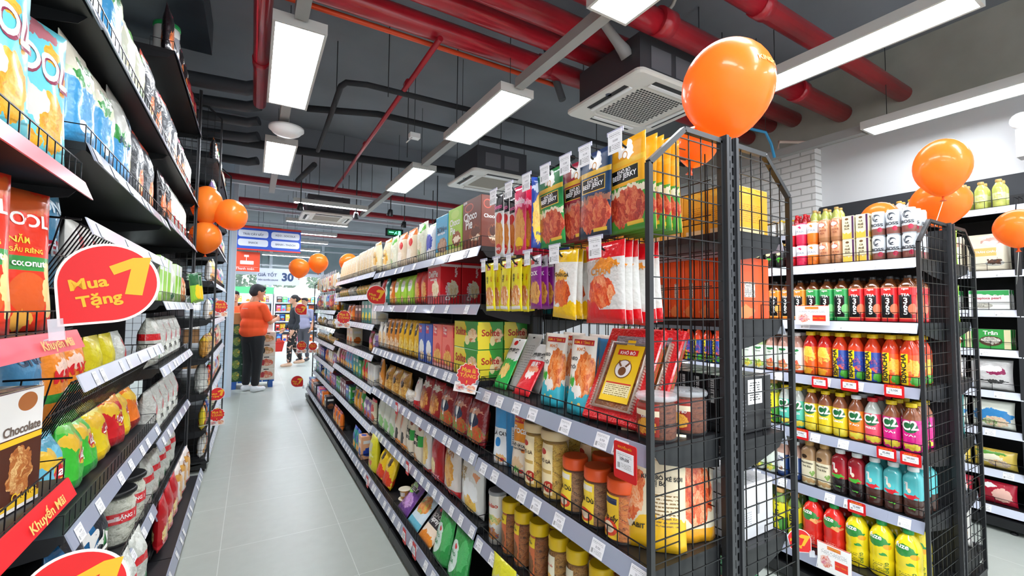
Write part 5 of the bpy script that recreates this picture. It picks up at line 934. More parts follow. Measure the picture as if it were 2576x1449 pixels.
for i in range(7):
    ya, yb = Y0+i*BAY, Y0+(i+1)*BAY
    u = unit('shelving_unit', MX, 1, ya, yb, MC-MX-.01, 1.86, f'black snack rack {BN[i]}, {WHO[i]}', 'centre snack rack bays', base=.12, solid=(i > 0)); MU.append(u)
    for j, z in enumerate(MZ[i]):
        last = j == len(MZ[i])-1; near = i == 0
        shelf(u, MX-(.09 if last else 0), 1, ya, yb, z, MC-MX-.032+(.09 if last else 0), RAIL if i < 3 or last else RAILW, (7 if near else 9) if j > 1 or near else 4, .045, 10*i+j, .05 if near else .042 if i < 3 else .034, .038)
    upright(u, MC, ya if i else ya, .0, 1.87, slots=(i == 0)) if i in (0,) else upright(u, MC, ya+.02, .0, 1.86, slots=False)
end_panel(MU[0], Y0-.012, MX, MC-.03, .10, 1.855); end_panel(MU[0], Y0-.012, MB_X, MC+.03, .10, 1.855)
upright(MU[6], MC, Y0+7*BAY+.03, 0, 1.86, slots=False); end_panel(MU[6], Y0+7*BAY+.015, MX, MC-.03, .1, 1.83); end_panel(MU[6], Y0+7*BAY+.015, MB_X, MC+.03, .1, 1.83)
def C(i, j, rack='centre rack'): return f'{SHN[j]}, {BN[i]}, {rack}'
X = MX
# --- hooks
HOOKN = [0]
def hook(x0, x1, y, z, s=1, card=True, lab=None, k=0, small=False):
    HOOKN[0] += 1
    e = empty('display_hook', (x1, y, z), lab, 'display hook', 'price hooks on the snack rack'); L = x1-x0
    m = MB(); m.tube([(0, 0, 0), (-s*(L-.03), 0, -.012), (-s*(L-.012), 0, -.006), (-s*L, 0, .012)], .0032, 6); ob('rod', m.mesh('rod', WIRE), e)
    if card:
        ob('card_arm', MB().tube([(0, 0, .03), (-s*(L+.01), 0, .026), (-s*(L+.012), 0, .03)], .0018, 5).mesh('arm', WIRE), e)
        m = MB(); m.box(-s*(L+.014)-.0015, -s*(L+.014)+.0015, -.03, .03, .018, .030); ob('card_holder', m.mesh('holder', mat('clear_card_holder', 'd8d8ee', .1, alpha=.6)), e)
        t = ob('price_card', tag_mesh(.052 if not small else .036, .06 if not small else .05, k), e); t.location = (-s*(L+.016), 0, -.034 if not small else -.026); t.rotation_euler = (0, 0, -pi/2)
    return e
def hang(k, y, z, n, x0, dx, ctx, turn=0, droll=.03, dz=.012):
    for r in range(n):
        place(k, (x0+r*dx, y+random.uniform(-.004, .004), z-k.h+dz), -pi/2+turn+random.uniform(-.06, .06), ctx, random.uniform(-.02, .04), random.uniform(-droll, droll), 'the front', 0, ordkey=x0+r*dx)
TOPH = [(.865, 'jy', 6, 0.0), (.99, 'jb', 3, .0), (1.085, 'jr', 3, 0), (1.195, 'jg', 3, 0), (1.31, 'stick', 5, 1.0), (1.435, 'sento', 6, .1), (1.56, 'sentok', 3, .1)]
names = {'jy': 'the yellow jerky pouches', 'jb': 'the navy jerky pouches', 'jr': 'the crimson jerky pouches', 'jg': 'the green jerky pouches', 'stick': 'the fish stick sleeves', 'sento': 'the pink noodle sleeves', 'sentok': 'the black noodle sleeves'}
BIGXS = {'jy': 0, 'jb': 0}
for i, (y, k, n, t) in enumerate(TOPH):
    hook(.84, 1.11, y, 1.835, lab=f'black hook with white price card holding {names[k]}', k=i)
    if k in ('stick', 'sento'):
        for r in range(n): place(S[k], (.86+r*.026, y-(.03 if k == 'sento' else .035)+r*(.0 if k == 'sento' else .004), 1.835-S[k].h+.01), -pi/2+t+random.uniform(-.1, .1), 'on the top hooks of the centre rack', 0, 0, 'the front', 0, ordkey=r)
    else: hang(S[k], y+.0, 1.835, n, .860+(.0135 if k in ('jy', 'jr') else 0), .027, 'on the top hooks of the centre rack')
LOWH = [(.945, 'rc', 6), (1.14, 'yc', 4), (1.30, 'purp', 3), (1.43, 'chili', 3), (1.53, 'chili', 3), (1.64, 'chili', 3)]
for i, (y, k, n) in enumerate(LOWH):
    hook(.84, 1.11, y, 1.56, lab='black hook with white price card holding '+{'rc': 'red chicken feet packets', 'yc': 'yellow and white chicken feet packets', 'purp': 'purple snail packets'}.get(k, ['', '', '', 'squid packets beside the purple ones', 'the middle squid packets', 'squid packets by the pie carton'][i]), k=i+1, small=i > 1)
    hang(S[k], y, 1.56, n, .865, .028, ('on the lower hooks, centre rack' if k != 'chili' else ['on the hook beside purple packets', 'on the middle squid hook', 'on the hook by the pie carton'][i-3]), droll=.08)
# --- bay one shelves
z = 1.0+RZ; ctx = C(0, 0)
place(S['kon'], (X+.07, 1.63, z+.004), -pi/2+.1, ctx, -.50, .0)
place(S['kong'], (X+.10, 1.55, z+.004), -pi/2+.1, ctx, -.45, 0); place(S['kong'], (X+.15, 1.50, z+.004), -pi/2, ctx, -.42, 0)
place(S['konr'], (X+.07, 1.46, z+.004), -pi/2+.15, ctx, -.62, 0)
for y, rows in ((1.27, 2), (1.12, 2)):
    for r in range(rows): place(S['heo'], (X+.085+r*.1, y+r*.03, z+.0), -pi/2+.25, ctx, -.08, .02, row=r, ordkey=y)
place(S['bluer'], (X+.165, 1.185, z), -pi/2+.3, ctx, -.05); place(S['bluer'], (X+.165, 1.065, z), -pi/2+.3, ctx, -.05)
place(S['tray'], (X+.065, .965, z+.008), -pi/2+.12, ctx, -.50, 0); place(S['tray'], (X+.115, .935, z+.008), -pi/2+.1, ctx, -.50, 0)
place(S['jarm'], (X+.10, .822, z), -pi/2+.5, ctx); place(S['jarm'], (X+.225, .825, z), -pi/2+.5, ctx, row=1)
place(S['kbr'], (X+.255, .97, z), -pi/2, ctx)
z = .705+RZ; ctx = C(0, 1)
place(S['bluep'], (X+.07, 1.60, z), -pi/2+.35, ctx, -.05); place(S['bluer'], (X+.11, 1.54, z), -pi/2+.9, ctx)
place(S['poca'], (X+.07, 1.45, z), -pi/2+.2, ctx, -.05)
for q, (dx, y) in enumerate(((.075, 1.345), (.075, 1.235), (.185, 1.29), (.185, 1.17))): place(S['jart'], (X+dx, y, z), -pi/2+.2, ctx, row=q//2, ordkey=y)
for q, (dx, y) in enumerate(((.075, 1.13), (.075, 1.025), (.075, .925))): place(S['jarc' if q != 2 else 'jaro'], (X+dx, y, z), -pi/2+.15, ctx, row=0, ordkey=y)
for r in (1, 2):
    for q in range(3): place(S['jaro' if (q+r) % 2 else 'jarc'], (X+.075+r*.096, 1.13-q*.1-.03, z), -pi/2+.15, ctx, row=r, ordkey=-q)
place(S['beefp'], (X+.115, .85, z), -pi/2+.62, ctx, -.03); place(S['bluer'], (X+.225, .90, z), -pi/2+.9, ctx, -.02, .02); place(S['redp'], (X+.235, .825, z), -pi/2+1.2, ctx, -.02)
z = .385+RZ; ctx = C(0, 2)
place(S['canw'], (X+.07, 1.63, z), -pi/2+.2, ctx); 
for q, (dx, y) in enumerate(((.075, 1.53), (.075, 1.435), (.075, 1.33), (.08, 1.22), (.085, 1.13), (.085, 1.02), (.085, .91))):
    place(S['jarn' if q < 3 else 'jarn2'], (X+dx, y, z), -pi/2+.2, ctx, row=0, ordkey=y)
    if q > 1: place(S['jarn' if q % 2 else 'jarn2'], (X+dx+.085, y+.02, z), -pi/2+.2, ctx, row=1, ordkey=y)
z = .14+RZ; ctx = C(0, 3)
fill(ctx, X-.06, 1, z, .82, [(S['gjel'], 2, 1, .02), (S['ypeel'], 3, 1, .02)], ymax=1.69)
# --- bays two and three
J = {0: [.02, (S['choco'], 1, 1, .01), (S['chocog'], 1, 1, .01), (S['bon'], 1, 2, .04), (S['wblu'], 1, 2, .02), (S['wgt'], 1, 2, .03), (S['wred'], 2, 1, .02), (S['wgt'], 1, 1, .02), (S['ywin'], 2, 2, .03)],
     1: [.30, .20, (S['deli'], 1, 2, .03, 0, .0), (S['redtube'], 2, 1, .01), (S['greenb'], 3, 1, .01), (S['orangeb'], 1, 2, .02), (S['teal'], 1, 1, .02), (S['redtube'], 2, 1, .03)],
     2: [.04, (S['solite'], 1, 2, .03, 0, 0, 2), (S['tipor'], 2, 2, .01), (S['tipob'], 2, 2, .01), (S['yell'], 4, 2, .008), (S['oran'], 3, 2, .012), (S['wsleeve'], 2, 1, .02)],
     3: [.03, (S['jelly1'], 3, 1, .012, .12), (S['redsp'], 2, 1, .015, .15), (S['wcup'], 1, 1, .01, .1), (S['wtie'], 1, 1, .01), (S['crois'], 3, 1, .015, .12), (S['oran'], 1, 1, .01), (S['wsleeve'], 2, 1, .02)],
     4: [.03, (S['wbig'], 1, 1, .03), (S['wor'], 1, 1, .03), (S['redw'], 1, 1, .02), (S['wy'], 1, 1, .02), (S['creamk'], 2, 1, .012), (S['orz'], 2, 1, .01), (S['wgr'], 3, 1, .012)],
     5: [.02, (S['gjel'], 2, 1, .015, .2), (S['kjel'], 1, 1, .02, .75), (S['cjel'], 1, 1, .02, .75), (S['pjel'], 1, 1, .03, .7), .22, (S['yred'], 2, 1, .02, .3), (S['ypeel'], 3, 1, .02)]}
for j, items in J.items():
    fill(f'{SHN[j]}, middle of centre rack', X-(.09 if j == 5 else 0), 1, MZ[1][j]+RZ, Y0+BAY+.01, items, 'the pie box end', ymax=Y0+3*BAY-.02)
yb = Y0+BAY+1.02
for q, (dx, dy) in enumerate(((0, 0), (.085, .02), (0, .0), (.085, .02))): place(S['pudc'], (X+.0+dx, 2.66+dy, .14+RZ+(.056 if q > 1 else 0)), -pi/2, 'bottom shelf beside the jelly bags', 0, row=(q % 2, q//2))
# --- far bays
rnd = random.Random(4)
T45 = {0: [(S['blank'], 12, 1, .002), (S['ywin'], 1, 1, .02)]}
for i in (3, 4):
    for j, z in enumerate(MZ[i]):
        last = j == len(MZ[i])-1; y = Y0+i*BAY+.015; hmax = (MZ[i][j-1]-z-.075) if j else .3; items = []
        if j == 0 and i == 3: items = [(S['ywin'], 1, 1, .01)]+[(S['blank'], 6, 1, .003)]
        elif j == 0: items = [(S['blank'], 8, 1, .003, .1)]
        elif hmax < .15: items = [(S['wtie'], 2, 1, .01), (S['mix'], 4, 1, .01)]
        else:
            while sum((k[0].w+.012)*k[1] for k in items) < .8:
                k = rnd.choice((FARB if (i+j) % 2 else FAR)+FAR[:6]); items.append((k, rnd.choice((1, 2, 3)), 1, .014))
            items = [t for t in items if t[0].h < hmax+.06]
        sc = 1
        for t in items:
            pass
        fill(C(i, j), X-(.09 if last else 0), 1, z+RZ, y, [(t[0],)+tuple(t[1:]) for t in items if t[0].h < hmax+.02] or [(S['mix'], 5, 1, .02)], 'the near side', ymax=Y0+(i+1)*BAY-.02)
for i in (5, 6):
    for j, z in enumerate(MZ[i]):
        last = j == len(MZ[i])-1; items = []; hmax = (MZ[i][j-1]-z-.07) if j else .2
        ks = [k for k in FAR+FARB+[S['mix'], S['nood'], S['wtie']] if k.h < hmax]
        for q in range(6): items.append((rnd.choice(ks), rnd.choice((1, 2)), 1, .015))
        fill(C(i, j), X-(.09 if last else 0), 1, z+RZ, Y0+i*BAY+.02, items, 'the near side', ymax=Y0+(i+1)*BAY-.02)
    for q in range(7):
        y = Y0+i*BAY+.07+q*.13
        for zz in (1.80, 1.555):
            hook(.86, 1.11, y, zz, lab=f'{ORD[q]} small price hook of {BN[i]}, {"upper" if zz > 1.6 else "lower"} row', k=q, small=True)
            PL_ = [S['blank'], S['orz'], FAR[6], S['wsleeve'], FAR[7], S['wy'], FAR[11]] if zz > 1.6 else [FAR[2], FAR[7], FAR[1], FAR[13], FAR[4], FAR[0], S['wgr'], FAR[14]]; k = PL_[(q*3+i*5) % len(PL_)]
            for r in range(2): place(k, (.875+r*.05, y, zz-k.h*.85+.004), -pi/2+random.uniform(-.12, .12), f'{"upper" if zz > 1.6 else "lower"} hooks, {BN[i]}, centre rack', 0, 0, 'the near side', row=r, ordkey=y, scale=.85)
# --- back face of the centre rack (faces +X, seen through the mesh end panel)
u = unit('shelving_unit', MB_X, -1, Y0, Y0+BAY, MB_X-MC-.01, 1.86, 'back of the snack rack with stacked cartons behind the mesh', 'back of the centre rack', base=.12, solid=False)
u2 = unit('shelving_unit', MB_X, -1, Y0+BAY, Y0+2*BAY, MB_X-MC-.01, 1.86, 'second back bay of the snack rack holding cartons', 'back of the centre rack', base=.12, solid=True)
BZ = [1.57, 1.31, .965, .655, .36, .14]
for uu, a in ((u, Y0), (u2, Y0+BAY)):
    for j, z in enumerate(BZ): shelf(uu, MB_X+(.09 if j == 5 else 0), -1, a, a+BAY, z, .275+(.09 if j == 5 else 0), RAILW, 6, .045, 70+j)
for j, k in enumerate(('ybx', 'obx', 'kbx', 'wbx', 'gbx')):
    k = S[k]; z = BZ[j]+RZ
    n = int(.85/(k.w+.004)) if j < 4 else 3
    fill(f'{SHN[j]}, back of centre rack', MB_X, -1, z, Y0+.035, [(k, n, 1, .003)], 'the mesh', ymax=Y0+BAY-.01)
    fill(f'{SHN[j]}, second back bay of centre rack', MB_X, -1, z, Y0+BAY+.02, [(FARB[(j*3) % 16], 3, 1, .01), (FARB[(j*3+5) % 16], 3, 1, .01)] if j != 0 else [(S['coz'], 10, 1, .01)], 'the mesh', ymax=Y0+2*BAY-.02)

# ------------------------------------------------------------------ drinks rack
DX = 2.5; DC = 2.87; DB = 3.22; DZ = [1.58, 1.29, 1.005, .715, .435, .14]
DU = []
for i in range(2):
    ya = Y0+i*BAY; u = unit('shelving_unit', DX, 1, ya, ya+BAY, DC-DX-.01, 1.80, f'black drinks rack {BN[i]}, {["beside the mesh end panel with cans on top", "behind the first, hidden by the snack rack", "in the middle of the drinks aisle", "at the far end of the drinks aisle"][i]}', 'drinks rack bays', base=.12); DU.append(u)
    for j, z in enumerate(DZ): shelf(u, DX-(.09 if j == 5 else 0), 1, ya, ya+BAY, z, DC-DX-.032+(.09 if j == 5 else 0), RAILW if j < 2 else RAIL, [12, 5, 6, 5, 6, 4][j], .045, 200+i*10+j, .045, .1)
    upright(u, DC, ya+.02 if i else ya, 0, 1.81, slots=(i == 0))
end_panel(DU[0], Y0-.012, DX, DC-.03, .10, 1.80); end_panel(DU[0], Y0-.012, DB, DC+.03, .10, 1.80)
rows_ = {0: [('kb', 3, 3, .004, 2), ('cps', 2, 2, .006, 2), ('kc', 2, 3, .003, 2), ('kor', 1, 3, .003, 2), ('kpk', 1, 3, .003, 2), ('krd', 1, 3, .003, 2), ('kk', 3, 2, .008, 1), ('coz', 3, 1, .01, 1)],
         1: [('tr', 4, 3, .003, 1), ('tg', 3, 3, .003, 1), ('to', 4, 3, .003, 1), ('colm', 3, 2, .004, 1)],
         2: [('bo', 2, 3, .0, 1), ('bb', 3, 3, 0, 1), ('om', 2, 3, 0, 1), ('coz', 3, 3, .004, 1), ('colm', 4, 3, .004, 1)],
         3: [('cm', 1, 3, .006, 1), ('cm', 1, 3, .006, 1), ('cp', 1, 3, 0, 1), ('co', 1, 3, .003, 1), ('cy', 3, 3, .0, 1), ('ct', 2, 3, 0, 1), ('bt', 2, 2, .01, 1)],
         4: [('dt', 3, 3, .003, 1), ('dr', 2, 3, .003, 1), ('dc', 2, 3, .003, 1), ('db', 2, 3, .003, 1), ('colm', 2, 2, .003, 1), ('dg', 2, 2, .003, 1)],
         5: [('by', 3, 2, .002, 1), ('br', 2, 2, .002, 1), ('bt', 3, 2, .006, 1), ('dg', 2, 1, .01, 1)]}
for j, L in rows_.items():
    items = []
    for k, n, r, g, st in L: items.append((S[k], n, r if j not in (2,) else min(r, 3), g, 0, .15, st))
    fill(f'{SHN[j]} of the drinks rack', DX-(.05 if j == 5 else .0), 1, DZ[j]+RZ, Y0+.008+(.01 if j else 0), [(it[0], it[1], it[2], it[3], 0, 0, it[6]) for it in items], 'the mesh end', ymax=Y0+BAY-.02)
    for i in (1,):
        L2 = L[i:]+L[:i]
        fill(f'{SHN[j]}, {BN[i]}, drinks rack', DX-(.05 if j == 5 else 0), 1, DZ[j]+RZ, Y0+i*BAY+.02, [(S[k], n+1, 1, g+.002, 0, 0, 1) for k, n, r, g, st in L2], 'the mesh end', ymax=Y0+(i+1)*BAY-.02)
# back face of the drinks rack seen edge-on through its mesh
u = unit('shelving_unit', DB, -1, Y0, Y0+BAY, DB-DC-.01, 1.80, 'back of the drinks rack facing the wall shelving', 'back of the drinks rack', base=.12)
for j, z in enumerate(DZ): shelf(u, DB+(.09 if j == 5 else 0), -1, Y0, Y0+BAY, z, .33+(.09 if j == 5 else 0), RAILW, 5, .045, 300+j, .03, .1)
for j, ks in enumerate((('greenb', 'wgr'), ('greenb', 'ybox'), ('orz', 'wor'), ('teal', 'wgr'), ('wblu', 'cjel'), ('wsleeve', 'wbig'))):
    fill(f'{SHN[j]}, back of the drinks rack', DB+(.05 if j == 5 else 0), -1, DZ[j]+RZ, Y0+.03, [(S[ks[0]], 3, 1, .01), (S[ks[1]], 2, 1, .01)], 'the mesh', ymax=Y0+BAY-.02)
# ------------------------------------------------------------------ wall shelving on the far side
WX = 4.2; WZ = [2.04, 1.62, 1.36, 1.10, .83, .58, .32, .10]; WU = []
for i, ya in enumerate((-.17, .78, 1.73)):
    u = unit('shelving_unit', WX, 1, ya, ya+.95, .47, 2.25, f'tall wall shelving {["section beyond the black post", "section with cream pouches and green boxes", "section hidden behind the drinks rack"][i]}', 'wall shelving sections', base=.10)
    for j, z in enumerate(WZ): shelf(u, WX-(.05 if j == 7 else 0), 1, ya, ya+.95, z, .45+(.05 if j == 7 else 0), RAILW, 4, .05, 400+j+i*10, .05, .12)
    upright(u, WX+.03, ya+.015, 0, 2.0, slots=False)
    o = f'wall shelving {["post section", "cream pouch section", "hidden section"][i]}'
    for j, L in enumerate(([('lem', 3, 2, .02), ('sauc', 2, 2, .02), ('ymlk', 2, 2, .01), ('milk', 3, 2, .01)], [('crm', 3, 2, .02), ('ybc', 2, 1, .02)], [('wgb', 3, 2, .05)], [('ggb', 4, 2, .012), ('mix', 2, 1, .02)], [('cog', 2, 1, .02), ('peach', 2, 1, .02)], [('bluf', 2, 1, .02), ('peach', 2, 1, .02)], [('nood', 4, 1, .01)], [('rpk', 2, 1, .02), ('nood', 2, 1, .02)])):
        fill(f'{SHN[j] if j < 7 else "bottom shelf"}, {o}', WX-(.03 if j == 7 else 0), 1, WZ[j]+RZ, ya+.05, [(S[k], n, r, g) for k, n, r, g in L], 'the post', ymax=ya+.93)

# ------------------------------------------------------------------ tall snack rack beside the camera (faces +X)
LX = -.38; LD = .42
LY = [(.40, 1.60), (1.60, 2.90), (2.90, 4.20)]
LU = []
for i, (ya, yb) in enumerate(LY):
    u = unit('tall_shelving_unit', LX, -1, ya, yb, LD, 3.08, f'tall black snack rack {["section with pink promotion rails", "section with wire baskets and chip bags", "section ending at the balloons"][i]}', 'tall snack rack sections', base=.10); LU.append(u)
    upright(u, LX-LD+.03, ya+.03, 0, 3.08, .05, slots=False)
upright(LU[2], LX-.02, LY[2][1]+.0, .03, 3.08, .02, .03, slots=False)
end_panel(LU[2], LY[2][1]+.004, LX-.02, LX-LD, .1, 3.09, cut=.1)
def LS(i, z, rail, nt, dp=.38, gh=.05, **k): return shelf(LU[i], LX, -1, LY[i][0], LY[i][1], z, dp, rail, nt, gh, 500+int(z*100)+i, .052, .045)
zP1 = LS(0, 1.665, RAILP, 0); zP2 = LS(0, 1.27, RAILP, 0); zR3 = LS(0, .885, RAILR, 0); zR4 = LS(0, .50, RAIL, 6); zR5 = LS(0, .13, RAIL, 5); zT0 = LS(0, 2.14, RAIL, 6)
z10 = LS(1, 2.15, RAIL, 5); z11 = LS(1, 1.775, RAIL, 7); b12 = basket(LU[1], LX, -1, 1.62, 2.88, 1.575, .36, .17, RAILW, 4, 1); b13 = basket(LU[1], LX, -1, 1.62, 2.88, 1.145, .36, .17, RAILW, 8, 2)
z14 = LS(1, .735, RAIL, 7); z15 = LS(1, .33, RAIL, 7); z16 = LS(1, .10, None, 0)
z20 = LS(2, 2.70, RAIL, 5); z21 = LS(2, 2.15, RAIL, 5); z22 = LS(2, 1.80, RAIL, 5); z23 = LS(2, 1.36, RAILW, 6); z24 = LS(2, 1.01, RAILW, 8); z25 = LS(2, .63, RAIL, 7); z26 = LS(2, .28, RAIL, 7); z27 = LS(2, .07, None, 0)
rail_and_tags(LU[2], LX+.10, -1, 2.9, 4.2, .09, RAIL, 8, 77); rail_and_tags(LU[1], LX+.10, -1, 1.6, 2.9, .09, RAIL, 8, 78)
# writing on the promotion rails
for z0, y0_ in ((1.27, 1.42), (.885, 1.42)):
    m = MB(); t = Matrix.Translation((LX+.004, y0_, z0+.024)) @ Matrix.Rotation(pi/2, 4, 'Z') @ Matrix.Rotation(-math.atan2(.018, RZ), 4, 'X')
    put_text(m, 'Khuyến Mãi', 0, 0, .19, .036, off=-.0075, M=t); ob('lettering', m.mesh('lettering', flat('f2c56a', .5)), LU[0])
def lf(i, z, items, ctx, y=None, end='the sign', inset=.04): fill(ctx, LX, -1, z, (LY[i][0]+.01) if y is None else y, items, end, ymax=LY[i][1]-.01, inset=inset)
for q, (dx, y) in enumerate(((.09, 1.02), (.085, 1.23), (.085, 1.44), (.19, 1.33))): place(S['cool'], (LX-dx, y, zP1), pi/2-.45, 'upper pink railed shelf', -.04, 0, 'the camera side', row=q//3, ordkey=y)
for y in (1.07, 1.275, 1.485): place(S['pcool'], (LX-.095, y, zP2), pi/2-.5, 'lower pink railed shelf', -.05, 0, 'the camera side', ordkey=y)
place(S['bpong'], (LX-.27, 1.30, zP2), pi/2-.1, 'behind the red cashew bags', -.0); place(S['bpong'], (LX-.20, 1.80, b12), pi/2-.35, 'in the upper wire basket', 0)
place(S['cook'], (LX-.10, 1.345, zR3), pi/2-.2, 'behind the red promotion rail'); place(S['cook'], (LX-.09, 1.03, zR3), pi/2-.0, 'beyond the first, red promotion rail')
place(S['bnat'], (LX-.22, 1.42, zR3), pi/2-.2, 'behind the cookie box', 0); place(S['bnat'], (LX-.22, 1.13, zR3), pi/2-.1, 'farther back behind the cookie box')
place(S['wob'], (LX-.08, 1.27, zR4), pi/2, 'below the red promotion rail'); place(S['wob'], (LX-.08, 1.04, zR4), pi/2, 'lower shelf at the picture corner')
lf(1, z10, [(S['bnut'], 2, 1, .03), (S['wgt'], 2, 1, .02), (S['gfoil'], 1, 1, .02), (S['kfoil'], 2, 1, .02)], 'high shelf over the baskets', end='the camera side')
lf(1, z11, [(S['bnut'], 2, 1, .02, .03), (S['wgrn'], 1, 1, .03, .03), (S['gfoil'], 2, 1, .02, .03)], 'shelf of nut milk bags', end='the camera side')
place(S['kfoil'], (LX-.1, 2.76, z11), pi/2-.2, 'end of the nut milk shelf')
lf(2, z20, [(S['kfoil'], 4, 1, .03), (S['redw'], 4, 1, .02)], 'highest shelf by the post', end='the camera side')
e = BT('green-lidded white snack tub', .06, .2, [(.9, 0), (1, .05), (1, .86), (.9, .9)], (1.03, .88, 1), 'e6e8e4', [('w', .5, .5, .2, .2, '8a8d94')], capc='23a455', cat='tub', nm='snack_tub'); place(e, (LX-.08, 3.05, z20), pi/2, 'on the highest shelf')
lf(2, z21, [(S['gfoil'], 2, 1, .02), (S['kfoil'], 2, 1, .02), (S['wseng'], 2, 1, .02)], 'shelf above the seaweed bags', end='the camera side')
lf(2, z22, [(S['kfoil'], 2, 1, .02, .04), (S['wseng'], 4, 1, .015, .04)], 'shelf of silver seaweed bags', end='the camera side')
lf(2, z23, [(S['ggr'], 3, 1, .02), (S['wgr'], 1, 1, .01), (S['ggr'], 2, 1, .02), (S['orangeb'], 2, 1, .01)], 'shelf below the balloons', end='the camera side')
lf(1, b12, [.38, (S['wlab'], 2, 1, .02), (S['wgr'], 2, 1, .02), (S['greenb'], 2, 1, .01)], 'upper wire basket', end='the camera side', inset=.13)
lf(1, b13, [(S['bnat'], 1, 1, .02), (S['amax'], 1, 1, .02), (S['amax'], 1, 1, .02, 0, -.2), (S['ymax'], 2, 1, .02), (S['silv'], 1, 1, .02)], 'lower wire basket', end='the camera side', inset=.13)
_r = random.Random(3)
for q, k in enumerate(('lc', 'lg', 'lg', 'ly', 'lr', 'ly', 'lo')): place(S[k], (LX-.10-_r.uniform(0, .012), 1.73+q*.172, z14+.012), pi/2-_r.uniform(-.1, .25), 'chip shelf under the baskets', -_r.uniform(.05, .22), _r.uniform(-.12, .12), 'the camera side', row=0, ordkey=q)
for q, (y, k) in enumerate(((1.74, 'lg'), (1.92, 'ly'), (2.10, 'lg'), (2.28, 'ly'), (2.46, 'lr'), (2.64, 'lo'))): place(S[k], (LX-.235, y, z14+.012), pi/2+_r.uniform(-.2, .2), 'chip shelf under the baskets', -.1, _r.uniform(-.15, .15), 'the camera side', row=1, ordkey=y, scale=.95)
lf(1, z15, [(S['lp'], 1, 1, .02), (S['max'], 2, 1, .03, .0, -.15)], 'shelf above the lowest sign', end='the camera side')
place(S['jarr'], (LX-.1, 2.52, z15), pi/2-.6, 'shelf above the lowest sign'); place(S['jarr'], (LX-.1, 2.72, z15), pi/2-.6, 'shelf above the lowest sign', ordkey=2.72)
lf(1, z16, [(S['silr'], 5, 1, .03)], 'bottom of the basket section', end='the camera side', inset=-.02)
lf(2, z24, [(S['silr'], 1, 1, .02), (S['silv'], 4, 1, .02)], 'shelf of silvery sacks', end='the camera side')
lf(2, z25, [(S['silv'], 5, 1, .02)], 'second shelf of silvery sacks', end='the camera side'); lf(2, z27, [(S['redw'], 3, 1, .02), (S['wor'], 4, 1, .02)], 'base of the post section', end='the camera side', inset=-.03); lf(2, z26, [(S['silr'], 5, 1, .02)], 'low shelf of red labelled sacks', end='the camera side')
lf(0, zR5, [(S['silr'], 5, 1, .02)], 'lowest shelf under the cookie boxes', end='the camera side')
# hanging pouch on the end of the tall rack
k2 = P('green and yellow mango hanging packet', .1, .2, .03, '8fbf3a', [('r', 0, 1, .6, 1, '1f5a34'), ('w', .6, .35, .35, .25, 'f6c81e')], nm='hanging_pouch', cat='hanging snack packet', sd=80)
for i in range(2):
    tag(ob('display_hook', MB().tube([(LX-.05, 3.75+i*.2, 1.62), (LX+.07, 3.75+i*.2, 1.60), (LX+.075, 3.75+i*.2, 1.615)], .003, 6).mesh('display_hook', WIRE)), 'black hook holding the %s mango packet of the tall rack' % ORD[i], 'display hook')
    place(k2, (LX+.045, 3.75+i*.2, 1.41), pi/2-.5, 'hung on the tall rack', 0, -.2)
# ------------------------------------------------------------------ second tall rack beyond it
QX = -.275; QU = []
for i, ya in enumerate((4.51, 5.47)):
    u = unit('tall_shelving_unit', QX, -1, ya, ya+.96, .42, 3.08, f'tall rack past the balloons, {["front section behind the mesh panel", "far section beside the pale column"][i]}', 'rack past the balloons', base=.02, solid=i > 0 or True); QU.append(u)
    for j, z in enumerate((2.6, 2.25, 1.9, 1.55, 1.22, .9, .6, .30, .07)):
        shelf(u, QX, -1, ya, ya+.96, z, .40, RAILW, 6, .045, 600+j, .036, .05)
        rr_ = random.Random(i*20+j); ks = [k for k in (FAR+[S['wgr'], S['ywin'], S['silv'], S['crois'], S['blank']]) if k.h < .27]
        nm_ = ['highest', 'second', 'third', 'fourth', 'fifth', 'sixth', 'seventh', 'eighth', 'lowest'][j]
        fill(f'{nm_} shelf, {["front", "far"][i]} section past the balloons', QX, -1, z+RZ, ya+.03, [(rr_.choice(ks), rr_.choice((1, 2)), 1, .015) for _ in range(5)], 'the mesh', ymax=ya+.94)
end_panel(QU[0], 4.497, QX, QX-.42, .09, 3.08, cut=.1); end_panel(QU[1], 6.44, QX, QX-.42, .09, 3.08, cut=.1)
upright(QU[0], QX-.42, 4.508, 0, 3.08, .05, slots=False)
# ------------------------------------------------------------------ balloons
def balloon(c, r, h, lab, rx=0, rz=0, grp='orange balloons', word=False, string=None):
    e = tag(ob('balloon', None, None, c, (rx, 0, rz)), lab, 'balloon', grp); n = 18; pr = []
    for i in range(n+1):
        t = pi*i/n; z = -cos(t); k = sin(t)*(1 if z > 0 else 1-.16*z*z*(1 if True else 0))
        pr.append((max(.004, k*r), z*h*(.5 if z > 0 else .52+.03*(-z)**4)))
    ob('envelope', MB().lathe(pr, 36, cap=False).mesh('envelope', ORANGE_B), e)
    zb = pr[0][1]; ob('knot', MB().lathe([(.014, zb-.022), (.010, zb-.018), (.004, zb-.008), (.006, zb+.004)], 12).mesh('knot', mat('balloon_knot', 'd8501a', .3)), e)
    if string:
        ob('ribbon', MB().tube([(0, 0, 0) if False else tuple(Matrix.Identity(3) @ Vector((0, 0, pr[0][1]-.02))), string], .0015, 5).mesh('ribbon', flat('f2ede6', .4)), e)
    if word:
        def sf(x, z): q = max(0., 1-(x/r)**2-(z/(h*.5))**2); return -r*sqrt(q)*.995
        m = MB(); put_text(m, 'KINGFOODMART', 0, .03, .16, None, sf, off=.002, M=Matrix.Rotation(.95, 4, 'Z')); ob('lettering', m.mesh('lettering', mat('gold_print', 'f6c070', .4)), e)
    return e
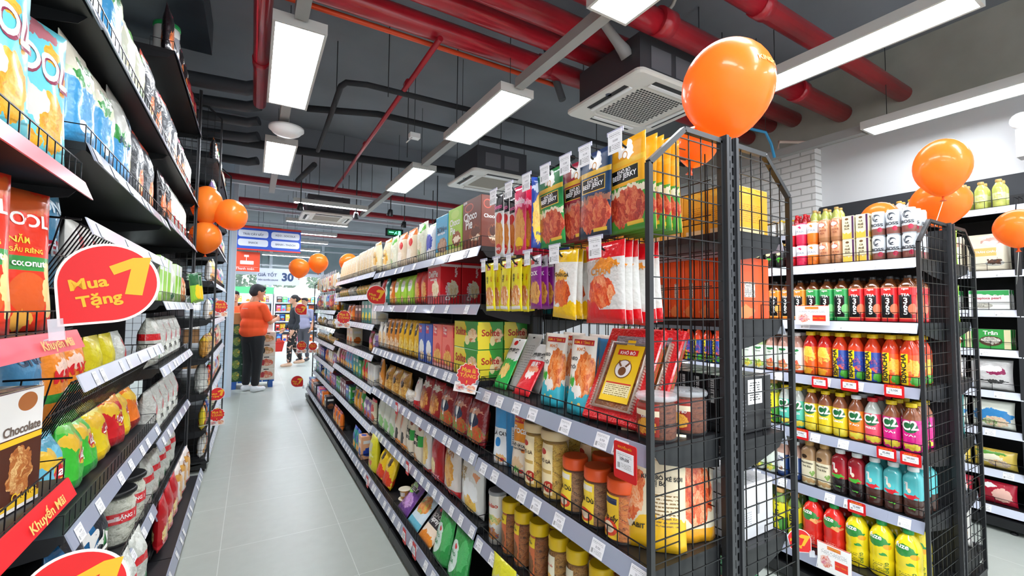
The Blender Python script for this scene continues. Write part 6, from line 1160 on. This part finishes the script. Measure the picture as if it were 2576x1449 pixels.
balloon((1.222, .80, 2.055), .130, .285, 'big orange balloon topping the snack rack end panel', rz=-.6, word=True)
balloon((1.25, .93, 1.925), .065, .13, 'orange balloon half hidden behind the big one', rx=.3)
balloon((3.0, .80, 2.125), .114, .28, 'orange balloon on top of the drinks rack cluster', rx=.0, string=(-.13, 0, -.32))
balloon((3.32, .90, 2.0), .132, .25, 'orange balloon behind and below the top drinks balloon', string=(-.2, .0, -.25))
balloon((3.22, 1.14, 1.93), .10, .22, 'orange balloon of the drinks cluster leaning over the cans', string=(-.2, -.1, -.2))
balloon((3.74, .69, 1.87), .10, .21, 'orange balloon in front of the wall shelving post', string=(.46, .1, -.3))
balloon((-.345, 4.355, 2.21), .115, .31, 'upper orange balloon tied to the tall rack post')
balloon((-.175, 4.34, 2.145), .13, .24, 'orange balloon sticking out into the aisle', rz=-.3).rotation_euler = (0, 1.35, .1)
balloon((-.345, 4.355, 1.945), .115, .25, 'lowest of the balloons tied to the tall rack post', rx=.1)
balloon((.62, 7.66, 2.0), .15, .3, 'orange balloon at the far rack end, lower and nearer the column'.replace('nearer', 'closer to'), string=(.2, -.22, -.25))
balloon((.90, 7.70, 2.10), .15, .31, 'orange balloon at the far rack end, above small packets', string=(.15, -.25, -.26))
balloon((1.36, 7.66, 2.13), .15, .3, 'orange balloon peeping over the cream wafers', string=(-.1, -.22, -.3))
# ------------------------------------------------------------------ promotion signs
SRED = flat('d01216', .4); SYEL = flat('eca81c', .45); SWH = flat('f3e4dc', .5)
def arc_drop(R, k=1.0, n=40):
    P = []
    for i in range(n+1):
        a = radians(-80+250*i/n) if False else -pi/2+ (3*pi/2)*i/n   # from bottom round to the left side
        P.append((cos(a)*R, sin(a)*R))
    P.append((-R*k, -R*k)); return P
def drop_sign(loc, R, rz, lab, mir=False, grp='round buy-one promo signs', tilt=0, arm=.02):
    """teardrop card; tail to the lower left (or lower right when mirrored)"""
    e = tag(ob('promotion_sign', None, None, loc, (0, tilt, rz)), lab, 'promotion sign', grp); s = -1 if mir else 1
    def mm(P): return [(s*x, z) for x, z in P][::s]
    a = ob('backing_card', MB().poly(mm(arc_drop(R)), 0, .0015).mesh('backing_card', SWH), e)
    ob('red_card', MB().poly(mm(arc_drop(R*.94)), -.0012, 0).mesh('red_card', SRED), e)
    m = MB(); q = R; c = .15 if mir else 0
    one = [(.02, .42), (.5, .62), (.86, .62), (.62, -.36), (.28, -.3), (.44, .34), (.1, .2)] if not mir else [(-.02, .4), (.2, .56), (.92, .44), (.4, -.44), (.18, -.4), (.42, .2), (.1, .26)]
    m.poly([(x*q, z*q) for x, z in one][::-1], -.0022, -.0012)
    put_text(m, 'Mua', (-.38+c*0)*q, (.02)*q, .72*q, .28*q, off=.0024, rot=.12 if not mir else -.1, bold=.03); put_text(m, 'Tặng', (-.2)*q, -.42*q, .86*q, .38*q, off=.0026, rot=.12 if not mir else -.1, bold=.03)
    ob('lettering', m.mesh('lettering', SYEL), e)
    m = MB(); m.box(-s*R*1.02-.012, -s*R*1.02+.012, -.004, .004, -R*1.32, -R*.8)
    if arm: m.tube([(-s*R*1.02, 0, -R*1.25), (-s*(R*1.02+arm), 0, -R*1.3)], .0025, 6)
    ob('clip', m.mesh('clip', mat('clear_clip', 'dfe3ea', .1, alpha=.5)), e); return e
def burst_sign(loc, w, rz, lab, tilt=0):
    aim = 1 if loc[0] > 0 else -1
    e = tag(ob('promotion_sign', None, None, loc, (0, tilt, rz)), lab, 'promotion sign', 'burst-shaped gift promo signs')
    P = []; n = 14
    for i in range(n*2):
        a = 2*pi*i/(2*n); r = w/2*(1.0 if i % 2 else .88); P.append((cos(a)*r, sin(a)*r*1.0))
    ob('red_card', MB().poly([(x*1.06, z*1.06) for x, z in P][::1], .0, .001).mesh('c', SWH), e); ob('burst', MB().poly(P, -.001, 0).mesh('b', SRED), e)
    m = MB(); put_text(m, 'Mua là', 0, w*.2, w*.62, w*.2, off=.002, bold=.025); put_text(m, 'TẶNG', 0, -w*.04, w*.72, w*.25, off=.002, bold=.025); put_text(m, '!', 0, -w*.32, w*.05, w*.14, off=.002, bold=.06)
    for s in (-1, 1): m.tube([(0, -.001, w*.42), (s*w*.1, -.001, w*.54), (s*w*.16, -.001, w*.46), (0, -.001, w*.42)], w*.014, 5)
    ob('lettering', m.mesh('lettering', SYEL), e)
    ob('clip', MB().tube([(0, .002, -w*.6), (aim*w*1.1, .004, -w*.75)], .003, 6).mesh('clip', mat('clear_clip', 'dfe3ea', .1, alpha=.5)), e)
    m = MB(); m.box(-w*.5, w*.5, .001, .002, -w*.8, -w*.38); put_text(m, 'gift', -w*.2, -w*.6, w*.2, mi=1, off=0); ob('picture_card', m.mesh('pc', [mat('small_promo_picture', 'e9e2de', .5, layers=[('F', .27, .5, .2, .36, ('c8506a', 'e8d8c0', '5a6ab0'), 8), ('F', .75, .5, .2, .36, ('e8502a', 'f2d8b0', 'c83040'), 8)]), SRED]), e)
    return e
drop_sign((-.275, 1.30, 1.43), .088, .06, 'large red round buy-one sign on the lower pink rail', tilt=-.1)
drop_sign((-.258, 1.10, .862), .076, .1, 'large red round sign at the bottom corner of the picture')
drop_sign((.765, 3.22, 1.475), .068, -.0, 'red round buy-one sign beside the orange cracker bags', True)
burst_sign((.79, 1.70, 1.105), .095, -.35, 'red burst gift sign in front of the roll cake cartons', .2)
burst_sign((.77, 4.52, 1.29), .13, -.2, 'red burst gift sign on the fourth bay of the snack rack', .05)
drop_sign((.64, 7.39, 1.35), .085, 0, 'red round sign at the far rack end, beside the passers-by', True, arm=.12)
drop_sign((.62, 7.39, .27), .085, 0, 'red round sign at the far rack end, closest to the floor', True, arm=.12)
burst_sign((.665, 7.39, .80), .14, 0, 'red burst sign on the aisle side of the far rack end'); burst_sign((.80, 7.2, .80), .12, 0, 'red burst sign on the shelf side of the far rack end')
burst_sign((-.235, 4.56, 1.38), .11, .1, 'upper red burst sign on the rack past the balloons'); burst_sign((-.225, 4.50, .47), .11, .1, 'lower red burst sign on the rack past the balloons')
drop_sign((-.235, 4.65, .62), .055, .1, 'red round sign on the rack past the balloons')
drop_sign((2.33, 1.185, .27), .055, -pi/2+.9, 'small red round sign in front of the large red tea', True)
def promo_card(loc, w, h, s, lab, k=0, txt=True):
    e = tag(ob('promotion_card', None, None, loc, (0, 0, -s*pi/2)), lab, 'promotion card', 'red framed price cards')
    m = MB(); m.poly(rrect(-w/2, w/2, -h/2, h/2, .006)[::-1], 0, .002); ob('red_frame', m.mesh('red_frame', SRED), e)
    m = MB(); m.box(-w*.38, w*.38, -.0012, 0, -h*.26, h*.26); put_text(m, TAGTX[k % 8], 0, h*.06, w*.4, mi=1, off=.0014); ob('paper_insert', m.mesh('pi', [PAPER, INK]), e)
    if txt: m = MB(); put_text(m, 'KHUYẾN MÃI', 0, h*.39, w*.6, off=.001); ob('lettering', m.mesh('lettering', SYEL), e)
    return e
promo_card((.818, .825, 1.0), .078, .092, 1, 'red framed price card under the dried beef tray', 5)
for i, (y, z, x) in enumerate(((2.591, .44, .818), (2.837, .74, .818), (3.198, .175, .728), (2.332, .185, .728), (2.168, .185, .728))):
    promo_card((x, y, z), .05, .075, 1, ['red price frame below the corn puff bags', 'red price frame below the white rice cakes', 'red price frame lowest on the rack by yellow corn bags', 'red price frame under the pudding cups', 'red price frame under the purple jelly bags'][i], i, False)
for i, (y, z) in enumerate(((1.151, 1.025), (1.021, 1.03), (.85, 1.03), (1.245, .745), (.885, .745), (.80, .745), (1.006, .46))):
    promo_card((2.488, y, z), .072, .055, 1, 'red framed price card under '+['the orange mango tea', 'the blueberry tea', 'the yellow and red honey tea', 'the teal mint tea', 'the pink iced tea', 'the magenta tea', 'the cream latte bottles'][i], i)
def sale_card(loc, w, h, lab):
    e = tag(ob('sale_card', None, None, loc, (0, .0, -pi/2)), lab, 'sale card')
    m = MB(); m.box(-w/2, w/2, 0, .002, 0, h); ob('card', m.mesh('card', mat('sale_card_print', 'f3f1ee', .4, layers=[('r', .02, .98, .97, 1, 'e0401e'), ('r', .3, .7, .8, .93, 'e8824a'), ('F', .25, .35, .18, .22, ('c8306a', 'f0d8c8', 'd84a2a'), 6), ('r', .52, .9, .2, .5, 'e0301e'), ('t', .12, .88, .6, .76, '9a9aa0', 3)])), e)
    m = MB(); put_text(m, 'COMBO', 0, h*.86, w*.3, off=.001); put_text(m, 'MUA 1 TẶNG 1', w*.21, h*.35, w*.34, off=.001); ob('lettering', m.mesh('lettering', SYEL), e); return e
sale_card((2.478, 1.175, 1.315), .16, .10, 'white promotional card in front of the orange milk tea'); sale_card((2.385, 1.06, .155), .14, .13, 'white combo card before the large red tea bottles')
# ------------------------------------------------------------------ people
def fuse(nm, build, m_, vox, parent, smooth=6, label=None):
    mb = MB(); build(mb); me = mb.mesh('tmp', m_); o = bpy.data.objects.new('tmp', me); COL.objects.link(o)
    r = o.modifiers.new('r', 'REMESH'); r.mode = 'VOXEL'; r.voxel_size = vox; r.use_smooth_shade = True
    s = o.modifiers.new('s', 'SMOOTH'); s.factor = .5; s.iterations = smooth
    dg = bpy.context.evaluated_depsgraph_get(); me2 = bpy.data.meshes.new_from_object(o.evaluated_get(dg)); bpy.data.objects.remove(o)
    me2.materials.clear()
    for q in (m_ if isinstance(m_, list) else [m_]): me2.materials.append(q)
    me2.name = nm
    for p in me2.polygons: p.use_smooth = True
    return ob(nm, me2, parent, label=label)
def cap(m, a, b, ra, rb, n=12):
    a, b = Vector(a), Vector(b); d = (b-a).normalized(); P, R = [], []
    for t in (-1, -.85, -.5, 0): P.append(a+d*t*ra); R.append(max(.0008, ra*sqrt(1-t*t)))
    for t in (0, .5, .85, 1): P.append(b+d*t*rb); R.append(max(.0008, rb*sqrt(1-t*t)))
    m.tube(P, R, n)
def ell(m, c, r, n=16, M=None):
    m.lathe([(max(.001, sin(pi*i/10)), -cos(pi*i/10)) for i in range(11)], n, M=Matrix.Translation(c) @ (M or Matrix.Identity(4)) @ Matrix.Diagonal((r[0], r[1], r[2], 1)))
def hand(m, w, d, up_, side, s=1, curl=.5):
    """palm + five fingers; w wrist, d pointing direction, up_ back-of-hand normal, side thumb side"""
    w, d, n, sd = Vector(w), Vector(d).normalized(), Vector(up_).normalized(), Vector(side).normalized()
    p = w+d*.05*s
    for k in range(4): cap(m, w+sd*(.024-.016*k)*s+d*.01*s, w+sd*(.030-.02*k)*s+d*.085*s, .013*s, .011*s, 8)
    for k, L in enumerate((.068, .078, .072, .055)):
        a = w+sd*(.030-.02*k)*s+d*.088*s; b = a+(d*cos(curl*.6)-n*sin(curl*.6))*L*.5*s; c = b+(d*cos(curl*1.5)-n*sin(curl*1.5))*L*.5*s
        cap(m, a, b, .0095*s, .009*s, 8); cap(m, b, c, .009*s, .0078*s, 8)
    a = w+sd*.026*s+d*.02*s; b = a+(sd*.7+d*.7-n*.2)*.038*s; c = b+(sd*.25+d*.9-n*.4)*.032*s; cap(m, a, b, .012*s, .0105*s, 8); cap(m, b, c, .0105*s, .009*s, 8)
def person(loc, rz, lab, H, P, cols, stout=1.0, bun=False, hair='17151a', grp=None):
    """P: dict of joints in a 1.75 m frame facing -Y; L is the person's left (+X)"""
    e = tag(ob('person', None, None, loc, (0, 0, rz)), lab, 'person', grp); e.scale = (H/1.75,)*3
    skin = mat('skin_'+cols['skin'], cols['skin'], .5, bump=.05); g = stout
    hs = P.get('hs', 1); hd = Matrix.Translation((0, P.get('hy', -.02), P.get('hz', 0))) @ Matrix.Translation((0, 0, 1.56)) @ Matrix.Rotation(P.get('yaw', 0), 4, 'Z') @ Matrix.Rotation(P.get('nod', 0), 4, 'X') @ Matrix.Scale(hs, 4) @ Matrix.Translation((0, 0, -1.56))
    def T(x, y, z): return tuple(hd @ Vector((x, y, z)))
    R3 = hd.to_3x3().to_4x4()
    def body(m):
        ell(m, T(0, 0, 1.655), (.078, .094, .098), M=R3); ell(m, T(0, -.028, 1.60), (.058, .062, .07), M=R3); cap(m, (0, .01, 1.44), T(0, .01, 1.58), .062*(.8+.2*g), .056)
        cap(m, T(0, -.088, 1.655), T(0, -.108, 1.63), .009, .014, 8); ell(m, T(0, -.084, 1.598), (.026, .012, .012), 10, R3); ell(m, T(0, -.084, 1.56), (.024, .02, .02), 10, R3)
        for s in (-1, 1): ell(m, T(s*.079, .008, 1.645), (.010, .020, .032), 10, R3); ell(m, T(s*.03, -.085, 1.683), (.022, .012, .008), 8, R3)
        ell(m, (0, 0, 1.27), (.16*g, .105*g, .2)); ell(m, (0, -.01*g, 1.06), (.145*g, .11*g, .17)); ell(m, (0, 0, .93), (.14, .10, .12))
        for s, sh, el_, wr in ((1, P['Ls'], P['Le'], P['Lw']), (-1, P['Rs'], P['Re'], P['Rw'])):
            cap(m, (0, .01, 1.40), sh, .05, .05); cap(m, sh, el_, .05*(.7+.3*g), .038); cap(m, el_, wr, .038, .026)
            k = 'L' if s > 0 else 'R'; d = Vector(P[k+'h']) if k+'h' in P else (Vector(wr)-Vector(el_)); hand(m, wr, d, P.get(k+'n', (s, 0, .2)), P.get(k+'t', (0, -1, 0)), 1, P.get(k+'c', .6))
        for hp, kn, an in ((P['Lp'], P['Lk'], P['La']), (P['Rp'], P['Rk'], P['Ra'])):
            cap(m, hp, kn, .075, .05); cap(m, kn, an, .053, .036); t = Vector(P.get('toe', (0, -1, 0))); a = Vector(an); cap(m, a+Vector((0, 0, -.03)), a+t*.13+Vector((0, 0, -.045)), .034, .026)
    fuse('body', body, skin, .0075, e, 4)
    def shirt(m):
        ell(m, (0, 0, 1.28), (.178*g, .12*g, .19)); ell(m, (0, -.012*g, 1.08), (.165*g, .128*g*P.get('belly', 1), .18)); cap(m, (0, .012, 1.40), (0, .012, 1.43), .075, .062); g2 = 1+(g-1)*.75; ell(m, (0, 0, .975), (.186*g2, .145*g2, .13))
        for sh, el_, wr in ((P['Ls'], P['Le'], P['Lw']), (P['Rs'], P['Re'], P['Rw'])):
            s_, e_, w_ = Vector(sh), Vector(el_), Vector(wr); cap(m, (0, .01, 1.395), s_, .07, .066)
            if P.get('long'): cap(m, s_, e_, .06, .048); cap(m, e_, e_+(w_-e_)*.9, .048, .036)
            else: cap(m, s_, s_+(e_-s_)*.72, .064*(.7+.3*g), .06*(.7+.3*g))
    fuse('shirt', shirt, cols['shirt'], .011, e, 8)
    def trous(m):
        g3 = 1+(g-1)*.5; ell(m, (0, .005, .93), (.16*g3, .12*g3, .105)); cap(m, (-.07, 0, .87), (.07, 0, .87), .105*g3, .105*g3)
        for hp, kn, an in ((P['Lp'], P['Lk'], P['La']), (P['Rp'], P['Rk'], P['Ra'])):
            a = Vector(an); cap(m, hp, kn, .102*(.55+.45*g), .072*(.7+.3*g)); cap(m, kn, a+(Vector(kn)-a)*.12, .070*(.7+.3*g), .056*(.7+.3*g))
    fuse('trousers', trous, cols['trousers'], .011, e, 8)
    def hr(m):
        ell(m, T(0, .014, 1.685), (.088, .102, .088), M=R3); ell(m, T(0, .04, 1.645), (.083, .075, .075), M=R3)
        if bun: ell(m, T(0, .115, 1.66), (.045, .04, .045), M=R3)
        if not bun: ell(m, T(.0, -.045, 1.725), (.07, .05, .035), M=R3)
    fuse('hair', hr, mat('black_hair', hair, .6, bump=.5, bscale=160), .009, e, 3)
    for s in (-1, 1):
        ob('eye', MB().lathe([(.001, -.006), (.009, 0), (.001, .006)], 10, M=Matrix.Translation(T(s*.031, -.088, 1.662)) @ R3).mesh('eye', flat('1c1512', .2)), e)
    m = MB(); ell(m, T(0, -.0955, 1.598), (.022, .004, .004), 10, R3); ob('mouth', m.mesh('mouth', flat('9a4a44', .5)), e)
    for an in (P['La'], P['Ra']):
        t = Vector(P.get('toe', (0, -1, 0))); a = Vector(an)
        def shoe(m, a=a, t=t):
            h = .03
            cap(m, a+Vector((0, 0, -.045))-t*.03, a+t*.15+Vector((0, 0, -.058)), .047, .036); cap(m, a+Vector((0, 0, -.052))+t*.05, a+t*.16+Vector((0, 0, -.062)), .046, .033)
            if not P.get('sandal'): cap(m, a+Vector((0, 0, -.02)), a+Vector((0, 0, -.05)), .045, .045)
        fuse('shoe', shoe, cols['shoes'], .009, e, 3)
    return e
ORG = mat('orange_staff_shirt', 'ff5a24', .75, bump=.15, bscale=12); BLKT = mat('black_trousers', '15161a', .75, bump=.15, bscale=10)
std = dict(Ls=(.19, .01, 1.38), Rs=(-.19, .01, 1.38), Lp=(.09, 0, .88), Rp=(-.09, 0, .88), Lk=(.10, -.01, .5), Rk=(-.10, -.01, .5), La=(.105, .02, .10), Ra=(-.105, .02, .10))
P1 = dict(std, Ls=(.215, .01, 1.37), Rs=(-.215, .01, 1.37), Le=(.28, -.08, 1.12), Re=(-.28, -.08, 1.12), Lw=(.10, -.36, 1.17), Rw=(-.10, -.35, 1.17), Lh=(-.4, -1, .15), Rh=(.5, -1, .1), Ln=(.5, 0, .6), Rn=(-.5, 0, .6), Lt=(0, 0, 1), Rt=(0, 0, 1), yaw=-.35, nod=.2, hs=1.12, hz=-.045, belly=1.12, hy=-.035)
man = person((.03, 8.43, 0), radians(128), 'stocky person in an orange shirt and black trousers looking at a phone', 1.76, P1, dict(skin='c98d6c', shirt=ORG, trousers=BLKT, shoes=flat('e9ebee', .5)), 1.36)
m = MB(); put_text(m, 'kingfoodmart', 0, 0, .13, off=0, M=Matrix.Translation((-.02, .176, 1.345)) @ Matrix.Rotation(pi, 4, 'Z')); ob('lettering', m.mesh('lettering', flat('f0e0d8', .5)), man)
tag(ob('mobile_phone', MB().chbox(-.036, .036, -.004, .004, -.075, .075, .003).mesh('mobile_phone', flat('22252b', .3)), None, (.40, 8.70, 1.20), (-1.0, 0, radians(128))), 'dark phone held by the orange shirted worker', 'phone')
FLOR = mat('black_floral_trousers', '17171b', .7); MATS.pop('black_floral_trousers'); bpy.data.materials.remove(FLOR)
FLOR = mat('black_trousers_with_peach_flowers', '18181c', .75, mottle=('dfb4a0', 13, .56, .58))
P2 = dict(std, Le=(.23, .04, 1.12), Re=(-.22, .03, 1.12), Lw=(.24, -.06, .90), Rw=(-.2, -.16, .92), Lp=(.08, 0, .88), Rp=(-.08, 0, .88), Lk=(.08, -.10, .50), Rk=(-.08, .03, .50), La=(.08, -.10, .105), Ra=(-.08, .22, .15), long=True, sandal=True, hy=-.01)
person((.86, 11.53, 0), radians(-82), 'person in a dark cardigan and floral trousers walking past the chillers', 1.66, P2, dict(skin='d6a486', shirt=mat('charcoal_cardigan', '2c3138', .85), trousers=FLOR, shoes=flat('d9b79c', .5)), .88, bun=True)
P3 = dict(std, Le=(.24, .03, 1.12), Re=(-.24, .03, 1.12), Lw=(.24, -.1, .92), Rw=(-.24, -.1, .92), Lk=(.09, -.04, .5), Rk=(-.09, 0, .5))
person((1.18, 12.6, 0), radians(-30), 'person in a lavender grey shirt behind the floral trousers', 1.62, P3, dict(skin='c69478', shirt=mat('lavender_grey_shirt', '9a9cb8', .8), trousers=flat('4a4c55', .8), shoes=flat('3a3a3e', .5)), .95)
person((-.30, 10.3, 0), radians(10), 'worker in an orange shirt almost hidden behind the pale column', 1.68, P3, dict(skin='c98d6c', shirt=ORG, trousers=BLKT, shoes=flat('202124', .5)), .95)
e = empty('shopping_basket', (.50, 11.66, .36), 'red shopping basket carried by the person in floral trousers', 'shopping basket')
m = MB(); W0, W1 = .13, .17
for (a, b, z0, z1) in ((W0, W1, 0, .22),):
    pts0 = [(-a, -a*1.4, z0), (a, -a*1.4, z0), (a, a*1.4, z0), (-a, a*1.4, z0)]; pts1 = [(-b, -b*1.4, z1), (b, -b*1.4, z1), (b, b*1.4, z1), (-b, b*1.4, z1)]
    m.v += pts0+pts1
    for i in range(4): j = (i+1) % 4; m.face([i, j, 4+j, 4+i]); m.face([4+i, 4+j, j, i])
    m.face([3, 2, 1, 0]); m.tube([pts1[i % 4] for i in range(5)], .01, 6)
ob('tub', m.mesh('tub', flat('d8281e', .4)), e); ob('handle', MB().tube([(0, -.23, .22), (0, -.2, .38), (0, 0, .46), (0, .2, .38), (0, .23, .22)], .008, 8).mesh('handle', flat('26262a', .5)), e)
# ------------------------------------------------------------------ cartons by the checkout
e = empty('pallet', (.06, 8.98, 0), 'blue plastic pallet under the carton stacks', 'pallet'); PB = flat('2a5fae', .5)
m = MB()
for i in range(7): m.box(-.32+i*.0915, -.32+i*.0915+.08, -.24, .24, .10, .125)
ob('deck', m.mesh('deck', PB), e)
for x in (-.29, 0, .25):
    ob('skid', MB().box(x-.03, x+.04, -.24, .24, 0, .1).mesh('skid', PB), e)
gm = mat('green_juice_carton_print', '1f4a32', .5, layers=[('F', .2, .5, .2, .4, ('e8c04a', '2f7a3a', 'c89a2a'), 3), ('r', .55, .95, .1, .9, '24382e')])
for q in range(6):
    x = -.24 if q < 6 else 0; c = empty('juice_carton', (-.12, 8.90, .126+q*.192), f'dark green fruit juice carton, {ORD[q]} from the floor behind the worker', 'carton', 'stacked juice cartons')
    ob('box', MB().chbox(-.14, .14, -.15, .15, 0, .19, .004).mesh('box', gm if q < 5 else flat('b98a52', .7)), c); m = MB(); put_text(m, 'NECTAR', .06, .095, .13, None, lambda x, z: -.15, 0, 0); ob('lettering', m.mesh('lettering', flat('cfd8cc', .5)), c)
for q in range(4):
    c = empty('gift_carton', (.245, 8.86, .126+q*.206), f'white gift carton with cups and fruit print, {ORD[q]} from the floor', 'carton', 'stacked gift cartons')
    ob('box', MB().chbox(-.13, .13, -.1, .1, 0, .203, .004).mesh('box', mat(f'gift_carton_{q//2}', 'ece2d2', .5, layers=[('F', .5, .45, .42, .3, ('e8a060', 'd8404a', 'f0d8b0') if q < 2 else ('8aa04a', 'e0905a', 'f2e4c0'), 4), ('e', .3, .45, .1, .25, 'b5303a' if q < 2 else '2a2a2c'), ('r', 0, 1, .86, 1, 'f2ece2')])), c)
    ob('carry_slot', MB().box(-.04, .04, -.1012, -.1, .175, .19).mesh('slot', DARKS), c)
e = empty('leaflet_stand', (.25, 8.86, .951), 'white leaflet stand on top of the gift cartons', 'leaflet stand'); ob('card', MB().box(-.08, .08, -.002, .002, 0, .12).mesh('card', WHITE), e); ob('foot', MB().box(-.08, .08, -.03, .03, 0, .004).mesh('foot', WHITE), e)
e = empty('checkout_counter', (-.62, 9.7, 0), 'pale checkout counter behind the column', 'counter'); ob('worktop', MB().chbox(-.62, .42, -.3, .3, .98, 1.02).mesh('worktop', flat('e6e0d6', .4)), e); ob('front_panel', MB().box(-.6, .4, -.27, .27, 0, .98).mesh('front', flat('a8794a', .6)), e)
# ------------------------------------------------------------------ chillers along the far end
CHW = mat('chiller_white', 'e3e8ee', .4); LIT = mat('chiller_strip_light', 'f4fbff', .5, emit=12)
def chiller(x0, x1, y, lab, hdr):
    e = empty('open_chiller', ((x0+x1)/2, y, 0), lab, 'chiller', 'open chillers'); h = (x1-x0)/2
    m = MB(); m.box(-h, -h+.04, -.05, .7, 0, 1.95); m.box(h-.04, h, -.05, .7, 0, 1.95); m.box(-h+.04, h-.04, .64, .7, 0, 1.95); m.box(-h+.04, h-.04, -.05, .64, 0, .3); ob('cabinet', m.mesh('cabinet', CHW), e)
    ob('header', MB().box(-h, h, -.08, .1, 1.78, 1.98).mesh('header', hdr), e); ob('strip_light', MB().box(-h+.05, h-.05, .10, .14, 1.72, 1.76).mesh('sl', LIT), e)
    for i, z in enumerate((.62, .92, 1.22, 1.5)):
        sh = ob('chilled_shelf', MB().box(-h+.05, h-.05, .1-.02*i+.04*0, .63, z, z+.02).mesh('cs', CHW), e); ob('price_rail', MB().box(-h+.05, h-.05, .08-.02*i, .1-.02*i, z-.01, z+.03).mesh('pr', RAILW), sh)
    rr_ = random.Random(int(x0*10)+5)
    for i, z in enumerate((.301, .641, .941, 1.241, 1.521)):
        x = x0+.08
        while x < x1-.16:
            k = rr_.choice(FAR+FARB); sc = min(1.25, (.30 if i == 0 else .19 if i == 4 else .225)/k.h); w = k.w*sc
            if x+w > x1-.06: break
            place(k, (x+w/2, y+.18, z+.001), 0, f'{["lowest", "second", "third", "fourth", "highest"][i]} chiller shelf, {lab.split(",")[-1].strip()}', -.0, 0, 'its left end'.replace('left', 'column'), ordkey=x, scale=sc); x += w+.007
    return e
chiller(-.75, .55, 15.4, 'open white chiller with green header, column side', flat('5fd08a', .5)); chiller(.57, 1.87, 15.4, 'open white chiller with white header, rack side', mat('white_lit_header', 'eef6f4', .5, emit=1.6))
finish_labels()
